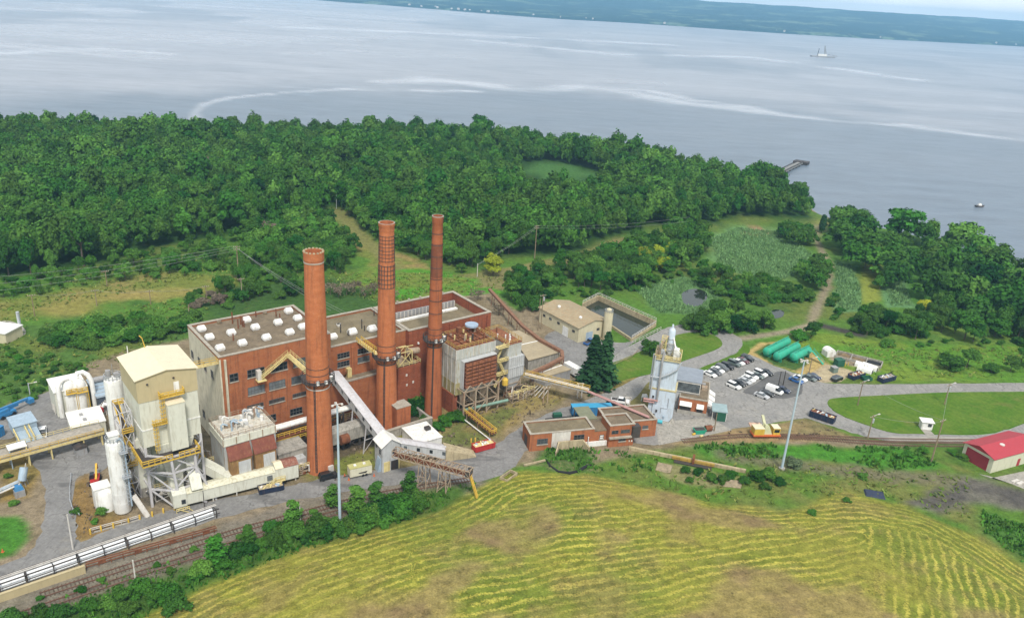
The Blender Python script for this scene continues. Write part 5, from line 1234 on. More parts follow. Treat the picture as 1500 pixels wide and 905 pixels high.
def tangle(lab, u, v, w, d, h, n, mats, seed, name='pipework'):
    t = PT(name, lab, 'pipework', u, v); r = random.Random(seed)
    m = MB(); m.tower(0,0,w,d,0,h*.8,2,.16,.1); m.build('frame', mats[0], t)
    for i in range(n):
        x, y, z = r.uniform(0,w), r.uniform(0,d), r.uniform(.4,h); k = r.random(); m = MB()
        if k < .5:
            x2, y2 = r.uniform(-1,w+1), r.uniform(-.5,d+.5); m.tube([(x,y,0.0),(x,y,z*.8),(x*.8+x2*.2,y*.8+y2*.2,z),(x2,y2,z),(x2,y2,z*.4)], r.uniform(.09,.22), 7); nm = 'pipe'
        elif k < .75: m.cyl((x,y,z*.3),(x,y,z*.3+r.uniform(.6,1.8)), r.uniform(.3,.7), n=10); nm = 'drum'
        else: m.box(x,y,z*.4,x+r.uniform(.5,1.6),y+r.uniform(.4,1.2),z*.4+r.uniform(.3,1.2)); nm = 'cabinet'
        m.build(nm, r.choice(mats), t)
    MB().rail([(0,-.1,h*.8),(w,-.1,h*.8)], r=.06, step=1.2).build('railing', M_YELP, t)
    return t
MX = (M_RUSTP, M_STEELD, M_OFFW, M_RUST, M_GREYCL, M_YELP)
tangle('rusty pipes and drums crowded between the first and second chimneys', 22, -4.6, 11, 3.6, 5.5, 18, MX, 21)
tangle('rusty pipework under the louvred precipitator', 61.5, -10.5, 9, 6, 5.2, 16, MX, 22)
tangle('tangle of pipes and beams at the foot of the ash hopper tower', 76.5, -15.5, 8, 4.2, 3.4, 18, MX, 23)
tangle('pale pipes and cabinets beneath the scrubber unit', -19.5, -9.5, 8, 8, 4.2, 18, (M_OFFW, M_LILAC, M_STEELD, M_BLUEGR, M_YELP, M_WHITE), 24)
tangle('pipes and cabinets squeezed between scrubber unit and dust collector', -7.6, -6, 2.4, 6, 5, 9, MX, 25)
tangle('small pipe manifold with yellow rail beside the outhouse', 8.4, -17.2, 5, 2.2, 2.6, 9, MX, 26)
# ================================================================ left yard
def at(px, z=0.0): return P(px[0], px[1], z)
def rotof(a, b, z=0.0):
    p, q = P(*a, z), P(*b, z); return math.atan2(q.y-p.y, q.x-p.x)
d_ = uv(P(69,555,7.2)); f_ = uv(P(83,574,7.2))
fg = PT('pump_building', 'cream flat roofed building behind the two white pressure vessels', 'building', d_[0], f_[1])
fd_ = d_[1]-f_[1]
MB().box(0,0,0,7.6,fd_,7.0).build('wall', M_WHCLAD, fg); rf = MB().box(-.2,-.2,7.0,7.8,fd_+.2,7.2).build('roof', M_WHROOF, fg)
for y in (1.5,3,4.5): MB().cyl((-.3,y,.2),(-.3,y,3.4-.3*y),.12,n=6).build('drain_pipe', M_OFFW, fg)
MB().box(3,fd_*.6,7.2,4,fd_*.75,7.6).build('roof_hatch', M_STEEL, rf)
for i, px in enumerate(((98.5,556),(114,554))):
    p = P(*px, 9.6); p.z = 0; v = thing('pressure_vessel', ('white domed pressure vessel with a big curved pipe down its outer side', 'white domed pressure vessel beside the long slate grey container')[i], 'vessel', p, TH, 'white pressure vessels')
    MB().lathe([(1.55,0),(1.55,7.8),(1.35,8.6),(.9,9.2),(.3,9.45),(.3,10.0)], n=24).build('shell', M_WHITE, v, True)
    m = MB(); m.lathe([(1.6,5.8),(1.75,5.8),(1.75,6.0),(1.6,6.0)], n=20, caps=False); m.build('girth_band', M_OFFW, v)
    m = MB()
    if i == 0: m.tube([(-2.6,-1.4,0),(-2.6,-1.4,7.4),(-2.5,-1.2,8.8),(-1.9,-.8,9.6),(-1.0,-.2,10.0),(0,0,9.8)], .6, 12)
    else: m.tube([(-.5,.9,9.2),(.2,1.2,10.6),(1.4,.9,10.7),(2.4,.2,10.0),(2.9,-.3,8.6),(3.0,-.5,6.8),(3.0,-.6,0)], .6, 12)
    m.build('duct_pipe', M_WHITE, v, True)
    m = MB().rail([(-.9,-1.9,6.4),(1.6,-1.9,6.4)], r=.09, step=1.0); m.box(-1,-2.2,6.2,1.7,-1.5,6.4); m.bar((1.65,-1.8,0),(1.65,-1.8,6),.2).bar((1.2,-1.8,0),(1.2,-1.8,6),.12); m.build('platform', M_YEL, v)
a = P(104.5,626,3.6); lw = thing('annex_building', 'low pale roofed annex with two small roof hatches beside the steel trestle', 'building', (a.x,a.y,0), R(36))
MB().box(0,0,0,7.6,8.6,3.4).build('wall', M_WHCLAD, lw); rf = MB().box(-.2,-.2,3.4,7.8,8.8,3.6).build('roof', M_WHROOF, lw)
MB().box(2.6,5,3.6,3.4,6.4,3.75).build('roof_hatch', M_STEEL, rf); MB().box(3.0,2,3.6,3.8,3.4,3.75).build('roof_hatch', M_STEEL, rf)
a = P(127,556,4.6); gc = thing('storage_shed', 'long slate grey flat roofed shed with a dark front behind the white vessels', 'building', (a.x,a.y,0), TH)
MB().box(0,-12,0,5.6,0,4.4).build('wall', paint('dark_slate_sheet', (.07,.085,.11), .6, .2), gc); rf = MB().box(-.2,-12.2,4.4,5.8,.2,4.6).build('roof', M_BLUEGR, gc)
m = MB()
for i in range(6): m.box(-.2,-12+i*2.2,4.6,5.8,-11.85+i*2.2,4.7)
m.build('roof_seams', M_STEEL, rf); MB().cyl((.6,-3,5.4),(5,-3,5.4),.8,n=12).build('roof_tank', M_STEEL, rf)
vp = thing('valve_skid', 'tangle of pipes and a red valve beside the white silo', 'pipework', P(152,606), TH)
m = MB()
for i in range(7): m.tube([(-1.5+.5*i,-1,0),(-1.5+.5*i,-1,1.6+.3*i),(-1.2+.4*i,.6,2.0+.3*i),(-1.2+.4*i,1.8,.4)], .14, 6)
m.build('pipes', M_OFFW, vp); MB().lathe([(.5,0),(.5,1.2),(.2,1.5)], (-.6,-1.6,1.6), 10).build('valve', M_RED, vp); m = MB().tube([(1.4,-2.4,0),(1.4,-2.4,2.8),(1.0,-2.2,3.5),(.2,-1.8,3.7),(-.2,-1.6,3.0)], .5, 10); m.build('elbow_pipe', M_WHITE, vp, True)
# trestle road
q = [P(*k, 4.0) for k in ((-30,668),(147,618),(152,630),(-30,680))]; o3 = Vector((q[3].x, q[3].y, 0)); a_ = q[2]-q[3]; ta = math.atan2(a_.y, a_.x); tl = math.hypot(a_.x, a_.y)
ts = thing('trestle_ramp', 'concrete decked trestle with yellow side girders and railings', 'trestle', o3, ta)
MB().box(0,0,3.7,tl,4.0,4.0).build('deck', paint('stained_deck', (.36,.33,.28), .9, .3, (.16,.13,.10), .6, .6, vert=False), ts)
MB().box(0,-.2,3.0,tl,0,3.6).build('girder', M_YELP, ts); MB().box(0,4.0,3.3,tl,4.2,4.05).build('girder', M_CONC, ts)
m = MB().rail([(0,-.1,3.6),(tl,-.1,3.6)], r=.05, step=2.0, h=1.0); m.build('railing', M_YEL, ts); m = MB().rail([(0,4.1,4.0),(tl,4.1,4.0)], r=.045, step=2.0); m.build('railing', M_YELP, ts)
for x in (tl*.12, tl*.37, tl*.55, tl*.82, tl-.6):
    m = MB(); m.bar((x,.2,0),(x,.2,3.2),.28).bar((x,3.8,0),(x,3.8,3.2),.28).bar((x,0,3.0),(x,4,3.0),.3).bar((x,.2,0),(x,3.8,3),.14); m.build('leg', M_YELP, ts)
# white hood, blue tube conveyors below the trestle
hd = thing('transfer_hood', 'white canopy plate on blue posts over the tube conveyor', 'canopy', P(31,683), ta)
MB().hexa([(-1.9,-.2,4.9),(1.9,-.2,4.9),(1.9,2.6,4.9),(-1.9,2.6,4.9)], [(-1.9,-.2,5.1),(1.9,-.2,5.1),(1.9,2.6,5.1),(-1.9,2.6,5.1)]).build('canopy', M_WHROOF, hd)
for x in (-1.7,1.7):
    for y in (0,2.4): MB().bar((x,y,0),(x,y,4.9),.22).build('leg', M_BLUEGR if x < 0 else M_YELP, hd)
def tubeconv(lab, a, b, r):
    a, b = Vector(a), Vector(b); c = thing('tube_conveyor', lab, 'conveyor', (b.x,b.y,0), 0); o = Vector((b.x,b.y,0))
    MB().cyl(a-o, b-o, r, n=14).build('tube', M_BLUEGR, c, True)
    m = MB(); d = (b-a).normalized(); s = Vector((-d.y,d.x,0))*(r+.25); m.rail([a-o+s,b-o+s], r=.05).bar(a-o+s,b-o+s,.5,.12); m.build('side_walk', M_OFFW, c)
    for f in (.25,.8):
        k = a.lerp(b,f)-o; m = MB(); m.bar((k.x-s.x,k.y-s.y,0),(k.x,k.y,k.z),.16).bar((k.x+s.x,k.y+s.y,0),(k.x,k.y,k.z),.16); m.build('leg', M_STEEL, c)
    return c
tubeconv('blue grey tube conveyor descending from the white canopy', P(35,684,4.2), P(32,704,1.6), .85)
tubeconv('blue tube conveyor running low across the yard edge past a grass patch', P(28,706,2.6), P(-12,724,1.4), .6)
bx_ = thing('drive_unit', 'small blue and grey machine at the foot of the tube conveyor', 'machine', P(29,725), ta)
MB().box(-1,-1,0,1,1,1.6).build('base', M_STEEL, bx_); MB().frus(-.9,-.9,.9,.9,1.6,2.6,.3).build('hood', M_BLUE, bx_)
# blue screening plant
a = P(19.5,625,5.0); sp_ = thing('screening_plant', 'pale blue sheet roofed screening plant with yellow rails', 'machine', (a.x,a.y,0), rotof((19.5,625),(45,618),5))
MB().box(0,0,2.5,5.0,5.2,4.8).build('casing', M_BLUEGR, sp_); MB().hexa([(-.2,-.2,4.8),(5.2,-.2,4.8),(5.2,5.4,4.8),(-.2,5.4,4.8)], [(-.2,-.2,5.0),(5.2,-.2,5.0),(5.2,5.4,5.3),(-.2,5.4,5.3)]).build('roof', M_BLUEGR, sp_)
MB().hexa([(.1,-4.2,.2),(4.9,-4.2,.2),(4.9,0,.2),(.1,0,.2)], [(.1,-4.2,2.2),(4.9,-4.2,2.2),(4.9,0,3.4),(.1,0,3.4)]).build('bin', M_BLUEGR, sp_)
MB().rail([(-.1,-4.4,2.2),(-.1,0,3.4)], r=.1).rail([(2.3,-4.4,2.3),(2.3,0,3.5)], r=.1).rail([(3.2,-4.4,2.3),(3.2,0,3.5)], r=.1).rail([(0,-4.4,1),(5,-4.4,1)], r=.08).build('railing', M_YELP, sp_)
for x in (.3,4.7):
    for y in (.3,4.9): MB().bar((x,y,0),(x,y,2.6),.25).build('leg', M_STEEL, sp_)
ml_ = thing('boom_lift', 'bright blue boom lift parked at the edge of the yard bushes', 'boom lift', P(10,609), rotof((0,612),(32,598)))
MB().box(-2.4,-1.1,.5,2.0,1.1,1.4).build('chassis', M_BLUE, ml_); MB().box(-2.0,-.9,1.4,.4,.9,2.3).build('turntable', M_BLUE, ml_)
m = MB(); m.bar((-2.2,.2,2.4),(6.2,.2,2.2),.55,.6).bar((-1.8,.2,1.9),(3.5,.2,1.6),.4); m.build('boom', M_BLUE, ml_); MB().box(6.0,-.7,.9,7.4,1.0,2.1).build('basket', M_BLUE, ml_)
for x in (-1.7,1.3):
    for y in (-1.15,1.15): MB().cyl((x,y-.2,.5),(x,y+.2,.5),.5,n=12).build('wheel', M_BLACK, ml_)
def container(lab, p, rot, l, w, h, mat, ribs=True, name='shipping_container', top=None):
    c = thing(name, lab, 'container', p, rot)
    MB().box(0,0,.12,l,w,h).build('body', mat, c)
    if ribs:
        m = MB()
        for i in range(int(l/.6)+1): m.box(i*.6,-.06,.2,i*.6+.22,0,h-.15)
        for i in range(int(w/.6)): m.box(-.06,.2+i*.6,.2,0,.42+i*.6,h-.15)
        m.build('corrugation', mat, c)
    MB().box(-.08,-.1,h,l+.08,w+.1,h+.1).build('roof', top or mat, c)
    return c
container('blue shipping container at the yard edge beside the screening plant', P(-16,650), rotof((-16,650),(6,638)), 4.6, 2.4, 2.6, M_BLUE)
cb = thing('shed', 'small grey gabled shed under the steel trestle', 'shed', P(119,664), ta)
MB().box(-1.2,-1,0,1.2,1.6,1.9).build('wall', M_STEEL, cb); MB().prof([(-1.4,1.9),(0,2.7),(1.4,1.9)], -1.2, 1.8).build('roof', M_STEELD, cb)
# small telehandler
th_ = thing('telehandler', 'red telehandler with a yellow boom beside the white tank', 'telehandler', P(140,706), R(115))
MB().box(-1.9,-.95,.55,1.7,.95,1.3).build('chassis', M_RED, th_); MB().box(-.6,.1,1.3,.8,.95,2.4).build('cab', M_GLASS, th_); MB().box(-1.8,-.9,1.3,-.7,.1,1.7).build('engine_cover', M_RED, th_)
MB().bar((-1.7,-.35,1.7),(3.2,-.35,2.9),.4,.45).build('boom', M_YEL, th_); MB().bar((3.1,-.35,2.9),(3.6,-.35,1.5),.5,.4).build('boom_head', M_ORANGE, th_)
for x in (-1.3,1.2):
    for y in (-1.05,1.05): MB().cyl((x,y-.2,.55),(x,y+.2,.55),.55,n=14).build('wheel', M_BLACK, th_)
gr = [P(*k) for k in ((105,696),(103,715),(103,735),(107,748),(117,757))]; o3 = gr[0].copy(); pts = [p-o3 for p in gr]
gl = thing('guard_rail', 'curved galvanised guard rail round the weedy island', 'guard rail', o3)
m = MB()
for a, b in zip(pts, pts[1:]): m.bar(a+Z3*.65, b+Z3*.65, .08, .34)
m.build('rail', M_GALV, gl); m = MB()
for a, b in zip(pts, pts[1:]):
    for f in (0,.5): c = a.lerp(b,f); m.box(c.x-.08,c.y-.08,0,c.x+.08,c.y+.08,.75)
m.build('posts', M_GALV, gl)
hr = [P(*k) for k in ((133,779),(166,770),(190,764),(206,759))]; o3 = hr[0].copy()
hg_ = thing('railing', 'low pale railing on a concrete kerb along the front road', 'railing', o3); MB().rail([p-o3 for p in hr], r=.06, h=.9).build('bars', M_OFFW, hg_)
m = MB()
for a, b in zip(hr, hr[1:]): m.bar(a-o3+Vector((.2,-.5,.08)), b-o3+Vector((.2,-.5,.08)), .35, .3)
m.build('kerb', M_CONC, hg_)
wl2 = ('at the tip of the weedy island','second from the tip of the weedy island','before the white tank','beside the silo steps','just past the silo steps','by the blue puddled slab','in front of the steel legs','beside the gallery end house')
BOL = MB().lathe([(.2,0),(.2,1.15),(.14,1.28),(.02,1.32)], n=10).build('bollard', M_YEL, None, True)
bx0 = ((132.7,782),(148.5,777),(166.5,773),(188.7,766),(205,761),(223.4,756),(239.6,751),(256,747))
for i, px in enumerate(bx0):
    o = BOL if i == 0 else BOL.copy()
    if i: COL.objects.link(o)
    o.location = P(*px); tag(o, 'yellow steel bollard '+wl2[i], 'bollard', 'yellow bollards along the front road')
for i, px in enumerate(((690,648),(696,647))):
    o = BOL.copy(); COL.objects.link(o); o.location = P(*px); tag(o, ('yellow bollard behind the red skip, on the plant side','yellow bollard behind the red skip, on the road side')[i], 'bollard', 'yellow bollards along the front road')
# pipe rack beside the railway, rusty rack, tan wall
def rack(name, lab, cat, a, b):
    a, b = P(*a), P(*b); ang = math.atan2(b.y-a.y, b.x-a.x); return thing(name, lab, cat, a, ang), (b-a).length
rk, rl = rack('pipe_rack', 'long white pipe rack with dark posts beside the front road', 'pipe rack', (-40,884), (322,757))
m = MB()
for k in range(int(rl/9)+1):
    x0 = k*9; m.hexa([(x0+.15,.5,.25),(min(rl-.6,x0+8.7),.5,.25),(min(rl-.6,x0+8.7),.6,.25),(x0+.15,.6,.25)], [(x0+.15,1.5,1.75),(min(rl-.6,x0+8.7),1.5,1.75),(min(rl-.6,x0+8.7),1.6,1.75),(x0+.15,1.6,1.75)])
m.build('white_panel', paint('faded_white_panel', (.76,.79,.80), .6, .1, (.45,.42,.38), .4), rk)
m = MB()
for y, z, r in ((1.7,2.1,.10),(2.2,2.1,.08)): m.cyl((0,y,z),(rl,y,z),r,n=8)
m.build('pipe', M_OFFW, rk)
m = MB()
for k in range(int(rl/4.5)+1):
    x = k*4.5; m.bar((x,0,0),(x,0,2.2),.2).bar((x,2.4,0),(x,2.4,2.1),.2).bar((x,0,2.0),(x,2.4,2.0),.16)
m.bar((0,0,2.2),(rl,0,2.2),.2).bar((0,0,1.1),(rl,0,1.1),.14).bar((0,2.4,2.05),(rl,2.4,2.05),.14); m.build('frame', M_STEELD, rk)
rk2, rl2 = rack('rusty_rack', 'low rusty steel rack with brown panels between pipe rack and rails', 'rack', (127,833), (318,779))
m = MB()
for k in range(int(rl2/2.2)+1):
    x = k*2.2; m.bar((x,0,0),(x,0,1.2),.16)
    if k % 3 == 1: m.box(x,-.05,.3,x+1.3,.05,1.1)
m.bar((0,0,1.15),(rl2,0,1.15),.22).bar((0,0,.5),(rl2,0,.5),.14).bar((0,.9,1.0),(rl2,.9,1.0),.18); m.build('frame', M_RUST, rk2)
tw, tl2 = rack('retaining_wall', 'plain tan concrete retaining wall beside the railway', 'wall', (-40,896), (126,839)); MB().box(0,0,0,tl2,.5,1.6).build('wall', M_TAN, tw); MB().box(0,-.05,1.6,tl2,.55,1.75).build('coping', M_TAN, tw)
def track(lab, pp, ties=True, z=.0):
    pts = smooth_poly([tuple(P(*k)[:2]) for k in pp], 8, False); o3 = Vector((*pts[0], 0)); t = thing('railway_track', lab, 'railway', o3, 0)
    m = MB(); tm = MB(); acc = 0
    for (x0,y0),(x1,y1) in zip(pts, pts[1:]):
        a, b = Vector((x0,y0,0))-o3, Vector((x1,y1,0))-o3; l = (b-a).length
        if l < .01: continue
        d = (b-a)/l; s = Vector((-d.y,d.x,0))
        for k in (-.72,.72): m.bar(a+s*k+Z3*(z+.16), b+s*k+Z3*(z+.16), .14, .17)
        while acc < l:
            c = a+d*acc; tm.bar(c-s*1.25+Z3*z, c+s*1.25+Z3*z, .24, .15); acc += .72
        acc -= l
    m.build('rails', paint('rusty_rail', (.16,.085,.06), .7, .3), t); tm.build('sleepers', paint('old_sleeper', (.11,.082,.06), .95, .5), t); return t
track('overgrown railway track nearest the front road', [(60,872),(200,826),(330,783),(420,758),(520,732),(600,716),(690,702)])
track('second overgrown railway track beside the shrubs', [(-40,925),(100,876),(230,832),(340,797),(430,768),(520,744)])
track('railway track behind the yellow rail crane leading to the level crossing', [(1000,646),(1060,640),(1120,638),(1200,640),(1300,644.5),(1420,646),(1520,646)])
track('rusty railway siding on the field side of the yellow crane', [(1140,640),(1200,642.5),(1300,650),(1420,652),(1520,652)])
# ================================================================ middle: brick pump house and its surroundings
lo = P(775,661); lr = R(16.5); lb = thing('pump_house', 'low rambling red brick building with flat tarred roofs by the field', 'building', lo, lr)
MB().box(0,0,0,17.6,6.6,4.6).build('wall', M_BRICK, lb); parapet(lb, 0,0,17.6,6.6, 4.6,4.95, M_BRICK, ch=.15, t=.4); MB().box(.4,.4,4.6,17.2,6.2,4.68).build('roof', M_ROOFB, lb)
MB().box(5.9,-.08,.3,11.0,0,4.9).build('panel_wall', M_OFFW, lb)
MB().box(17.6,.3,0,22.4,7.5,3.9).build('wall', M_BRICK, lb); MB().box(17.6,.3,3.9,22.6,7.6,4.2).build('roof', M_ROOF, lb)
MB().box(16.2,6.0,4.2,20.6,13,4.5).build('canopy', paint('olive_roof_sheet', (.19,.20,.13), .8, .2, (.1,.1,.06), .5, .5, vert=False), lb)
for x in (16.6,20.2): MB().bar((x,12.6,0),(x,12.6,4.2),.25).build('canopy_post', M_STEEL, lb)
MB().box(22.4,1.8,0,36.2,10.4,4.7).build('wall', M_BRICK, lb); parapet(lb, 22.4,1.8,36.2,10.4, 4.7,5.05, M_BRICK, ch=.15, t=.4); MB().box(22.8,2.2,4.7,35.8,10,4.78).build('roof', M_ROOF, lb)
MB().box(21.2,-1.6,0,28.2,4.4,6.0).build('tower_wall', M_BRICK, lb); parapet(lb, 21.2,-1.6,28.2,4.4, 6.0,6.35, M_BRICK, ch=.15, t=.4); MB().box(21.6,-1.2,6.0,27.8,4.0,6.08).build('tower_roof', M_ROOF, lb)
MB().box(21.1,-2.3,2.7,28.3,-1.6,3.1).build('ledge', M_COPE, lb)
MB().box(27.4,-2.4,2.6,29.6,-.3,5.9).build('dark_hopper', M_STEELD, lb)
wf(lb, 3.4, 1.9, 2.8, 1.5, nx=3); wf(lb, 13.4, 2.0, 2.8, 1.6, nx=3); wf(lb, 19.9, 1.6, 1.1, 1.2, y=.3, nx=1, glass=M_WHITE); wf(lb, 22.7, 4.0, 1.8, .9, y=-1.6, nx=2, sill=None); wf(lb, 25.6, 4.0, 2.4, .9, y=-1.6, nx=3, sill=None); wf(lb, 25.0, 1.6, 1.9, .6, y=-1.6, nx=2); wf(lb, 33, 2.6, 1.6, .9, y=1.8, nx=2)
MB().box(-.06,2.2,0,0,4.6,3.0).build('doorway', M_STEELD, lb); MB().box(29.2,1.74,.2,30.4,1.8,2.6).build('doorway', M_STEELD, lb)
for x in (26.9,27.6): MB().box(x,-1.75,1.2,x+.3,-1.6,1.6).build('wall_lamp', M_WHITE, lb)
MB().box(15.4,-.5,0,21.2,0,1.3).build('white_plinth', M_WHITE, lb); MB().cyl((15.8,-.7,0),(15.8,-.7,3.2),.12,n=6).build('vent_pipe', M_WHITE, lb)
bw = thing('bunker_wall', 'buff concrete bunker wall in front of the low brick building', 'wall', lo+Vector((math.cos(lr)*6.0+math.sin(lr)*3.2, math.sin(lr)*6.0-math.cos(lr)*3.2, 0)), lr)
m = MB(); m.hexa([(0,0,0),(.4,0,0),(1.8,2.2,0),(1.4,2.2,0)], [(0,0,1.0),(.4,0,1.0),(1.8,2.2,2.6),(1.4,2.2,2.6)]); m.box(1.4,2.2,0,8.4,2.6,2.6); m.hexa([(8.4,2.6,0),(8.0,2.6,0),(9.2,.2,0),(9.6,.2,0)], [(8.4,2.6,2.6),(8.0,2.6,2.6),(9.2,.2,1.4),(9.6,.2,1.4)]); m.build('wall', M_CONCB, bw)
def mound(lab, name, cat, px, rx, ry, h, mat, seed=1, rot=0):
    p = P(*px, None); n = 22; k = 7; m = MB(); vs = [(0,0,h)]; r3 = random.Random(seed); ph = [r3.uniform(.8,1.2) for _ in range(n)]
    for j in range(1, k+1):
        for i in range(n):
            a = 2*math.pi*i/n; f = j/k; q = f*(1+(ph[i]-1)*f); vs.append((rx*q*math.cos(a), ry*q*math.sin(a), h*(math.cos(math.pi*min(1,f))*.5+.5)*r3.uniform(.86,1.1)-.08*f))
    fs = [(0,1+i,1+(i+1) % n) for i in range(n)]+[(1+j*n+i,1+(j+1)*n+i,1+(j+1)*n+(i+1) % n,1+j*n+(i+1) % n) for j in range(k-1) for i in range(n)]
    m.add(vs, fs); o = m.build(name, mat, None, True); o.location = p; o.rotation_euler = (0,0,rot); tag(o, lab, cat); return o
M_WEED = paint('weedy_soil', (.07,.12,.025), .95, .5, (.20,.16,.08), .7, .5, vert=False)
mound('weedy earth heap ringed with black sheeting inside the bunker wall', 'soil_heap', 'soil heap', (822,682), 4.6, 3.4, 1.3, M_WEED, 3, lr)
tp = [P(*k, None) for k in ((800,673),(806,684),(818,691),(834,694),(848,690),(858,684),(866,681))]; o3 = tp[0].copy(); m = MB(); m.tube([p-o3+Z3*(.12+.1*(i % 2)) for i,p in enumerate(tp)], [.15,.4,.3,.45,.35,.5,.2], 7); o = m.build('black_sheeting', M_BLACK, None, True); o.location = o3; tag(o, 'crumpled black plastic sheeting curled around the weedy earth heap', 'plastic sheeting')
lg = thing('crate', 'pale timber box frame lying at the field edge', 'crate', P(745,699,None), R(55)); m = MB(); m.box(-2.2,-1.1,0,2.2,-.9,.8).box(-2.2,.9,0,2.2,1.1,.8).box(-2.2,-.9,0,-2.0,.9,.8).box(2.0,-.9,0,2.2,.9,.8); m.build('boards', M_CONCB, lg)
o = MB().bar((-3,0,.25),(3,.0,.35),.5,.4).build('concrete_beam', M_CONCB, None); o.location = P(783,679); o.rotation_euler = (0,0,R(28)); tag(o, 'broken buff concrete beam lying beside the weedy heap', 'beam')
fa, fb = P(921,658), P(1092,692); fr = math.atan2(fb.y-fa.y, fb.x-fa.x); fl_ = (fb-fa).length; fm = thing('flume', 'long concrete flume with a yellow girder crossing the grass', 'flume', fa, fr)
MB().box(0,-.35,0,fl_,.35,.9).build('channel', M_CONCB, fm); MB().box(fl_*.38,-1.0,.35,fl_*.74,-.36,1.05).build('girder', paint('ochre_girder', (.36,.24,.05), .7, .25, (.16,.09,.04), .7), fm); MB().box(fl_*.55,-1.5,0,fl_*.57,.9,1.9).build('gate_post', M_RUST, fm); MB().box(fl_*.40,-2.2,0,fl_*.72,-.4,.3).build('culvert_floor', M_STEELD, fm)
o = MB().hexa([(-2.4,-1.4,0),(2.1,-1.0,0),(2.6,1.5,0),(-1.8,1.2,0)], [(-2.4,-1.4,.15),(2.1,-1.0,.12),(2.6,1.5,.6),(-1.8,1.2,.7)]).build('concrete_slab', paint('worn_slab', (.30,.24,.16), .95, .35, (.12,.12,.05), .7, .9, vert=False), None); o.location = P(1072,710,None); o.rotation_euler = (0,0,R(-10)); tag(o, 'tilted pale concrete slab below the yellow girder', 'slab')
o = MB().hexa([(-2.0,-1.4,0),(1.6,-2,0),(2.2,1.3,0),(-1.5,1.8,0)], [(-2.0,-1.4,.1),(1.6,-2,.1),(2.2,1.3,.5),(-1.5,1.8,.6)]).build('concrete_slab', paint('worn_slab', (.30,.24,.16), .95, .35, (.12,.12,.05), .7, .9, vert=False), None); o.location = P(972,686,None); o.rotation_euler = (0,0,R(-10)); tag(o, 'ribbed pale concrete slab beside the weeds at the flume', 'slab')
container('long bright blue ribbed container parked behind the low brick building', P(838,610), rotof((838,610),(886,609)), 11.5, 2.5, 2.7, M_BLUE, top=paint('bright_blue_roof', (.05,.30,.50), .5, .1))
o = thing('workbench', 'long black flat rack lying along the road behind brick roof', 'rack', P(800,619), R(17)); MB().box(0,0,.5,9.5,1.1,.8).build('top', M_BLACK, o); MB().box(.5,.2,0,.8,.9,.5).box(8.6,.2,0,8.9,.9,.5).build('legs_frame', M_STEELD, o)
o = thing('compressor', 'dark green compressor beside the blue container', 'compressor', P(816,612), R(17)); MB().box(-1.2,-.7,.3,1.2,.7,1.5).build('casing', M_DKGREEN, o)
for x in (-.8,.8): MB().cyl((x,-.75,.3),(x,-.55,.3),.3,n=10).build('wheel', M_BLACK, o)
# ---- skips and dumpsters
def skip(lab, px, rot, l, w, h, mat, load=None, lcol=None, seed=0):
    s = thing('skip', lab, 'skip', P(*px), rot, 'roll-off skips')
    m = MB(); t = .1; m.hexa([(-l/2,-w/2,.2),(l/2-.3,-w/2,.2),(l/2-.3,w/2,.2),(-l/2,w/2,.2)], [(-l/2,-w/2,.3),(l/2-.25,-w/2,.3),(l/2-.25,w/2,.3),(-l/2,w/2,.3)])
    m.box(-l/2,-w/2,.3,l/2,-w/2+t,h).box(-l/2,w/2-t,.3,l/2,w/2,h).box(-l/2,-w/2+t,.3,-l/2+t,w/2-t,h).box(l/2-t,-w/2+t,.3,l/2,w/2-t,h)
    for i in range(int(l/.9)): m.box(-l/2+.3+i*.9,-w/2-.08,.3,-l/2+.42+i*.9,-w/2,h)
    m.box(-l/2-.05,-w/2-.1,h,l/2+.05,-w/2+.12,h+.12).box(-l/2-.05,w/2-.12,h,l/2+.05,w/2+.1,h+.12); m.build('body', mat, s)
    m = MB()
    for x in (-l/2+.5, l/2-.8): m.cyl((x,-w/2+.1,.18),(x,w/2-.1,.18),.18,n=8)
    m.build('rollers', M_STEELD, s)
    if load:
        r3 = random.Random(seed)
        m = MB(); m.frus(-l/2+t,-w/2+t,l/2-t,w/2-t,.3,h-.12,.05)
        m.build('load', lcol, s)
        mm = (M_WHITE, M_CONCB, M_YELP, M_RUSTP, M_OFFW, M_BLUEGR)
        for i in range(14):
            x, y = r3.uniform(-l/2+.5,l/2-.5), r3.uniform(-w/2+.4,w/2-.4); q = MB(); a = r3.uniform(0,3); q.bar((x-.5*math.cos(a)*.7,y-.35*math.sin(a),h-.1),(x+.5*math.cos(a)*.7,y+.35*math.sin(a),h+r3.uniform(.05,.35)),r3.uniform(.2,.5),r3.uniform(.1,.3)); q.build('scrap', r3.choice(mm), s)
    return s
skip('red skip heaped with yellow insulation on the road bend', (708,657), rotof((692,660),(722,652)), 5.8, 2.3, 1.6, M_RED, 1, M_YELP, 1)
skip('black skip full of rubble beside the white gallery', (397,718), rotof((380,721),(414,714)), 5.6, 2.3, 1.3, M_NAVY, 1, M_CONCB, 2)
skip('long navy skip with scrap on the edge of the big apron', (1204,614), rotof((1190,608),(1219,618)), 7.0, 2.5, 1.9, M_NAVY, 1, M_RUST, 3)
skip('rusty skip heaped with brown scrap by the yard hutches', (1254,553), rotof((1244,556),(1264,550)), 6.0, 2.4, 1.5, M_NAVY, 1, M_RUSTY, 4)
skip('navy skip with pale scrap alone on the grass by the road', (1298,557.5), rotof((1286,560),(1310,554)), 6.2, 2.4, 1.6, M_NAVY, 1, M_STEEL, 5)
o = skip('small empty green skip between two larger skips', (1269,557), R(10), 3.0, 1.8, 1.2, M_DKGREEN)
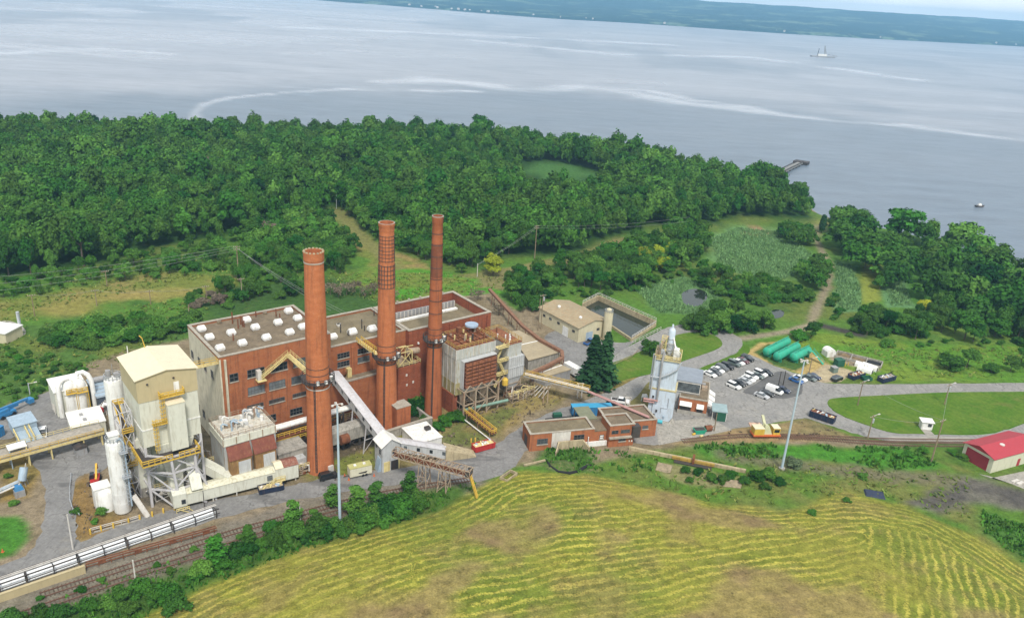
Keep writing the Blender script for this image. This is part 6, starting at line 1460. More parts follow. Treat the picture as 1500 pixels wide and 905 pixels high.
# cream trailer, cones
cv = thing('site_trailer', 'cream site trailer with mossy roof and two white roof vents', 'trailer', P(527,695), rotof((512,699),(543,692)))
MB().box(-2.7,-1.1,.5,2.7,1.1,2.7).build('body', paint('cream_paint', (.62,.60,.46), .5, .1, (.35,.30,.2), .4), cv); rf = MB().box(-2.75,-1.15,2.7,2.75,1.15,2.8).build('roof', paint('mossy_cream', (.42,.40,.16), .8, .2), cv)
for x in (-1.2,1.1): MB().box(x-.3,-.3,2.8,x+.3,.3,3.1).build('roof_vent', M_WHITE, rf)
for x in (.5,1.3):
    for y in (-1.05,1.05): MB().cyl((x,y-.1,.36),(x,y+.1,.36),.36,n=12).build('wheel', M_BLACK, cv)
m = MB().bar((-2.7,0,.5),(-4.0,0,.45),.12); m.build('drawbar', M_STEELD, cv); m = MB().hexa([(-.6,-1.16,1.1),(1.2,-1.16,.95),(1.2,-1.1,.95),(-.6,-1.1,1.1)],[(-.6,-1.16,1.3),(1.6,-1.16,1.45),(1.6,-1.1,1.45),(-.6,-1.1,1.3)]); m.build('stripe', M_STEELD, cv)
CN = MB(); CN.box(-.25,-.25,0,.25,.25,.06); CN.lathe([(.2,.06),(.05,.8)], n=10); CN = CN.build('traffic_cone', M_ORANGE, None)
for i, (px, lab) in enumerate((((548,697),'orange traffic cone on the road beyond the cream trailer'),((511,703),'orange traffic cone on the road in front of the cream trailer'),((505,697),'orange traffic cone at the tow bar of the cream trailer'),((4,808),'orange traffic cone on the grass corner by the yard road'))):
    o = CN if i == 0 else CN.copy()
    if i: COL.objects.link(o)
    o.location = P(*px); tag(o, lab, 'traffic cone', 'orange cones')
# ---- white clad silo tower and the brick control building
wo_ = P(947,612); wr = R(-14); wt = thing('ash_silo_tower', 'pale blue clad ash silo tower with pipes and a round filter on top', 'silo tower', wo_, wr)
MB().box(0,0,0,7.0,6.0,9.6).build('lower_cladding', M_SILO, wt); MB().box(.3,.3,9.6,6.7,5.7,18.4).build('upper_cladding', M_SILO, wt); m = MB().box(-.15,-.15,9.4,7.15,6.15,9.75).box(-.1,-.1,18.4,7.1,6.1,18.7); m.build('belt_course', paint('yellowed_trim', (.46,.40,.22), .8, .2), wt)
MB().rail([(0,0,18.7),(7,0,18.7),(7,6,18.7),(0,6,18.7)], closed=True, r=.08, step=1.2).build('top_railing', M_YELP, wt)
MB().lathe([(.35,18.7),(.95,20.2),(.95,26.0),(.8,26.5),(.3,26.9),(.22,27.9)], (3.6,3.6,0), 20).build('filter_drum', M_SILO, wt, True)
m = MB()
for z in (20.3,22,23.7): m.lathe([(.96,z),(1.05,z),(1.05,z+.15),(.96,z+.15)], (3.6,3.6,0), 20, caps=False)
m.build('drum_band', M_STEEL, wt)
MB().box(4.9,.6,18.7,6.3,1.9,22.0).build('filter_box', M_WHITE, wt); MB().box(1.0,1.0,18.7,2.4,2.4,20.8).build('fan_box', M_GALV, wt); MB().cyl((1.6,4.6,18.7),(1.6,4.6,22.4),.5,n=10).build('cyclone', M_GALV, wt)
m = MB(); m.tower(1.2,2.0,2.5,3.4,18.7,24.4,3,.16,.1); m.build('ladder_frame', M_YELP, wt)
m = MB(); m.tower(2.5,2.5,4.7,4.7,18.7,22.6,2,.14,.1); m.build('drum_frame', M_OFFW, wt)
m = MB(); m.tower(.2,.3,1.4,1.5,18.7,22.0,2,.13,.09); m.tube([(1.0,.8,18.7),(1.2,.8,22.6),(2.2,2,24.0),(2.9,3,24.6)], .17, 7); m.build('side_frame', M_RUSTP, wt)
for q in ((5.6,3.2,1.6),(5.2,4.6,2.4),(.8,4.9,2.8),(2.6,.8,1.3)): MB().cyl((q[0],q[1],18.7),(q[0],q[1],18.7+q[2]),.32,n=9).build('filter_pot', M_GALV, wt)
m = MB(); m.tube([(6.2,.4,18.9),(6.6,-.4,21.6),(5.8,-.6,22.4),(4.9,-.2,21.8)], .14, 8); m.tube([(5.2,1.4,22.0),(4.6,2.4,23.4),(4.2,3.0,24.4)], .2, 8); m.build('top_pipe', M_WHITE, wt)
m = MB(); m.tube([(2.2,-.5,6.6),(2.2,-.5,18),(2.4,.2,21.0)], .32, 10); m.build('riser_pipe', M_STEEL, wt)
m = MB(); m.tube([(.2,-.4,6),(.2,-.4,19.6)], .2, 8); m.tube([(-.3,.4,9),(-.3,.4,19.8)], .2, 8); m.build('side_pipe', M_GALV, wt)
m = MB(); m.tube([(-.3,-.3,13.2),(2,-.5,13.4),(4.4,-.5,14.8),(6.6,-.4,16.6),(7.3,-.1,18.6)], .22, 8); m.build('sloping_pipe', M_GALV, wt)
m = MB(); m.cyl((-1.5,-.6,6.2),(2.5,-.6,6.2),.3,n=8).cyl((-1.5,-.6,5.5),(1.6,-.6,5.5),.22,n=8); m.build('feed_pipe', M_PINK, wt)
m = MB(); m.tube([(3.6,-.15,2.5),(3.6,-.15,4.2),(5.4,-.15,4.2),(5.4,-.15,7.4)], .09, 6); m.tube([(1.2,-.15,.5),(1.2,-.15,5.5)], .1, 6); m.build('small_pipe', M_GALV, wt)
for x, z in ((1.6,1.2),(2.2,2.6),(4.4,1.0),(.8,6.8)): MB().box(x,-.3,z,x+.5,0,z+.6).build('switch_box', M_STEELD if z > 1.1 else M_BLUEGR, wt)
MB().hexa([(6.2,-1.2,0),(8.2,-1.2,0),(8.2,.0,0),(6.2,0,0)], [(6.9,-.4,1.4),(7.3,-.4,1.4),(7.3,0,1.4),(6.9,0,1.4)]).build('spill_heap', M_CONC, wt)
o = thing('pump_skid', 'small turquoise pump skid at the foot of the pale silo tower', 'pump', P(966,621), wr); MB().box(-.9,-.6,0,.9,.6,.3).build('base', M_STEEL, o); MB().cyl((-.6,0,.8),(.7,0,.8),.5,n=12).build('drum', paint('turquoise_paint', (.06,.40,.48), .5, .1), o)
eo = thing('pipe_manifold', 'white pipe manifold left of the silo tower, on dark gravel', 'pipework', P(944,586), wr)
m = MB()
for i in range(4): m.tube([(-.8,i*.6-1,0),(-.8,i*.6-1,1.4),(.4,i*.6-1,1.6),(1.2,i*.6-1,0)], .16, 6)
m.build('pipes', M_WHITE, eo)
co = P(992,604); cbd = thing('control_building', 'red brick control building with grey metal upper storey and white awnings', 'building', co, wr)
MB().box(0,0,0,8.0,12.5,5.0).build('wall', M_BRICK, cbd); MB().box(-.1,-.1,5.0,8.1,12.6,5.35).build('coping', M_COPE, cbd); rf = MB().box(.3,.3,5.3,7.8,12.2,5.42).build('roof', M_ROOF, cbd)
MB().box(-1.6,2.2,0,5.4,11.5,9.2).build('upper_storey', M_GREYCL, cbd); MB().box(-1.8,2.0,9.2,5.6,11.7,9.4).build('upper_roof', paint('slate_sheet', (.24,.27,.31), .6, .15, ribs=2), cbd)
m = MB().box(-1.0,2.1,6.0,5.2,2.2,8.8); m.build('window', M_GLASS, cbd); m = MB().box(-1.2,1.95,5.8,5.4,2.2,6.0).box(-1.2,1.95,8.8,5.4,2.2,9.0).box(5.2,1.95,6,5.4,2.2,8.8).box(-1.2,1.95,6,-1.0,2.2,8.8); m.build('window_frame', M_OFFW, cbd)
MB().box(.4,-.05,.9,3.6,0,2.9).build('doorway', M_STEELD, cbd); MB().hexa([(.3,-1.0,2.9),(3.7,-1.0,2.9),(3.7,0,3.2),(.3,0,3.2)], [(.3,-1.0,3.0),(3.7,-1.0,3.0),(3.7,0,4.0),(.3,0,4.0)]).build('awning', M_WHROOF, cbd)
MB().box(5.2,-.05,.6,7.0,0,2.7).build('doorway', M_STEELD, cbd); MB().hexa([(5.1,-1.0,2.7),(7.1,-1.0,2.7),(7.1,0,3.0),(5.1,0,3.0)], [(5.1,-1.0,2.8),(7.1,-1.0,2.8),(7.1,0,3.8),(5.1,0,3.8)]).build('awning', M_WHROOF, cbd)
MB().box(-.2,-.12,0,8.1,0,1.2).build('plinth', M_CONC, cbd)
for y in (1.8,5.2,8.6): MB().hexa([(8.0,y,2.8),(10.0,y,2.6),(10.0,y+2.4,2.6),(8.0,y+2.4,2.8)], [(8.0,y,3.9),(10.0,y,2.8),(10.0,y+2.4,2.8),(8.0,y+2.4,3.9)]).build('awning', M_WHITE, cbd)
for y in (2.4,5.8,9.2): MB().box(8.0,y,.6,8.06,y+1.2,2.7).build('window', M_GLASS, cbd)
MB().box(5.8,6,5.4,7.4,7.6,6.4).build('roof_unit', M_RUSTP, rf); MB().box(5.8,9,5.4,6.8,10.2,6.0).build('roof_unit', M_STEEL, rf)
gh = thing('gatehouse', 'small dark green hut with a pale teal canopy beside the control building', 'hut', P(1054,617), R(-8))
MB().box(-1.1,0,0,1.5,2.2,2.6).build('wall', M_DKGREEN, gh); MB().hexa([(-2.4,.2,2.7),(1.9,.2,2.7),(1.9,4.6,2.9),(-2.4,4.6,2.9)], [(-2.4,.2,2.95),(1.9,.2,2.95),(1.9,4.6,3.3),(-2.4,4.6,3.3)]).build('canopy', paint('teal_sheet', (.27,.36,.37), .5, .2, ribs=2), gh)
for x in (-2.2,1.7):
    for y in (.4,4.4): MB().bar((x,y,0),(x,y,2.8),.12).build('canopy_post', M_WHITE, gh)
# ---- yellow rail crane and junk by the track
yc = thing('rail_crane', 'yellow and cream rail crane standing on the siding', 'rail crane', P(1120,639), rotof((1102,639),(1138,639)))
MB().box(-3.9,-1.4,.7,3.9,1.4,1.2).build('chassis', M_ORANGE, yc); MB().box(-3.7,-1.3,1.2,-.9,1.3,3.0).build('engine_house', M_YEL, yc); MB().box(-3.75,-1.35,3.0,-.85,1.35,3.15).build('roof', paint('cream_top', (.66,.60,.42), .6, .1), yc)
MB().box(1.7,-1.2,1.2,3.6,1.2,3.1).build('cab', M_YEL, yc); MB().box(1.65,-1.25,3.1,3.65,1.25,3.22).build('cab_roof', M_TANR, yc); MB().box(1.9,-1.24,1.9,3.4,-1.2,2.8).build('window', M_GLASS, yc); MB().box(3.6,-.9,1.9,3.64,.9,2.8).build('window', M_GLASS, yc)
MB().hexa([(-.7,-1.0,1.2),(1.5,-1.0,1.2),(1.5,1.0,1.2),(-.7,1.0,1.2)], [(-.7,-.8,4.0),(.6,-.8,3.4),(.6,.8,3.4),(-.7,.8,4.0)]).build('boom_base', paint('pale_green_cream', (.52,.52,.32), .6, .15), yc); MB().bar((-.6,0,3.6),(.9,5.2,3.6),.7,.6).build('boom', paint('pale_green_cream', (.52,.52,.32)), yc)
for x in (-2.8,-1.6,1.6,2.8):
    MB().cyl((x,-.85,.62),(x,-.7,.62),.42,n=14).cyl((x,.7,.62),(x,.85,.62),.42,n=14).bar((x,-.8,.62),(x,.8,.62),.16).build('wheel', M_STEELD, yc)
o = MB().hexa([(-1.6,-1,0),(1.6,-1,0),(1.6,1,0),(-1.6,1,0)], [(-1.6,-1,.25),(1.6,-1,.2),(1.6,1,.5),(-1.6,1,.35)]).build('timber_sheet', paint('pinkish_board', (.55,.36,.26), .8, .2), None); o.location = P(1106,623); tag(o, 'pinkish board lying on the ground behind the yellow crane', 'board')
o = thing('bin', 'open green steel bin by the track', 'bin', P(1024,634), R(12)); m = MB(); m.hexa([(-1.2,-.8,.1),(1.2,-.8,.1),(1.2,.8,.1),(-1.2,.8,.1)], [(-1.7,-1,1.3),(1.7,-1,1.3),(1.7,1,1.3),(-1.7,1,1.3)]); m.build('body', paint('bin_green', (.03,.33,.20), .5, .15), o); MB().box(-1.5,-.85,1.3,1.5,.85,1.36).build('contents', M_STEELD, o)
o = thing('scrap_roller', 'rusty roller and scrap beside the green bin', 'scrap machine', P(1037,631), R(12)); MB().cyl((-.9,0,.9),(.9,0,.9),.85,n=14).build('drum', M_RUST, o); MB().bar((-1.2,-.2,.8),(-2.4,-.8,.2),.25).bar((1,0,.9),(1.6,.3,1.3),.2).build('frame', M_RUSTY, o)
for px, m_, lab in (((1016,637),M_YEL,'yellow drum lying between the green bin and the track'),((1027,640),M_YELP,'pale yellow drum in front of the green bin')):
    o = MB().cyl((-.45,0,.32),(.45,0,.32),.32,n=12).build('drum', m_, None); o.location = P(*px); o.rotation_euler = (0,0,.6); tag(o, lab, 'drum')
# ================================================================ warehouse, silo, pond
wq = P(846,502); wa = R(38); wh = thing('warehouse', 'buff gabled warehouse with roller doors beside the settling pond', 'building', wq, wa)
e1_ = (P(883,487)-wq).length; WW, WLn = 14.0, 21.5
MB().prof([(0,0),(WW,0),(WW,5.4),(WW/2,6.9),(0,5.4)], 0, WLn).build('wall', M_SHED, wh)
m = MB()
for x0,z0,x1,z1 in ((-.4,5.33,WW/2,6.92),(WW/2,6.92,WW+.4,5.33)): m.hexa([(x0,-.4,z0),(x1,-.4,z1),(x1,WLn+.4,z1),(x0,WLn+.4,z0)], [(x0,-.4,z0+.15),(x1,-.4,z1+.15),(x1,WLn+.4,z1+.15),(x0,WLn+.4,z0+.15)])
rf = m.build('roof', M_SHEDR, wh)
for x,y in ((4.5,16),(4.5,4.5)): MB().lathe([(.55,0),(.6,.5),(.3,.8)], (x,y,6.5), 12).build('roof_ventilator', M_WHITE, rf)
MB().box(-.06,5.2,0,0,8.2,3.4).build('roller_door', M_WHITE, wh); MB().box(3.6,-.06,0,6.6,0,3.0).build('roller_door', M_BLUEGR, wh)
for y in (2.5,10.5,15,18.5): wl(wh, y, 3.0, 1.2, .8, nx=2, nz=1, sill=None)
for x in (9,12): wf(wh, x, 2.8, 1.2, .8, nx=2, nz=1, sill=None)
sl_ = silo('buff corrugated silo beside the warehouse and pond', P(888,495), 1.5, 0, 9.6, M_SHED, ladder=False); MB().lathe([(1.0,9.6),(.9,10.8),(.2,11.2)], n=14).build('cap', M_SHED, sl_)
pk = [P(*k) for k in ((853,452),(876,440),(960,478),(925,500))]; o3 = pk[3].copy(); pq = [p-o3 for p in pk]
pd = thing('settling_basin', 'walled settling basin with dark water and a railed buff wall behind the warehouse', 'basin', o3)
m = MB()
for i in range(4):
    a, b = pq[i], pq[(i+1) % 4]; h = 2.2 if i in (0,1) else 1.1; m.bar(a+Z3*h/2, b+Z3*h/2, .5, h)
m.build('wall', M_CONCB, pd)
m = MB()
for i in range(3): m.rail([pq[i]+Z3*(2.2 if i in (0,1) else 1.1), pq[i+1]+Z3*(2.2 if i in (0,1) else 1.1)], r=.05, step=2.2)
m.build('railing', M_OFFW, pd)
def pond_mat():
    t = NT('dark_pond_water'); t.bump(t.noise(t.pos(), .8, 2, .5), .05, .2); t.fin((.02,.028,.02), .06, 0, .5); return t.m
M_POND = pond_mat()
m = MB(); m.add([(p.x, p.y, .12) for p in pq][::-1], [(0,1,2,3)]); m.build('water', M_POND, pd)
sheet('pond', [(998,432),(1006,425),(1022,423),(1034,428),(1036,436),(1028,446),(1014,449),(1002,444)], M_POND, .03)
sheet('pond', [(1128,458),(1136,453),(1148,456),(1146,464),(1132,466)], M_POND, .03)
def fence(lab, pp, h=1.4, mat=M_OFFW, step=2.5):
    pts = [P(*k, None) for k in pp]; o3 = pts[0].copy(); f = thing('fence', lab, 'fence', o3); m = MB(); m.rail([p-o3 for p in pts], h=h, r=.04, step=step); m.build('rails', mat, f); return f
fence('grey post and rail fence along the basin grass bank', [(925,505),(968,484)])
fence('low fence beside the lawn edge near the road bush', [(888,540),(925,524),(936,514)], .8, M_RUSTP)
# ================================================================ car park
def make_car(kind):
    r = thing('car', kind, 'car'); L_, W_ = (4.6,1.82)
    if kind == 'sedan': pr = [(-2.3,.32,.72,.84),(-2.2,.28,.92,.88),(-1.5,.25,.98,.91),(.8,.25,.97,.91),(2.0,.27,.80,.88),(2.28,.32,.62,.78)]; cb = ((-1.75,.96),(-1.0,1.44),(.25,1.44),(1.05,.96)); 
    elif kind == 'suv': pr = [(-2.3,.38,.95,.88),(-2.25,.34,1.10,.92),(-1.5,.32,1.12,.94),(.9,.32,1.12,.94),(2.1,.34,1.0,.90),(2.3,.38,.75,.82)]; cb = ((-2.15,1.1),(-1.95,1.72),(.35,1.74),(1.15,1.1))
    elif kind == 'van': pr = [(-2.7,.38,1.1,.94),(-2.65,.36,1.2,.97),(1.2,.36,1.2,.97),(1.9,.36,1.18,.96),(2.55,.38,.95,.90),(2.65,.42,.7,.82)]; cb = ((-2.66,1.18),(-2.6,2.05),(1.0,2.05),(2.0,1.18))
    else: pr = [(-2.75,.42,1.02,.92),(-2.7,.4,1.05,.95),(-.7,.4,1.06,.95),(1.4,.4,1.12,.95),(2.55,.42,1.05,.90),(2.7,.46,.8,.84)]; cb = ((-.75,1.05),(-.6,1.75),(.75,1.77),(1.45,1.1))
    m = MB(); vs = []; fs = []
    for x, zb, zt, hw in pr: vs += [(x,-hw,zb),(x,-hw,zt*.72),(x,-hw*.93,zt),(x,hw*.93,zt),(x,hw,zt*.72),(x,hw,zb)]
    n = len(pr)
    for k in range(n-1):
        for i in range(6): a, b = k*6+i, k*6+(i+1) % 6; fs.append((a, b, b+6, a+6))
    fs += [(5,4,3,2,1,0), tuple((n-1)*6+i for i in range(6))]; m.add(vs, fs)
    hw = .78 if kind != 'van' else .9; (xa,za),(xb,zb),(xc,zc),(xd,zd) = cb
    if kind == 'van':   # solid rear sides
        m.hexa([(xa,-.95,za),(.6,-.95,za),(.6,.95,za),(xa,.95,za)], [(xb,-.82,zb-.02),(.5,-.82,zb-.02),(.5,.82,zb-.02),(xb,.82,zb-.02)])
    m.hexa([(xb-.02,-hw*.9,zb-.01),(xc+.02,-hw*.9,zc-.01),(xc+.02,hw*.9,zc-.01),(xb-.02,hw*.9,zb-.01)], [(xb+.05,-hw*.84,zb+.04),(xc-.05,-hw*.84,zc+.04),(xc-.05,hw*.84,zc+.04),(xb+.05,hw*.84,zb+.04)])
    if kind == 'pickup': m.mat(1).box(-2.6,-.78,.9,-.85,.78,1.065).mat(0)
    m.build('body', [M_CAR, M_STEELD], r)
    g = MB(); x0 = .62 if kind == 'van' else xa; x1 = .52 if kind == 'van' else xb
    g.hexa([(x0,-hw-.08,za),(xd,-hw-.08,zd),(xd,hw+.08,zd),(x0,hw+.08,za)], [(x1,-hw*.9,zb),(xc,-hw*.9,zc),(xc,hw*.9,zc),(x1,hw*.9,zb)]); g.build('windows', M_GLASS, r)
    wx_ = 1.4 if kind in ('sedan','suv') else 1.65
    for x in (-wx_, wx_):
        for y in (-.82,.82): MB().cyl((x,y-.12,.34),(x,y+.12,.34),.34,n=14).build('wheel', M_BLACK, r)
    xf = pr[-1][0]; 
    for y in (-.6,.6): MB().box(xf-.12,y-.18,.62,xf+.02,y+.18,.74).build('headlight', M_WHITE, r)
    return r
PROTO = {}
WHT, BLK, GRY, SIL, NVY, BLU, MAR, GGN = (.78,.78,.76,1), (.012,.012,.014,1), (.09,.095,.10,1), (.42,.43,.44,1), (.02,.03,.07,1), (.02,.10,.30,1), (.09,.015,.02,1), (.10,.13,.12,1)
def put_car(kind, px, rot, col, lab, group=None):
    p = P(*px)
    if kind not in PROTO:
        r = make_car(kind); PROTO[kind] = r; r.location = p; r.rotation_euler = (0,0,rot)
        for c in kids(r): c.color = col
        r['label'] = lab
        if group: r['group'] = group
        return r
    return dup(PROTO[kind], p, rot, lab, group, color=col)
zk = lambda x, y: (1000+x/4.6875, 470+y/4.6875)
rowdir = rotof(zk(145,352), zk(222,386)); G = 'cars in the plant car park'
for k, x, y, c, lab in (('sedan',187,375,WHT,'white saloon at the control building end of the back row'),('sedan',220,360,GRY,'charcoal saloon second in back row, beside the end white saloon'),('sedan',240,346,WHT,'white saloon in the back row between two dark cars'),('suv',268,333,GRY,'dark grey SUV in the back row, just before a black SUV'),('suv',305,322,BLK,'large black SUV in the middle of the back row'),('suv',352,303,GGN,'slate green SUV in the back row between black and white cars'),('sedan',380,292,WHT,'white saloon in the back row beside the maroon car'),('sedan',411,281,MAR,'dark maroon saloon in the back row'),('suv',443,268,BLK,'black SUV at the green tank end of the back row')):
    put_car(k, zk(x,y), rowdir, c, lab, G)
for k, x, y, c, lab in (('suv',350,457,WHT,'white estate car at the near end of the middle row'),('sedan',385,437,BLK,'black saloon second in the middle row'),('sedan',425,424,SIL,'silver saloon in the middle row beside a black saloon'),('sedan',450,408,WHT,'white saloon in the middle row beside the silver saloon'),('suv',470,391,WHT,'white SUV in the middle row beside a grey green hatchback'),('sedan',512,386,GGN,'grey green hatchback in the middle row'),('suv',532,372,WHT,'white SUV in the middle row beside the far black car'),('sedan',573,362,BLK,'black car at the far end of the middle row')):
    put_car(k, zk(x,y), rowdir, c, lab, G)
r3d = rotof(zk(505,505), zk(578,532))
for k, x, y, c, lab in (('sedan',541,523,SIL,'silver saloon parked on the open front of the car park'),('sedan',575,507,BLK,'black saloon between silver saloon and white van'),('van',628,490,WHT,'white panel van in the car park'),('sedan',686,482,NVY,'dark blue hatchback beside the white panel van')):
    put_car(k, zk(x,y), r3d, c, lab, G)
r4 = rotof(zk(745,405), zk(812,432))
for k, x, y, c, lab in (('sedan',778,418,BLU,'bright blue saloon parked by the yard entrance'),('sedan',805,404,WHT,'white saloon behind the bright blue saloon'),('sedan',868,402,GGN,'grey green saloon between white and navy cars by the yard entrance'),('sedan',899,391,NVY,'navy saloon beside the grey yard slab'),('suv',1057,407,BLK,'black SUV parked alone beside the rusty skip')):
    put_car(k, zk(x,y), r4 if x < 1000 else R(35), c, lab, G)
zk2 = lambda x, y: (740+x/4.6875, 560+y/4.6875)
for k, p, r, c, lab in (('pickup',zk2(790,140),R(-12),WHT,'white pickup on the road behind the low brick building'),('sedan',zk2(742,163),R(-14),BLK,'black saloon beside the blue container'),('sedan',zk2(825,203),R(10),MAR,'dark red saloon close behind the low brick building'),('pickup',(864,503),R(50),BLU,'blue pickup outside the warehouse doors'),('pickup',(63,636),R(120),WHT,'white pickup on the yard beyond the steel trestle'),('suv',(481,700),rotof((470,703),(495,697)),BLK,'black SUV on the front road beside the shortest chimney')):
    put_car(k, p, r, c, lab)
# ---- green tanks
for lab, a, b in (('longest green horizontal tank, nearest the car park back row',(1120,524),(1151,508)),('middle green horizontal tank of three, between its two neighbours',(1135,531),(1165,515.5)),('shortest green horizontal tank, nearest the yard slab and stair',(1159,532),(1181,521))):
    p, q = P(*a), P(*b); d = (q-p); ln = d.length+1; t = thing('green_tank', lab, 'tank', p, math.atan2(d.y,d.x), 'green horizontal tanks')
    pr = [(.05,-.0),(.9,.12),(1.35,.45),(1.5,1.0),(1.5,ln-1.0),(1.35,ln-.45),(.9,ln-.12),(.05,ln)]
    m = MB(); n = 20; vs = []; 
    for r_, x in pr: vs += [(x, r_*math.cos(2*math.pi*i/n), 2.1+r_*math.sin(2*math.pi*i/n)) for i in range(n)]
    m.add(vs, [(k*n+i, k*n+(i+1) % n, (k+1)*n+(i+1) % n, (k+1)*n+i) for k in range(len(pr)-1) for i in range(n)]+[tuple(range(n)), tuple(range((len(pr)-1)*n, len(pr)*n))[::-1]]); m.build('shell', M_GREEN, t, True)
    for x in (1.8, ln/2, ln-1.8): MB().box(x-.25,-1.3,0,x+.25,1.3,1.15).build('saddle', paint('saddle_green', (.03,.25,.16), .6, .2), t)
    m = MB().box(1,-.35,3.62,ln-1,.35,3.7); m.rail([(1,-.35,3.7),(ln-1,-.35,3.7)], h=.6, r=.04); m.build('top_walkway', M_GREEN, t)
    MB().cyl((ln*.4,0,3.5),(ln*.4,0,4.0),.35,n=10).build('manhole', M_GREEN, t)
p = P(1188,528); gs = thing('access_stair', 'green stair and landing at the end of the green tanks', 'stair', p, R(-40)); m = MB(); m.bar((0,0,3.4),(4.2,0,.1),.9,.15); m.rail([(0,.45,3.4),(4.2,.45,.1)], r=.05); m.build('stair_flight', M_GREEN, gs); MB().box(-1.4,-.6,3.3,0,.6,3.42).build('landing', M_GREEN, gs)
# ---- yard beyond
sheet('concrete_slab_yard', [(1192,552),(1218,535),(1226,537),(1247,543),(1232,559),(1205,557)], M_CONCB, .05, smooth=False)
o = thing('transformer', 'dark green transformer cabinet with yellow posts on the concrete yard', 'transformer', P(1228,536), R(20)); MB().box(-1.4,-1.1,.2,1.4,1.1,2.4).build('casing', M_DKGREEN, o); MB().box(-1.5,-1.2,2.4,1.5,1.2,2.55).build('lid', M_DKGREEN, o)
for x in (2.2,3.4): MB().cyl((x,-.6,0),(x,-.6,1.3),.12,n=8).build('guard_post', M_YEL, o)
o = thing('transformer', 'smaller grey green cabinet standing alone on the concrete yard', 'transformer', P(1221,545), R(20)); MB().box(-.9,-.9,.15,.9,.9,1.9).build('casing', paint('grey_green', (.15,.2,.17), .6, .15), o); MB().box(-1,-1,1.9,1,1,2.0).build('lid', paint('grey_green'), o) if False else MB().box(-1,-1,1.9,1,1,2.0).build('lid', M_STEEL, o)
o = thing('shed', 'white curved roof hut at the corner of the storage bays', 'shed', P(1217,523), R(15)); m = MB(); m.prof([(-1.6,0),(1.6,0),(1.6,1.9),(1.1,2.6),(0,2.9),(-1.1,2.6),(-1.6,1.9)], 0, 3.2); m.build('shell', M_WHITE, o); MB().box(-.5,-.05,0,.5,0,1.9).build('door', M_OFFW, o)
HUT = None
for i, (x, y, lab) in enumerate(((1246,322,'white half barrel hutch nearest the brown rubble bays'),(1292,330,'white half barrel hutch at the top of the hutch cluster'),(1334,345,'half barrel hutch standing apart, closest to the lone navy skip'),(1260,352,'white half barrel hutch just behind the rusty skip'),(1300,362,'half barrel hutch in front of the hutch cluster, by the small green skip'))):
    p = P(*zk(x, y))
    if HUT is None:
        HUT = thing('hutch', lab, 'hutch', p, R(50), 'white half barrel hutches'); n = 10
        pr = [(1.1*math.cos(math.pi*k/n), 1.7*math.sin(math.pi*k/n)) for k in range(n+1)]; m = MB(); m.prof(pr, 0, 2.9); m.build('shell', M_GALV if False else M_WHITE, HUT, True); MB().prof([(.75*math.cos(math.pi*k/8), 1.25*math.sin(math.pi*k/8)) for k in range(9)], -.04, 0).build('opening', M_STEELD, HUT)
    else: dup(HUT, p, R(50), lab, 'white half barrel hutches')
bb_ = thing('storage_bay', 'low concrete storage bays with brown rubble and black sheeting', 'storage bay', P(1222,523), rotof((1222,523),(1290,540)))
bl = (P(1290,540)-P(1222,523)).length; m = MB(); m.box(0,0,0,bl,.3,.8).box(0,5,0,bl,5.3,.8)
for f in (0,.33,.66,.985): m.box(bl*f,.3,0,bl*f+.3,5,.8)
m.build('wall', M_CONC, bb_); MB().frus(.6,.6,bl*.33-.3,4.8,0,1.1,1.6).build('rubble', M_DIRT, bb_); MB().frus(bl*.68,1.0,bl*.97,4.6,0,.6,.6).build('black_cover', M_BLACK, bb_); MB().frus(bl*.36,1.0,bl*.64,4.6,0,.5,.8).build('gravel', M_DIRT, bb_)
# ---- guard hut, red shed, tarp
gs_ = thing('guard_hut', 'small white guard hut alone on the roadside lawn', 'hut', P(1355,627), R(-6)); MB().box(-1.5,-1.1,.1,1.5,1.1,2.4).build('wall', M_WHITE, gs_); MB().hexa([(-1.8,-1.4,2.4),(1.8,-1.4,2.4),(1.8,1.4,2.4),(-1.8,1.4,2.4)], [(-1.8,-1.4,2.52),(1.8,-1.4,2.52),(1.8,1.4,2.7),(-1.8,1.4,2.7)]).build('roof', M_WHROOF, gs_)
wf(gs_, .6, 1.2, .9, .8, y=-1.1, nx=2, nz=1, sill=None); MB().box(-1.54,-.5,.2,-1.5,.4,2.1).build('door', M_OFFW, gs_)
ro = P(1450,693); rr_ = R(26); rs = thing('red_shed', 'cream shed with red metal roof and big dark red door at the road end', 'shed', ro, rr_)
RW, RL = 8.6, 18.0
MB().box(0,0,0,RL,RW,4.4).build('wall', M_SHEDW, rs); MB().prof([(0,4.4),(RW,4.4),(RW/2,5.7)], -.02, RL, 'x').build('gable', M_REDROOF, rs)
m = MB()
for y0,z0,y1,z1 in ((-.4,4.25,RW/2,5.75),(RW/2,5.75,RW+.4,4.25)): m.hexa([(-.5,y0,z0),(RL+.4,y0,z0),(RL+.4,y1,z1),(-.5,y1,z1)], [(-.5,y0,z0+.12),(RL+.4,y0,z0+.12),(RL+.4,y1,z1+.12),(-.5,y1,z1+.12)])
rf = m.build('roof', M_REDROOF, rs); MB().lathe([(.7,0),(.7,.3),(.2,.5)], (7,3.2,5.3), 12).build('roof_vent', M_OFFW, rf)
MB().box(-.06,1.2,0,0,RW-1.0,3.7).build('roller_door', paint('dark_red_door', (.26,.03,.045), .5, .15), rs); MB().box(10.4,-.06,0,11.5,0,2.2).build('door', M_REDROOF, rs)
sheet('pavement', [(1433,694),(1449,697),(1480,708),(1500,716),(1560,720),(1560,700),(1500,690),(1452,700)], M_CONC, .04, smooth=False)
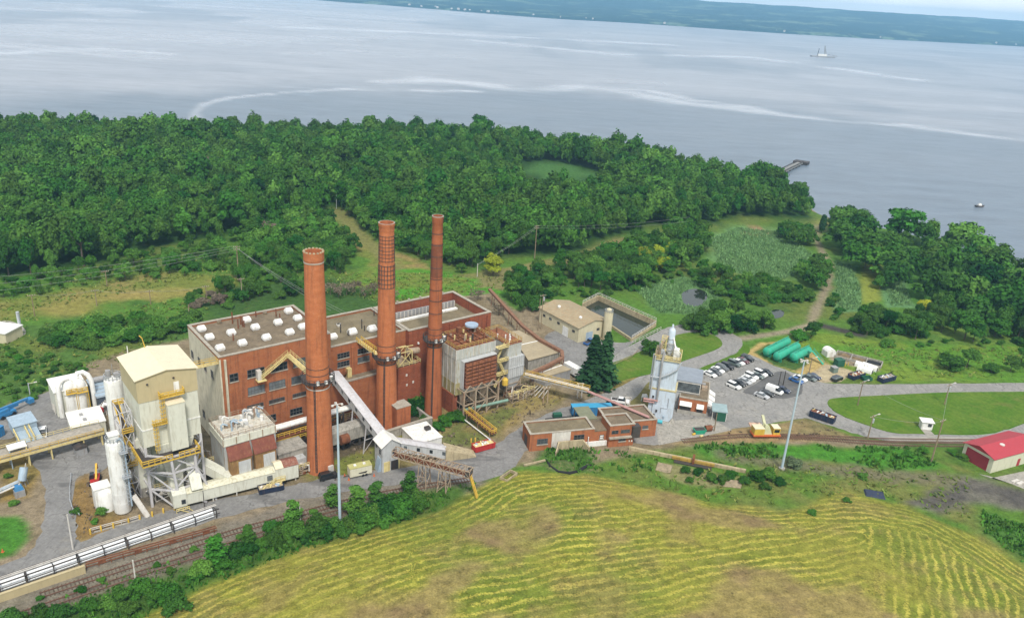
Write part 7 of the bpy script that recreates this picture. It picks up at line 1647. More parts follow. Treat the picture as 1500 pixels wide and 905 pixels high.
for i, px in enumerate(((1487,705),(1494,708))): o = MB().box(-1.2,-.4,0,1.2,.4,.35).build('timber_stack', M_OFFW, None); o.location = P(*px); o.rotation_euler = (0,0,.5); tag(o, ('pale plank stack closest to the red shed door','pale plank stack farther along from the red shed door')[i], 'plank stack')
o = MB().frus(-2.4,-1.6,2.4,1.6,0,.5,.3).build('tarpaulin', M_NAVY, None); o.location = P(1281,724,None)-Z3*.1; o.rotation_euler = (0,0,R(-12)); tag(o, 'black tarpaulin lying on the grass slope above the mown field', 'tarpaulin')
# left edge shed
ls = thing('shed', 'white roofed shed with a vent stack on a gravel pad beyond the slope', 'shed', P(8,497), R(-8)); MB().box(-9,-3,0,3,4,3.4).build('wall', M_SHED, ls); MB().box(-9.3,-3.3,3.4,3.3,4.3,3.7).build('roof', M_WHITE, ls); MB().cyl((1.6,4.8,0),(1.6,4.8,7.6),.5,n=10).build('vent_stack', M_GALV, ls)
sheet('gravel_pad', [(-60,480),(0,470),(26,474),(38,487),(20,496),(-60,512)], M_CONC, .05)
# ================================================================ poles, masts, wires
def pole(lab, base, top, mat=M_WOOD, cross=1, lamp=False, r=.16, name='utility_pole', gz=None, transformer=False, group='utility poles'):
    g = P(*base, None); p = P(*base); h = hgt(base, top[1]) if abs(g.z) < .3 else hgt(base, top[1])
    t = thing(name, lab, 'utility pole' if name == 'utility_pole' else 'light pole', g, R(30), group)
    MB().cyl((0,0,-.3),(0,0,h),r*1.15,r*.75,n=10).build('pole', mat, t)
    for k in range(cross):
        MB().bar((-1.2,0,h-.5-.9*k),(1.2,0,h-.5-.9*k),.14).build('crossarm', mat, t)
        m = MB()
        for x in (-1.05,-.4,.4,1.05): m.cyl((x,0,h-.43-.9*k),(x,0,h-.2-.9*k),.07,n=6)
        m.build('insulators', M_OFFW, t)
    if lamp: m = MB(); m.bar((0,0,h-.2),(1.6,-.4,h+.2),.09); m.box(1.4,-.6,h+.1,2.1,-.2,h+.25); m.build('lamp_arm', M_OFFW, t)
    if transformer: MB().cyl((.4,0,h-2.4),(.4,0,h-1.2),.35,n=10).build('transformer_can', M_GALV, t)
    return g+Z3*h
PT_ = {}
for key, lab, b, tp_, kw in (
 ('a','weathered pole with white top standing by the gravel pad',(51,463),(46,431),{}),('b','wooden pole second along the tawny slope',(142,448),(140,424),{}),('c','wooden pole third along the tawny slope',(221,446),(219,425),{}),('d','wooden pole at the shrubby end of the tawny slope',(303,442),(301,418),{}),
 ('e','pole among the scrub above the tawny slope',(157,419),(153,396),{}),('f','tall dark pole among trees where three wires meet',(350,412),(347,360),dict(cross=2,r=.2)),('g','brown pole just behind the flat brick roof',(355,440),(352,407),dict(mat=M_RUSTP)),('h','pale pole with a lamp beside the mown track',(493,306),(494,285),dict(cross=0,lamp=True,mat=M_GALV)),
 ('i','tall pole with double crossarm on the clearing edge',(783,379),(785,330),dict(cross=2,r=.2)),('j','short pole on the wood edge near a yellow green tree',(699,405),(700,386),dict(cross=0,mat=M_OFFW)),('k','tall pole closest to the corner of the buff warehouse',(788,484),(789,438),dict(cross=0,mat=M_WOOD)),('l','taller pole of the pair beside the buff warehouse',(792,482),(793,431),dict(transformer=True)),
 ('m','pole on the lawn near the small green skip',(1256,594),(1264,558),dict(lamp=True)),('n','street light pole in the middle of the roadside lawn',(1383,593),(1391,562),dict(lamp=True,transformer=True)),('o','pole with transformer can by the level crossing',(1271,642),(1278,608),dict(transformer=True,lamp=True)),('p','tall pale leaning pole below the guard hut',(1364,676),(1381,614),dict(cross=1,r=.2)),
 ('q','dark pole beside the green hut and junk',(1046,631),(1051,605),dict(cross=0)),('r','dark pole on the black asphalt patch, next to the white van',(1140,566),(1143,544),dict(cross=0,mat=M_STEELD)),('s','dark pole on the black asphalt patch with a pale base box',(1147,564),(1151,543),dict(cross=0,mat=M_STEELD)),('t','light pole at the corner of the tank compound',(1185,546),(1190,524),dict(cross=0,lamp=True)),
 ('u','lamp pole on the upper edge of the left yard',(45,583),(41,561),dict(cross=0,lamp=True,mat=M_GALV)),('v','two tone pole with white top by the front road corner',(107,804),(101,753),dict(cross=0,mat=M_OFFW)),('w','leaning white topped pole beside the railway shrubs',(200,860),(190,820),dict(cross=0,mat=M_OFFW)),('x','short pale pole standing in shrubs below the front road',(440,764),(432,739),dict(cross=0,mat=M_OFFW)),
 ('y','thin pole by the front road in front of the white gallery',(300,747),(299,718),dict(cross=0,mat=M_STEELD,r=.1)),('z','rusty pole at the back corner of the boiler house',(278,470),(277,446),dict(cross=0,mat=M_RUSTP))):
    PT_[key] = pole(lab, b, tp_, **kw)
for lab, b, tp_ in (('tall slender blue grey light mast rising from the railway shrubs',(498,766),(498,592)),('tall blue grey light mast standing on the grass slope before the car park',(1145,686.5),(1178,528))):
    h = hgt(b, tp_[1]); t = thing('light_mast', lab, 'light mast', P(*b, None), R(30), 'tall light masts'); MB().cyl((0,0,-.3),(0,0,h),.34,.17,n=14).build('mast', paint('mast_blue_grey', (.38,.47,.53), .45, .1), t, True)
    m = MB().bar((-1.1,0,h),(1.1,0,h),.14).bar((0,-1.1,h-.05),(0,1.1,h-.05),.14); m.build('head_frame', M_OFFW, t); MB().cyl((0,0,0),(0,0,.4),.8,n=12).build('base', M_CONC, t)
    for k in range(4): a = k*math.pi/2; MB().box(math.cos(a)-.22,math.sin(a)-.22,h-.3,math.cos(a)+.22,math.sin(a)+.22,h-.05).build('floodlight', M_OFFW, t)
M_WIRE = paint('wire', (.30,.31,.30), .6, .1)
def wire(lab, a, b, sag, r=.03, group='overhead wires'):
    a, b = Vector(a), Vector(b); n = 14; o = a.copy(); m = MB()
    m.tube([a.lerp(b, i/n)-Z3*(4*sag*(i/n)*(1-i/n))-o for i in range(n+1)], r, 5); k = m.build('overhead_wire', M_WIRE, None); k.location = o; tag(k, lab, 'wire', group)
f0 = PT_['f']
for i, y in enumerate((408,419,430)): wire(('highest','middle','lowest')[i]+' of three wires running from the tall dark pole over the tawny slope', f0+Vector((.9*(i-1),-.5*(i-1),-.3-.5*i)), P(-40,y,11-1.5*i), 1.4, .032)
for i, (x, y) in enumerate(((505,455),(514,462),(524,470))): wire(('first','second','third')[i]+' wire, counted from the left end, sloping from the dark pole to the brick roof', f0+Vector((.9*(i-1),-.5*(i-1),-.3-.5*i)), P(x-20+i*14,y,21), 1.2, .032)
for a, b in (('a','b'),('b','c'),('c','d')): wire(f'wire strung between the wooden poles of the tawny slope, span {dict(a="beside the gravel pad",b="in the middle",c="at the shrubby end")[a]}', PT_[a]-Z3*.3, PT_[b]-Z3*.3, .8)
for i in range(2): wire(('upper','lower')[i]+' wire from the clearing pole into the wood above the track', PT_['i']-Z3*(.3+.9*i), P(1010,318+6*i,12), 1.5); wire(('upper','lower')[i]+' wire from the clearing pole down to the short wood edge pole', PT_['i']-Z3*(.3+.9*i), PT_['j']-Z3*(.2+.3*i), .8)
wire('wire from the lawn pole to the guard hut pole', PT_['m']-Z3*.3, PT_['p']-Z3*.3, .9); wire('wire from the street light pole to the tall leaning pole', PT_['n']-Z3*.4, PT_['p']-Z3*.5, .8); wire('wire from the level crossing pole to the tall leaning pole', PT_['o']-Z3*.3, PT_['p']-Z3*.8, .8)
# ================================================================ on and beyond the lake
a, b = P(1118,264,-3.2), P(1176,236,-3.2); pr_ = thing('pier', 'long narrow concrete pier reaching out into the lake', 'pier', a, math.atan2(b.y-a.y,b.x-a.x)); pl2 = (b-a).length
MB().box(0,-2.3,-.9,pl2-8,2.3,0).build('deck', paint('wet_concrete', (.24,.24,.23), .8, .3), pr_); MB().box(pl2-8,-5.5,-1.6,pl2,5.5,.5).build('pier_head', M_STEELD, pr_); m = MB()
for i in range(12): m.box(pl2*i/12,-2.5,-3,pl2*i/12+1,2.5,-.9)
m.build('piles', M_STEELD, pr_); MB().rail([(0,-2.2,0),(pl2-8,-2.2,0)], r=.12, step=4).rail([(0,2.2,0),(pl2-8,2.2,0)], r=.12, step=4).build('railing', M_STEELD, pr_)
bt = thing('motor_boat', 'tiny motor boat on open water off the wooded shore', 'boat', P(1435,303,-4.9), R(10)); MB().hexa([(-3,-1,0),(2,-1,0),(2,1,0),(-3,1,0)], [(-3.2,-1.2,.9),(3.4,-.2,1.1),(3.4,.2,1.1),(-3.2,1.2,.9)]).build('hull', M_STEELD, bt); MB().frus(-1.4,-.8,.8,.8,.9,2.2,.3).build('cabin', M_WHITE, bt)
dr = thing('dredge', 'distant dredging barge with two slanted masts on the far water', 'barge', P(1205,84,-4.9), R(4)); dr.scale = (.66,.66,.66); MB().box(-48,-10,0,48,10,4).build('hull', M_STEEL, dr); MB().box(-22,-7,4,14,7,11).build('deckhouse', M_WHROOF, dr); MB().bar((6,0,4),(2,0,44),3).bar((14,0,4),(2,0,44),2.5).build('mast', M_STEEL, dr); MB().bar((-22,0,4),(-20,0,32),2).build('spud', M_STEELD, dr); MB().bar((18,0,11),(60,0,6),2.5).build('ladder_boom', M_STEEL, dr)
HS = None; r5 = random.Random(4)
for i in range(26):
    x = r5.uniform(560,1490) if i > 12 else r5.uniform(610,740); sy = np.interp(x, [480,560,640,720,820,920,1000,1100,1200,1300,1400,1500],[2,8,14.5,21,28.5,34,39.5,46.5,53,58.5,63.5,69]); up = r5.random()**2*60+25
    g = P(x, sy, WATER_Z); d = Vector((g.x,g.y,0)).normalized(); q = g+d*up
    q.z = 3.0
    if HS is None:
        HS = thing('far_house', 'tiny pale house on the far lake shore', 'house', q, 0, 'houses on the far shore'); HS.scale = (.6,.6,.6); MB().box(-9,-6,-3,9,6,8).build('wall', M_OFFW, HS); MB().prof([(-7,8),(7,8),(0,12)], -10, 10, 'x').build('roof', M_OFFW, HS)
    else: dup(HS, q, r5.uniform(0,3), None, 'houses on the far shore', (r5.uniform(.35,.7),)*3)
# ================================================================ trees and plants
def leaf_mat(name, c1, c2, c3, trans=.14):
    t = NT(name); oi = t.n('ShaderNodeObjectInfo'); rv = t.attr('rv').outputs['Fac']; lv = t.attr('lv').outputs['Fac']
    r = t.math('FRACT', t.math('ADD', oi.outputs['Random'], rv))
    col = t.mix(r, c1, c2)
    r2_ = t.math('FRACT', t.math('MULTIPLY', r, 7.31)); col = t.mix(t.math('MULTIPLY', r2_, .55), col, c3)
    col = t.mix(1.0, col, t.ramp(t.math('FRACT', t.math('MULTIPLY', r, 13.7)), (0.0, .68), (1.0, 1.3)), 'MULTIPLY')
    col = t.mix(1.0, col, t.ramp(lv, (0.0, .74), (1.0, 1.28)), 'MULTIPLY')
    t.fin(col, .7, 0, .06)
    tr_ = t.n('ShaderNodeBsdfTranslucent'); t.l(col, tr_.inputs['Color']); ms = t.n('ShaderNodeMixShader'); ms.inputs[0].default_value = trans
    t.l(t.b.outputs[0], ms.inputs[1]); t.l(tr_.outputs[0], ms.inputs[2]); t.l(ms.outputs[0], t.out.inputs['Surface']); return t.m
M_LEAF = leaf_mat('broad_leaves', (.010,.068,.010), (.040,.140,.015), (.100,.175,.032))
M_LEAFB = leaf_mat('bright_leaves', (.030,.128,.014), (.068,.190,.024), (.115,.20,.038))
M_LEAFY = leaf_mat('yellow_green_leaves', (.26,.32,.02), (.34,.35,.03), (.20,.29,.03))
M_LEAFG = leaf_mat('grey_green_leaves', (.10,.15,.075), (.13,.17,.09), (.09,.13,.06))
M_LEAFD = leaf_mat('dark_needles', (.018,.062,.020), (.026,.075,.026), (.034,.08,.03), .08)
M_LEAFBR = leaf_mat('dry_brown_leaves', (.17,.13,.10), (.21,.16,.125), (.14,.13,.08))
M_REED = leaf_mat('reed_blades', (.14,.27,.10), (.16,.29,.115), (.18,.29,.115))
M_TUFT = leaf_mat('meadow_tufts', (.075,.17,.022), (.14,.20,.04), (.24,.21,.07))
M_BARK = paint('bark', (.12,.095,.07), .95, .35)
RS = np.random.RandomState(11)
def quads(cen, nrm, size, asp=1.0):
    n = len(cen); nrm = nrm/np.linalg.norm(nrm, axis=1, keepdims=True)
    ref = RS.normal(size=(n,3)); a = np.cross(nrm, ref); a /= np.linalg.norm(a, axis=1, keepdims=True); b = np.cross(nrm, a)
    s = (size*RS.uniform(.6,1.35,(n,1))).astype(float); a = a*s*.5; b = b*s*.5*asp
    j = lambda: 1+RS.uniform(-.3,.3,(n,1))
    # kinked quads with uneven corners read as sprays of leaves
    v = np.stack([cen-a*j()-b*j(), cen+a*j()-b*j(), cen+a*j()+b*j()+nrm*s*.18, cen-a*j()+b*j()-nrm*s*.1], 1)
    return v.reshape(-1,3)
def crown(kind, nq, leaf, seed):
    RS.seed(seed); cen = []; nr = []
    if kind == 'spruce':
        n = nq; h = RS.rand(n)**1.25; lob = 1+.28*np.sin(RS.rand(n)*0+h*9)+.0; rad = (1-h)**.8*.27*(.45+.55*np.cos(h*34)**2)*lob+.014; a = RS.rand(n)*2*np.pi; rad = rad*(.78+.34*np.sin(a*5+np.floor(h*34/np.pi)*2.1)); q = np.sqrt(RS.rand(n))*.9+.1
        c = np.stack([np.cos(a)*rad*q, np.sin(a)*rad*q, .06+h*.94-q*rad*.35], 1); nn = np.stack([np.cos(a)*.4, np.sin(a)*.4, np.ones(n)], 1)+RS.normal(size=(n,3))*.35
        return c, nn
    if kind == 'column': blobs = [((0,0,.15+.1*i), (.13*(1-abs(i-3)/9), .13*(1-abs(i-3)/9), .16)) for i in range(8)]
    elif kind == 'upright':
        blobs = [((0,0,.66),(.20,.20,.3))]
        for i in range(15):
            a = RS.rand()*6.28; r = RS.uniform(.1,.30); z = RS.uniform(.34,.78)-r*.35; blobs.append(((r*math.cos(a), r*math.sin(a), z), (RS.uniform(.08,.13),)*2+(RS.uniform(.15,.24),)))
    elif kind == 'bush':
        blobs = [((0,0,.4),(.36,.36,.36))]
        for i in range(9):
            a = RS.rand()*6.28; r = RS.uniform(.2,.46); blobs.append(((r*math.cos(a), r*math.sin(a), RS.uniform(.2,.62)-r*.3), (RS.uniform(.16,.26),)*3))
    elif kind == 'sapling':
        blobs = []
        for i in range(9):
            a = RS.rand()*6.28; z = RS.uniform(.15,.95); r = RS.uniform(.0,.2)*(1.1-z); blobs.append(((r*math.cos(a), r*math.sin(a), z), (.09+.1*(1-z),)*2+(.1,)))
    else:
        blobs = [((0,0,.6),(.30,.30,.28))]
        for i in range(14):
            a = RS.rand()*6.28; r = RS.uniform(.16,.40); z = RS.uniform(.36,.84)-max(0,r-.25)*.5; k = RS.uniform(.11,.19); blobs.append(((r*math.cos(a)*(1-.5*max(0,z-.6)), r*math.sin(a)*(1-.5*max(0,z-.6)), z), (k,k,k*.85)))
    wts = np.array([b[1][0]*b[1][2]+.004 for b in blobs]); cnt = np.maximum(8, (wts/wts.sum()*nq)).astype(int)
    for (c, r), k in zip(blobs, cnt):
        d = RS.normal(size=(k,3)); d /= np.linalg.norm(d, axis=1, keepdims=True); d[:,2] = np.where(d[:,2] < -.35, -d[:,2]*.6, d[:,2])
        q = RS.uniform(.62,1.08,(k,1)); cen.append(np.array(c)+d*q*np.array(r)); nr.append(d+RS.normal(size=(k,3))*.36+np.array([0,0,.22]))
    return np.concatenate(cen), np.concatenate(nr)
def crown_mesh(kind, nq, leaf, seed):
    """unit-height crown: vertices and one brightness value per leaf"""
    c, n = crown(kind, nq, leaf, seed); v = quads(c, n, leaf); lv = np.repeat(RS.rand(len(c)), 4); return v, lv
def trunk_mesh(kind, seed):
    r3 = random.Random(seed); m = MB()
    if kind == 'bush':
        for i in range(4): a = r3.uniform(0,6.28); m.tube([(0,0,-.03),(math.cos(a)*.1,math.sin(a)*.1,.2),(math.cos(a)*.26,math.sin(a)*.26,.5)], [.02,.015,.006], 5)
    elif kind in ('spruce','column','sapling'): m.tube([(0,0,-.03),(0,0,.4),(0,0,.93)], [.016,.011,.003], 6)
    else:
        m.tube([(0,0,-.03),(.005,.01,.22),(-.01,.005,.48),(.01,0,.78)], [.026,.019,.013,.004], 7)
        for i in range(6):
            a = r3.uniform(0,6.28); z = r3.uniform(.22,.5); l = r3.uniform(.2,.34); m.tube([(0,0,z),(math.cos(a)*l*.5,math.sin(a)*l*.5,z+.1),(math.cos(a)*l,math.sin(a)*l,z+.26)], [.011,.008,.003], 5)
    return m
SPEC = {'round': ('round', 3200, .041, 4), 'upright': ('upright', 3200, .038, 4), 'bush': ('bush', 2000, .062, 4), 'twiggy': ('round', 420, .05, 2), 'spruce': ('spruce', 2600, .05, 1), 'column': ('column', 700, .07, 1), 'sapling': ('sapling', 1200, .034, 2)}
CROWNS = {}; TRUNKS = {}; LOD = {}
for k, (kd, nq, lf, nv) in SPEC.items():
    for i in range(nv):
        v, lv = crown_mesh(kd, nq, lf, 100+i*7+len(k)); f = np.arange(len(v)).reshape(-1,4)
        for mn, mm in (('', M_LEAF), ('bright', M_LEAFB), ('yellow', M_LEAFY), ('grey', M_LEAFG), ('dark', M_LEAFD), ('brown', M_LEAFBR)):
            if mn in ('', 'bright') or (mn == 'dark') == (k in ('spruce','column')): CROWNS[k, i, mn] = (v, f, lv, mm)
        TRUNKS[k, i] = trunk_mesh(k, i)
    for i in range(3): LOD[k, i] = crown_mesh(kd, int(min(950, nq*.3)), lf*1.6, 300+i*5+len(k))
_cm = {}
def crown_data(k, i, mn):
    if (k, i, mn) not in _cm:
        v, f, lv, mm = CROWNS[k, i, mn]; _cm[k, i, mn] = np_mesh('crown', v, f, mm, attrs={'lv': lv})
    return _cm[k, i, mn]
_tm = {}
def trunk_data(k, i):
    if (k, i) not in _tm:
        o = TRUNKS[k, i].build('trunk', M_BARK); _tm[k, i] = o.data; bpy.data.objects.remove(o)
    return _tm[k, i]
def plant(kind, x, y, h, label, group=None, mn='', wide=1.0, name=None, cat=None, z=None):
    i = rnd.randrange(SPEC[kind][3]); z = terrain_h(x, y) if z is None else z
    nm = name or {'bush': 'bush', 'spruce': 'spruce_tree', 'column': 'cypress_tree', 'sapling': 'young_tree'}.get(kind, 'tree')
    t = thing(nm, label, cat or ('bush' if kind == 'bush' else 'tree'), (x, y, z), rnd.uniform(0, 6.28), group)
    t.scale = (h*wide, h*wide, h)
    for n_, d in (('crown', crown_data(kind, i, mn)), ('trunk', trunk_data(kind, i))):
        o = bpy.data.objects.new(n_, d); COL.objects.link(o); o.parent = t
    return t
def scatter(poly, s, jit=.42, seed=0):
    xs = [p[0] for p in poly]; ys = [p[1] for p in poly]; r = np.random.RandomState(seed)
    X, Y = np.meshgrid(np.arange(min(xs), max(xs), s), np.arange(min(ys), max(ys), s*.87), indexing='ij'); X = X+((np.arange(X.shape[1]) % 2)*s*.5)[None, :]
    X = (X+r.uniform(-jit,jit,X.shape)*s).ravel(); Y = (Y+r.uniform(-jit,jit,Y.shape)*s).ravel(); k = inside(X, Y, poly); return X[k], Y[k]
def in_view(x, y, z=6.0, mg=130):
    px, py = proj((x, y, z)); return -mg < px < IW+mg and -60 < py < IH+mg
HOLES = [px_poly(h) for h in ([(762,240),(800,236),(855,244),(885,256),(872,290),(800,290),(764,282)], [(478,306),(500,302),(548,352),(592,372),(640,398),(640,408),(590,412),(546,395),(516,368)], [(573,336),(603,331),(608,350),(583,353)], [(405,306),(440,302),(452,312),(420,318)],[(505,188),(580,188),(582,203),(505,203)])]
def free(x, y): return not any(bool(inside(np.array([x]), np.array([y]), h)[0]) for h in HOLES)
cand = []     # woodland trees: x, y, height, kind, leaf colour, label, group
def wood(poly, s, hr, label, group, seed, kinds=('round','upright','upright'), tints=('','','','bright'), world=False):
    X, Y = scatter(poly if world else px_poly(poly), s, seed=seed); r = random.Random(seed)
    hv = .62+.76*vn.fbm(X+300, Y+700, 45, 3)
    for x, y, q in zip(X, Y, hv):
        if free(x, y) and in_view(x, y):
            h = r.uniform(*hr)*q*(1.28 if r.random() < .10 else .72 if r.random() < .15 else 1); cand.append((x, y, h, r.choice(kinds), r.choice(tints), label, group))
WG = 'trees of the wood between plant and lake'
wood(FOREST_MAIN, 6.3, (10,17), 'broadleaf tree in the dense wood between the plant and the lake', WG, 1)
wood(WOOD_EAST, 10.5, (11,16.5), 'broadleaf tree in the wood on the lake shore past the marsh', 'trees of the shore wood', 2, ('round','round','upright'))
wood([(1226,345),(1262,352),(1290,380),(1275,395),(1255,385),(1222,365)], 7, (7,12), 'tree beside the marsh path near the lake', 'trees beside the marsh path', 3)
wood([(1380,450),(1500,465),(1560,480),(1500,505),(1400,500),(1345,470),(1340,450)], 7, (7,12), 'tree on the inner edge of the shore wood above the meadow', 'trees on the meadow edge', 4)
cand.sort(key=lambda c: math.hypot(c[0], c[1]))
patches = [
 ([(342,404),(420,380),(470,378),(485,410),(478,428),(430,440),(380,436),(350,445),(310,440),(330,420)], 5.6, (4.5,8), 'tree in the thicket right behind the boiler house', 'thicket trees behind the boiler house', ('round','upright','bush'), ('','','bright')),
 ([(560,300),(620,352),(700,386),(690,398),(620,385),(590,372),(548,348),(520,325)], 6.0, (6,10), 'tree lining the mown track beyond the chimneys', 'trees lining the mown track', ('round','upright'), ('','bright')),
 ([(735,410),(790,400),(830,420),(800,445),(784,465),(765,468),(748,440)], 5.2, (5.5,9.5), 'tree in the thicket between conveyor and warehouse', 'thicket trees beside the warehouse', ('round','upright','bush'), ('','','bright')),
 ([(808,398),(870,388),(930,362),(1010,338),(1040,352),(1020,382),(985,402),(935,424),(880,430),(840,424)], 5.6, (7,11), 'tree on the slope between warehouse and marsh', 'trees on the slope by the marsh', ('round','upright','round'), ('','','bright','')),
 ([(1012,474),(1050,462),(1110,465),(1128,474),(1120,486),(1070,492),(1015,486)], 4.6, (6.5,9.5), 'dark tree in the clump between pond and road loop', 'trees of the clump by the road loop', ('round','bush'), ('',)),
 ([(1090,428),(1130,418),(1180,428),(1186,444),(1110,446)], 4.4, (5.5,8), 'bush in the belt on the edge of the reed marsh', 'bushes on the marsh edge', ('bush',), ('',)),
 ([(1132,346),(1165,338),(1190,352),(1186,366),(1150,362)], 5.2, (6.5,9.5), 'tree in the clump at the far end of the marsh', 'trees at the far end of the marsh', ('round',), ('',)),
 ([(1166,402),(1195,390),(1214,402),(1210,426),(1176,424)], 5.0, (7,9.5), 'tree in the clump beside the dirt path through the marsh', 'trees beside the marsh dirt path', ('round',), ('',)),
 ([(1212,430),(1226,425),(1232,470),(1214,474)], 4.6, (3,5), 'bush along the dirt path through the marsh', 'bushes along the marsh dirt path', ('bush',), ('',)),
 ([(1250,476),(1300,466),(1350,474),(1384,486),(1350,498),(1270,494)], 4.8, (6.5,9.5), 'dark tree in the long clump above the meadow', 'trees of the long clump above the meadow', ('round','bush'), ('',)),
 ([(1470,530),(1560,525),(1560,552),(1480,548)], 5.2, (5,8.5), 'tree at the meadow end above the straight road', 'trees above the straight road', ('round',), ('',)),
 ([(44,500),(100,482),(170,476),(262,466),(300,470),(262,492),(190,506),(100,512)], 4.4, (5.0,8.2), 'bush on the slope behind the scrubber unit', 'bushes on the slope behind the plant', ('bush',), ('','bright','bright')),
 ([(0,412),(120,398),(220,374),(345,348),(352,392),(250,408),(150,416),(60,432),(0,440)], 5.8, (3,8), 'scrub tree at the foot of the big wood', 'scrub trees at the foot of the wood', ('bush','round','upright'), ('','bright','bright')),
 ([(262,432),(320,428),(345,440),(340,456),(280,450)], 5.0, (3.5,6.5), 'bush at the shrubby end of the tawny slope', 'bushes at the end of the tawny slope', ('bush',), ('','bright','brown')),
 ([(350,345),(400,332),(478,320),(505,350),(525,382),(500,402),(470,392),(400,392),(352,398)], 5.2, (5.5,10), 'tree in the hollow before the big wood', 'trees in the hollow', ('round','upright'), ('','bright')),
 ([(1060,432),(1100,412),(1150,414),(1110,432)], 5.0, (5,7.5), 'bush on the near bank of the reed marsh', 'bushes on the near bank of the marsh', ('bush','round'), ('',)),
 ([(-20,506),(40,512),(100,530),(140,542),(100,560),(40,588),(-20,596)], 3.8, (1.6,3.6), 'low dark bush on the weedy bank above the left yard', 'bushes on the weedy bank', ('bush',), ('','','bright')),
 ([(1000,398),(1050,396),(1092,412),(1150,420),(1190,438),(1110,448),(1056,438),(1024,420)], 4.8, (4,7.5), 'bush in the dark belt between pond and reed marsh', 'bushes between pond and marsh', ('bush','round'), ('','','bright')),
 ([(800,432),(870,424),(930,410),(1000,402),(1000,412),(930,426),(880,436),(850,438)], 4.6, (2.5,5), 'bush on the bank above the settling basin', 'bushes on the bank above the basin', ('bush',), ('','bright')),
 ([(1240,470),(1256,462),(1262,492),(1244,496)], 4.6, (3,5), 'bush at the near end of the reed strips', 'bushes at the end of the reed strips', ('bush',), ('',)),
 ([(1440,500),(1560,492),(1560,506),(1450,512)], 5.2, (3,5.5), 'bush on the far edge of the meadow', 'bushes on the far meadow edge', ('bush',), ('','bright')),
 ([(1300,500),(1440,498),(1440,508),(1320,512)], 5.5, (1.8,3.2), 'low bush along the meadow ditch', 'bushes along the meadow ditch', ('bush',), ('bright','')),
]
n_tree = 0
allc = [(x, y, h, k, mn, lab, grp, 1.02 if 'shore' in grp else .76) for x, y, h, k, mn, lab, grp in cand]
for pi, (pp, s, hr, lab, grp, kinds, tints) in enumerate(patches):
    X, Y = scatter(px_poly(pp), s, seed=40+pi); r = random.Random(50+pi)
    for x, y in zip(X, Y):
        if not in_view(x, y): continue
        k = r.choice(kinds); h = r.uniform(*hr); tn = r.choice(tints)
        if k == 'bush': plant(k, x, y, h*.72, lab if 'bush' in lab else lab.replace('tree', 'bush', 1), grp if 'bush' in grp else grp.replace('trees', 'bushes'), tn, wide=1.15)
        else: allc.append((x, y, h, k, tn, lab, grp, .92))
allc.sort(key=lambda c: math.hypot(c[0], c[1])); N_IND = 285
for x, y, h, k, mn, lab, grp, wd in allc[:N_IND]: plant(k, x, y, h, lab, grp, mn, wd*rnd.uniform(.9,1.12))
def merged(name, items, mat, label):
    vs = []; lvs = []; rvs = []; r = np.random.RandomState(5)
    for x, y, h, k, wd in items:
        v, lv = LOD[k, r.randint(3)]; a = r.rand()*6.28; c, s = math.cos(a), math.sin(a); z = terrain_h_fast(x, y)
        w_ = h*wd*r.uniform(.85,1.15); vs.append(np.stack([(v[:,0]*c-v[:,1]*s)*w_+x, (v[:,0]*s+v[:,1]*c)*w_+y, v[:,2]*h+z], 1)); lvs.append(lv); rvs.append(np.full(len(v), (float(vn.fbm(np.array([x]), np.array([y]), 55)[0])*.8+r.rand()*.6) % 1))
    v = np.concatenate(vs); me = np_mesh(name, v, np.arange(len(v)).reshape(-1,4), mat, attrs={'lv': np.concatenate(lvs), 'rv': np.concatenate(rvs)})
    o = bpy.data.objects.new(name, me); COL.objects.link(o); tag(o, label, kind='stuff'); return o
_rest = allc[N_IND:]
_hz = terrain_np(np.array([c[0] for c in _rest]), np.array([c[1] for c in _rest])); _hd = {(c[0], c[1]): float(h) for c, h in zip(_rest, _hz)}
def terrain_h_fast(x, y): return _hd[x, y]
merged('forest', [c[:4]+(c[7],) for c in _rest if c[4] == ''], M_LEAF, 'far part of the dense green wood along the lake')
merged('forest', [c[:4]+(c[7],) for c in _rest if c[4] != ''], M_LEAFB, 'brighter crowns in the far part of the wood along the lake')
for px, h in (((97,300),13),((300,262),14),((205,270),13),((398,352),10),((655,330),12),((286,214),15)):
    p = P(*px); plant('twiggy', p.x, p.y, h, 'bare grey brown dead tree standing among the green crowns of the wood', 'dead trees in the wood', 'brown', .8)
# ---- single plants that stand out
def one(kind, px, h, lab, grp=None, mn='', wide=1.0, **k): p = P(*px, None); return plant(kind, p.x, p.y, h, lab, grp, mn, wide, z=p.z, **k)
one('spruce', (866,566), hgt((866,566),492), 'tall dark spruce by the road, fuller of the two', 'pair of spruces by the road', 'dark', 1.2); one('spruce', (884,561), hgt((884,561),487), 'tall dark spruce by the road, with the higher tip', 'pair of spruces by the road', 'dark', 1.05)
one('bush', (952,519), 6.6, 'round green bush alone on the lawn beside the road', None, '', 1.0)
one('column', (1203,341), 10, 'dark columnar cypress at the bend of the path near the lake', None, 'dark', 1.4)
one('column', (1216,338), 6, 'short dark conifer beside the columnar cypress', None, 'dark', 1.6)
for px, h, lab in (((722,402),10,'yellow green tree standing out on the wood edge beyond the third chimney'),((940,392),11,'large yellow green tree on the slope above the marsh'),((958,385),9,'smaller yellow green tree upslope from the large one'),((1026,352),7.5,'yellow green tree at the corner of the reed marsh'),((1350,462),7.5,'pale yellow green tree in front of the shore wood'),((985,378),9,'tall yellow green tree at the top of the slope by the reeds'),((1430,402),9,'yellow green tree in the middle of the shore wood'),((968,398),8,'lowest yellow green tree on the slope, closest to the pond')): one('round', px, h, lab, 'yellow green trees', 'yellow')
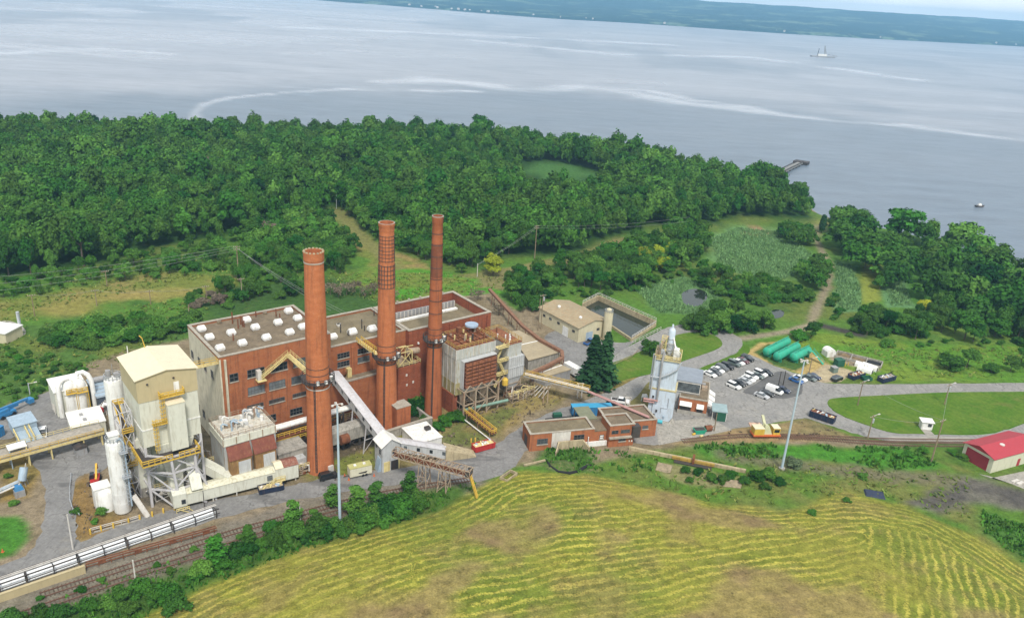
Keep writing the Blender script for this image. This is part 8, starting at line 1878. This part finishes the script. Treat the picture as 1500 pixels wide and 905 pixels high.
one('round', (745,372), 11, 'broad light green tree beside the tall clearing pole', None, 'bright'); one('round', (676,400), 5, 'small round green tree alone beside the mown track', None, 'bright', 1.1)
one('round', (1288,424), 7, 'light green tree alone between the two reed strips', None, 'bright'); one('round', (1266,394), 9, 'dark tree alone above the reed strip by the mown ride', None, '')
one('bush', (1168,496), 5.0, 'bright round bush beside the path behind the green tanks', None, 'bright', 1.2); one('round', (1188,494), 7, 'dark tree next to the bright round bush behind the green tanks'); one('bush', (1392,540), 6.5, 'large bush standing alone on the meadow above the straight road', None, '', 1.3); one('round', (1416,538), 7.5, 'dark tree beside the lone meadow bush')
one('bush', (1452,545), 4.2, 'pale green bush at the meadow corner', None, 'bright', 1.2); one('bush', (1163,684), 3.2, 'grey green shrub at the foot of the tall mast on the slope', None, 'grey', 1.3)
one('bush', (1300,508), 4.0, 'bush by the ditch below the long dark clump', None, 'bright', 1.1)
for px, h in (((484,432),4.5),((496,436),4),((508,432),4.5),((520,428),4.5),((534,434),4),((548,430),4),((575,438),3.5),((700,440),4.5),((730,462),4)): one('twiggy', px, h*1.15, 'leafless brown shrub behind the brick blocks', 'brown shrubs behind the brick blocks', 'brown', 1.3, name='shrub', cat='shrub')
for px, h in (((598,604),5.5),((606,596),6),((616,600),5),((588,618),3.5),((622,618),3),((640,630),3.2),((652,622),4),((664,618),4),((670,612),3.2),((676,618),2.4)): one('bush', px, h, 'dark green shrub crowding round the chimney feet', 'shrubs at the chimney feet', '', 1.1)
rail_b = [(18,912,4),(60,902,3.6),(92,905,4.2),(128,893,3.6),(160,890,3.2),(178,880,4.2),(206,868,4.6),(228,880,4.0),(246,876,4.4),(262,892,4.4),(190,900,3.8),(296,842,4.6),(284,850,3.2),(346,810,3.6),(366,812,4.0),(382,802,3.2),(404,795,4.6),(415,786,4.2),(424,782,5.4),(437,788,4.8),(450,790,4.2),(462,782,5.4),(476,786,4.8),(486,776,4.2),(500,782,3.8),(512,776,4.4),(524,768,4.6),(538,768,4.6),(548,758,5.2),(560,756,5.6),(574,750,5.8),(586,748,6.0),(598,742,6.0),(608,738,5.4),(616,746,4.2),(566,766,3.6),(590,760,3.2),(400,776,3.6),(330,832,3.2),(530,780,3.2)]
for i, (x, y, h) in enumerate(rail_b): one('bush', (x, y), h*.92, 'leafy green shrub in the belt between railway and mown field', 'shrubs between railway and field', ('', '', '', 'bright')[i % 4], 1.0+.25*rnd.random())
for x, y, h, lab in ((318,826,6.5,'thin pale birch in the shrub belt by the rusty rack'),(364,800,5.0,'slim dark sapling by the second track'),(430,765,5.5,'slim sapling beside the short pale pole'),(522,752,7,'tallest slim sapling in the shrub belt, left of the lattice conveyor'),(487,742,5.5,'slim sapling just behind the tall mast'),(552,742,6.5,'slim sapling among the tallest shrubs'),(600,725,6,'slim sapling under the lattice conveyor legs')): one('sapling', (x, y), h, lab, None, 'bright' if 'pale' in lab else '', 1.9)
for x, y, h in ((1004,692,2.2),(1024,694,2.4),(1040,704,2.8),(1058,706,2.6),(1072,698,2.4),(1090,708,2.6),(1108,702,3.4),(1124,702,4.0),(1140,708,2.6),(1120,716,2.4),(1010,706,1.8)): one('bush', (x, y), h, 'dark shrub growing round the concrete flume', 'shrubs round the flume', '', 1.15)
for x, y, h in ((60,878,1.2),(150,852,1.4),(118,866,1.6),(230,828,1.2),(285,806,1.4),(352,790,1.6),(250,838,1.5),(320,786,1.1),(460,752,1.5),(112,752,1.8),(150,752,2.2),(140,765,1.4),(800,640,1.2),(22,740,1.8),(12,700,1.6)): one('bush', (x, y), h, 'small weed bush on a gravel edge of the plant', 'weed bushes in the yard', rnd.choice(('','bright')), 1.2)
for x, y, h in ((1330,668,2),(1352,662,2.2),(1395,665,2.0),(1410,672,2.2),(1300,662,1.8),(1240,735,1.6),(1262,700,2),(1190,752,1.6)): one('bush', (x, y), h, 'low weedy bush on the grass slope below the railway', 'bushes on the slope below the railway', 'bright', 1.3)
# ---- grass, reeds, weeds: nobody could count these
def tufts(name, polys, dens, h, nq, mat, label, seed, wsp=.5, skip=None, lean=.35):
    r = np.random.RandomState(seed); X = []; Y = []
    for pp in polys:
        poly = px_poly(pp); a = abs(sum(poly[i][0]*poly[(i+1) % len(poly)][1]-poly[(i+1) % len(poly)][0]*poly[i][1] for i in range(len(poly))))/2
        xs = [p[0] for p in poly]; ys = [p[1] for p in poly]; n = int((max(xs)-min(xs))*(max(ys)-min(ys))*dens)
        x, y = r.uniform(min(xs),max(xs),n), r.uniform(min(ys),max(ys),n); k = inside(x, y, poly); X.append(x[k]); Y.append(y[k])
    X, Y = np.concatenate(X), np.concatenate(Y)
    keep = vn.fbm(X+40, Y+80, 6) > (.0 if name == 'reeds' else .38); X, Y = X[keep], Y[keep]
    for s in (skip or []): k = ~inside(X, Y, s); X, Y = X[k], Y[k]
    Z = terrain_np(X, Y); n = len(X); vs = []; rv = np.repeat(vn.fbm(X, Y, 14)*1.6 % 1, 4*nq)
    hh = h*r.uniform(.5,1.3,n)
    out = np.zeros((n, nq, 4, 3))
    for q in range(nq):
        a = r.uniform(0, 6.28, n); c, s = np.cos(a), np.sin(a); w_ = hh*wsp*r.uniform(.6,1.2,n); ox, oy = r.normal(0, h*.35, n), r.normal(0, h*.35, n); lx, ly = r.normal(0, lean, n)*hh, r.normal(0, lean, n)*hh
        bx, by = X+ox, Y+oy
        for vi, (sx, up) in enumerate(((-1,0),(1,0),(.55,1),(-.55,1))):
            out[:,q,vi,0] = bx+c*w_*sx*.5+lx*up; out[:,q,vi,1] = by+s*w_*sx*.5+ly*up; out[:,q,vi,2] = Z-.05+hh*up*r.uniform(.8,1.15,n)
    v = out.reshape(-1,3); lv = np.repeat(r.rand(n*nq), 4); me = np_mesh(name, v, np.arange(len(v)).reshape(-1,4), mat, attrs={'lv': lv, 'rv': rv}); o = bpy.data.objects.new(name, me); COL.objects.link(o); tag(o, label, kind='stuff'); return o
tufts('reeds', [[(1044,350),(1080,334),(1140,340),(1160,352),(1188,372),(1178,398),(1140,412),(1100,408),(1050,384)], [(930,424),(1000,408),(1058,424),(1036,462),(965,458)], [(1224,384),(1244,388),(1260,425),(1260,452),(1228,456)], [(1294,398),(1322,412),(1336,448),(1304,448)]], 3.2, .9, 2, M_REED, 'grey green reeds of the marsh', 1, .4, [px_poly([(996,432),(1006,423),(1022,421),(1036,428),(1038,438),(1028,448),(1014,451),(1000,446)])])
tufts('tall_grass', [[(1012,656),(1060,649),(1120,651),(1330,656),(1376,680),(1320,688),(1180,672),(1062,670)], [(60,905),(230,848),(330,815),(430,784),(560,746),(640,720),(690,706),(700,715),(640,748),(560,773),(420,813),(300,860),(205,906),(120,960)], [(800,655),(842,650),(920,662),(960,690),(870,692),(800,690)], [(1440,748),(1500,772),(1560,800),(1500,826),(1440,780)]], 1.3, .8, 3, M_LEAFB, 'rank green grass beside railway and field', 2, .8)
tufts('meadow_grass', [[(0,445),(120,405),(345,372),(345,425),(290,470),(262,505),(150,540),(60,570),(0,560)], [(480,400),(640,400),(740,405),(720,425),(560,445),(480,430)], [(1230,500),(1320,512),(1500,508),(1500,552),(1290,556)], [(865,690),(960,665),(1100,655),(1330,690),(1420,700),(1420,760),(1330,740),(1240,718),(1190,740),(1060,738),(900,700)]], .5, .5, 2, M_TUFT, 'rough meadow grass on the slopes', 3, 1.2, lean=1.1, skip= [px_poly([(40,455),(345,400),(345,425),(60,470)])])
tufts('track_weeds', [[(60,885),(200,838),(330,795),(430,768),(600,722),(600,740),(430,785),(330,812),(200,858),(60,905)]], 1.2, .45, 2, M_LEAFB, 'weeds growing through the old railway tracks', 6, 1.1)
tufts('dry_weeds', [[(440,695),(500,650),(560,660),(640,625),(700,605),(790,572),(830,580),(760,622),(690,650),(560,690),(480,706)], [(104,740),(130,700),(150,760),(186,762),(130,790),(108,788)], [(1000,640),(1060,634),(1180,618),(1250,640),(1120,640)]], .5, .5, 2, M_LEAFBR, 'dry brown weeds on the plant verges', 4, 1.0)
print('WOOD', len(cand), 'tree patches', n_tree)
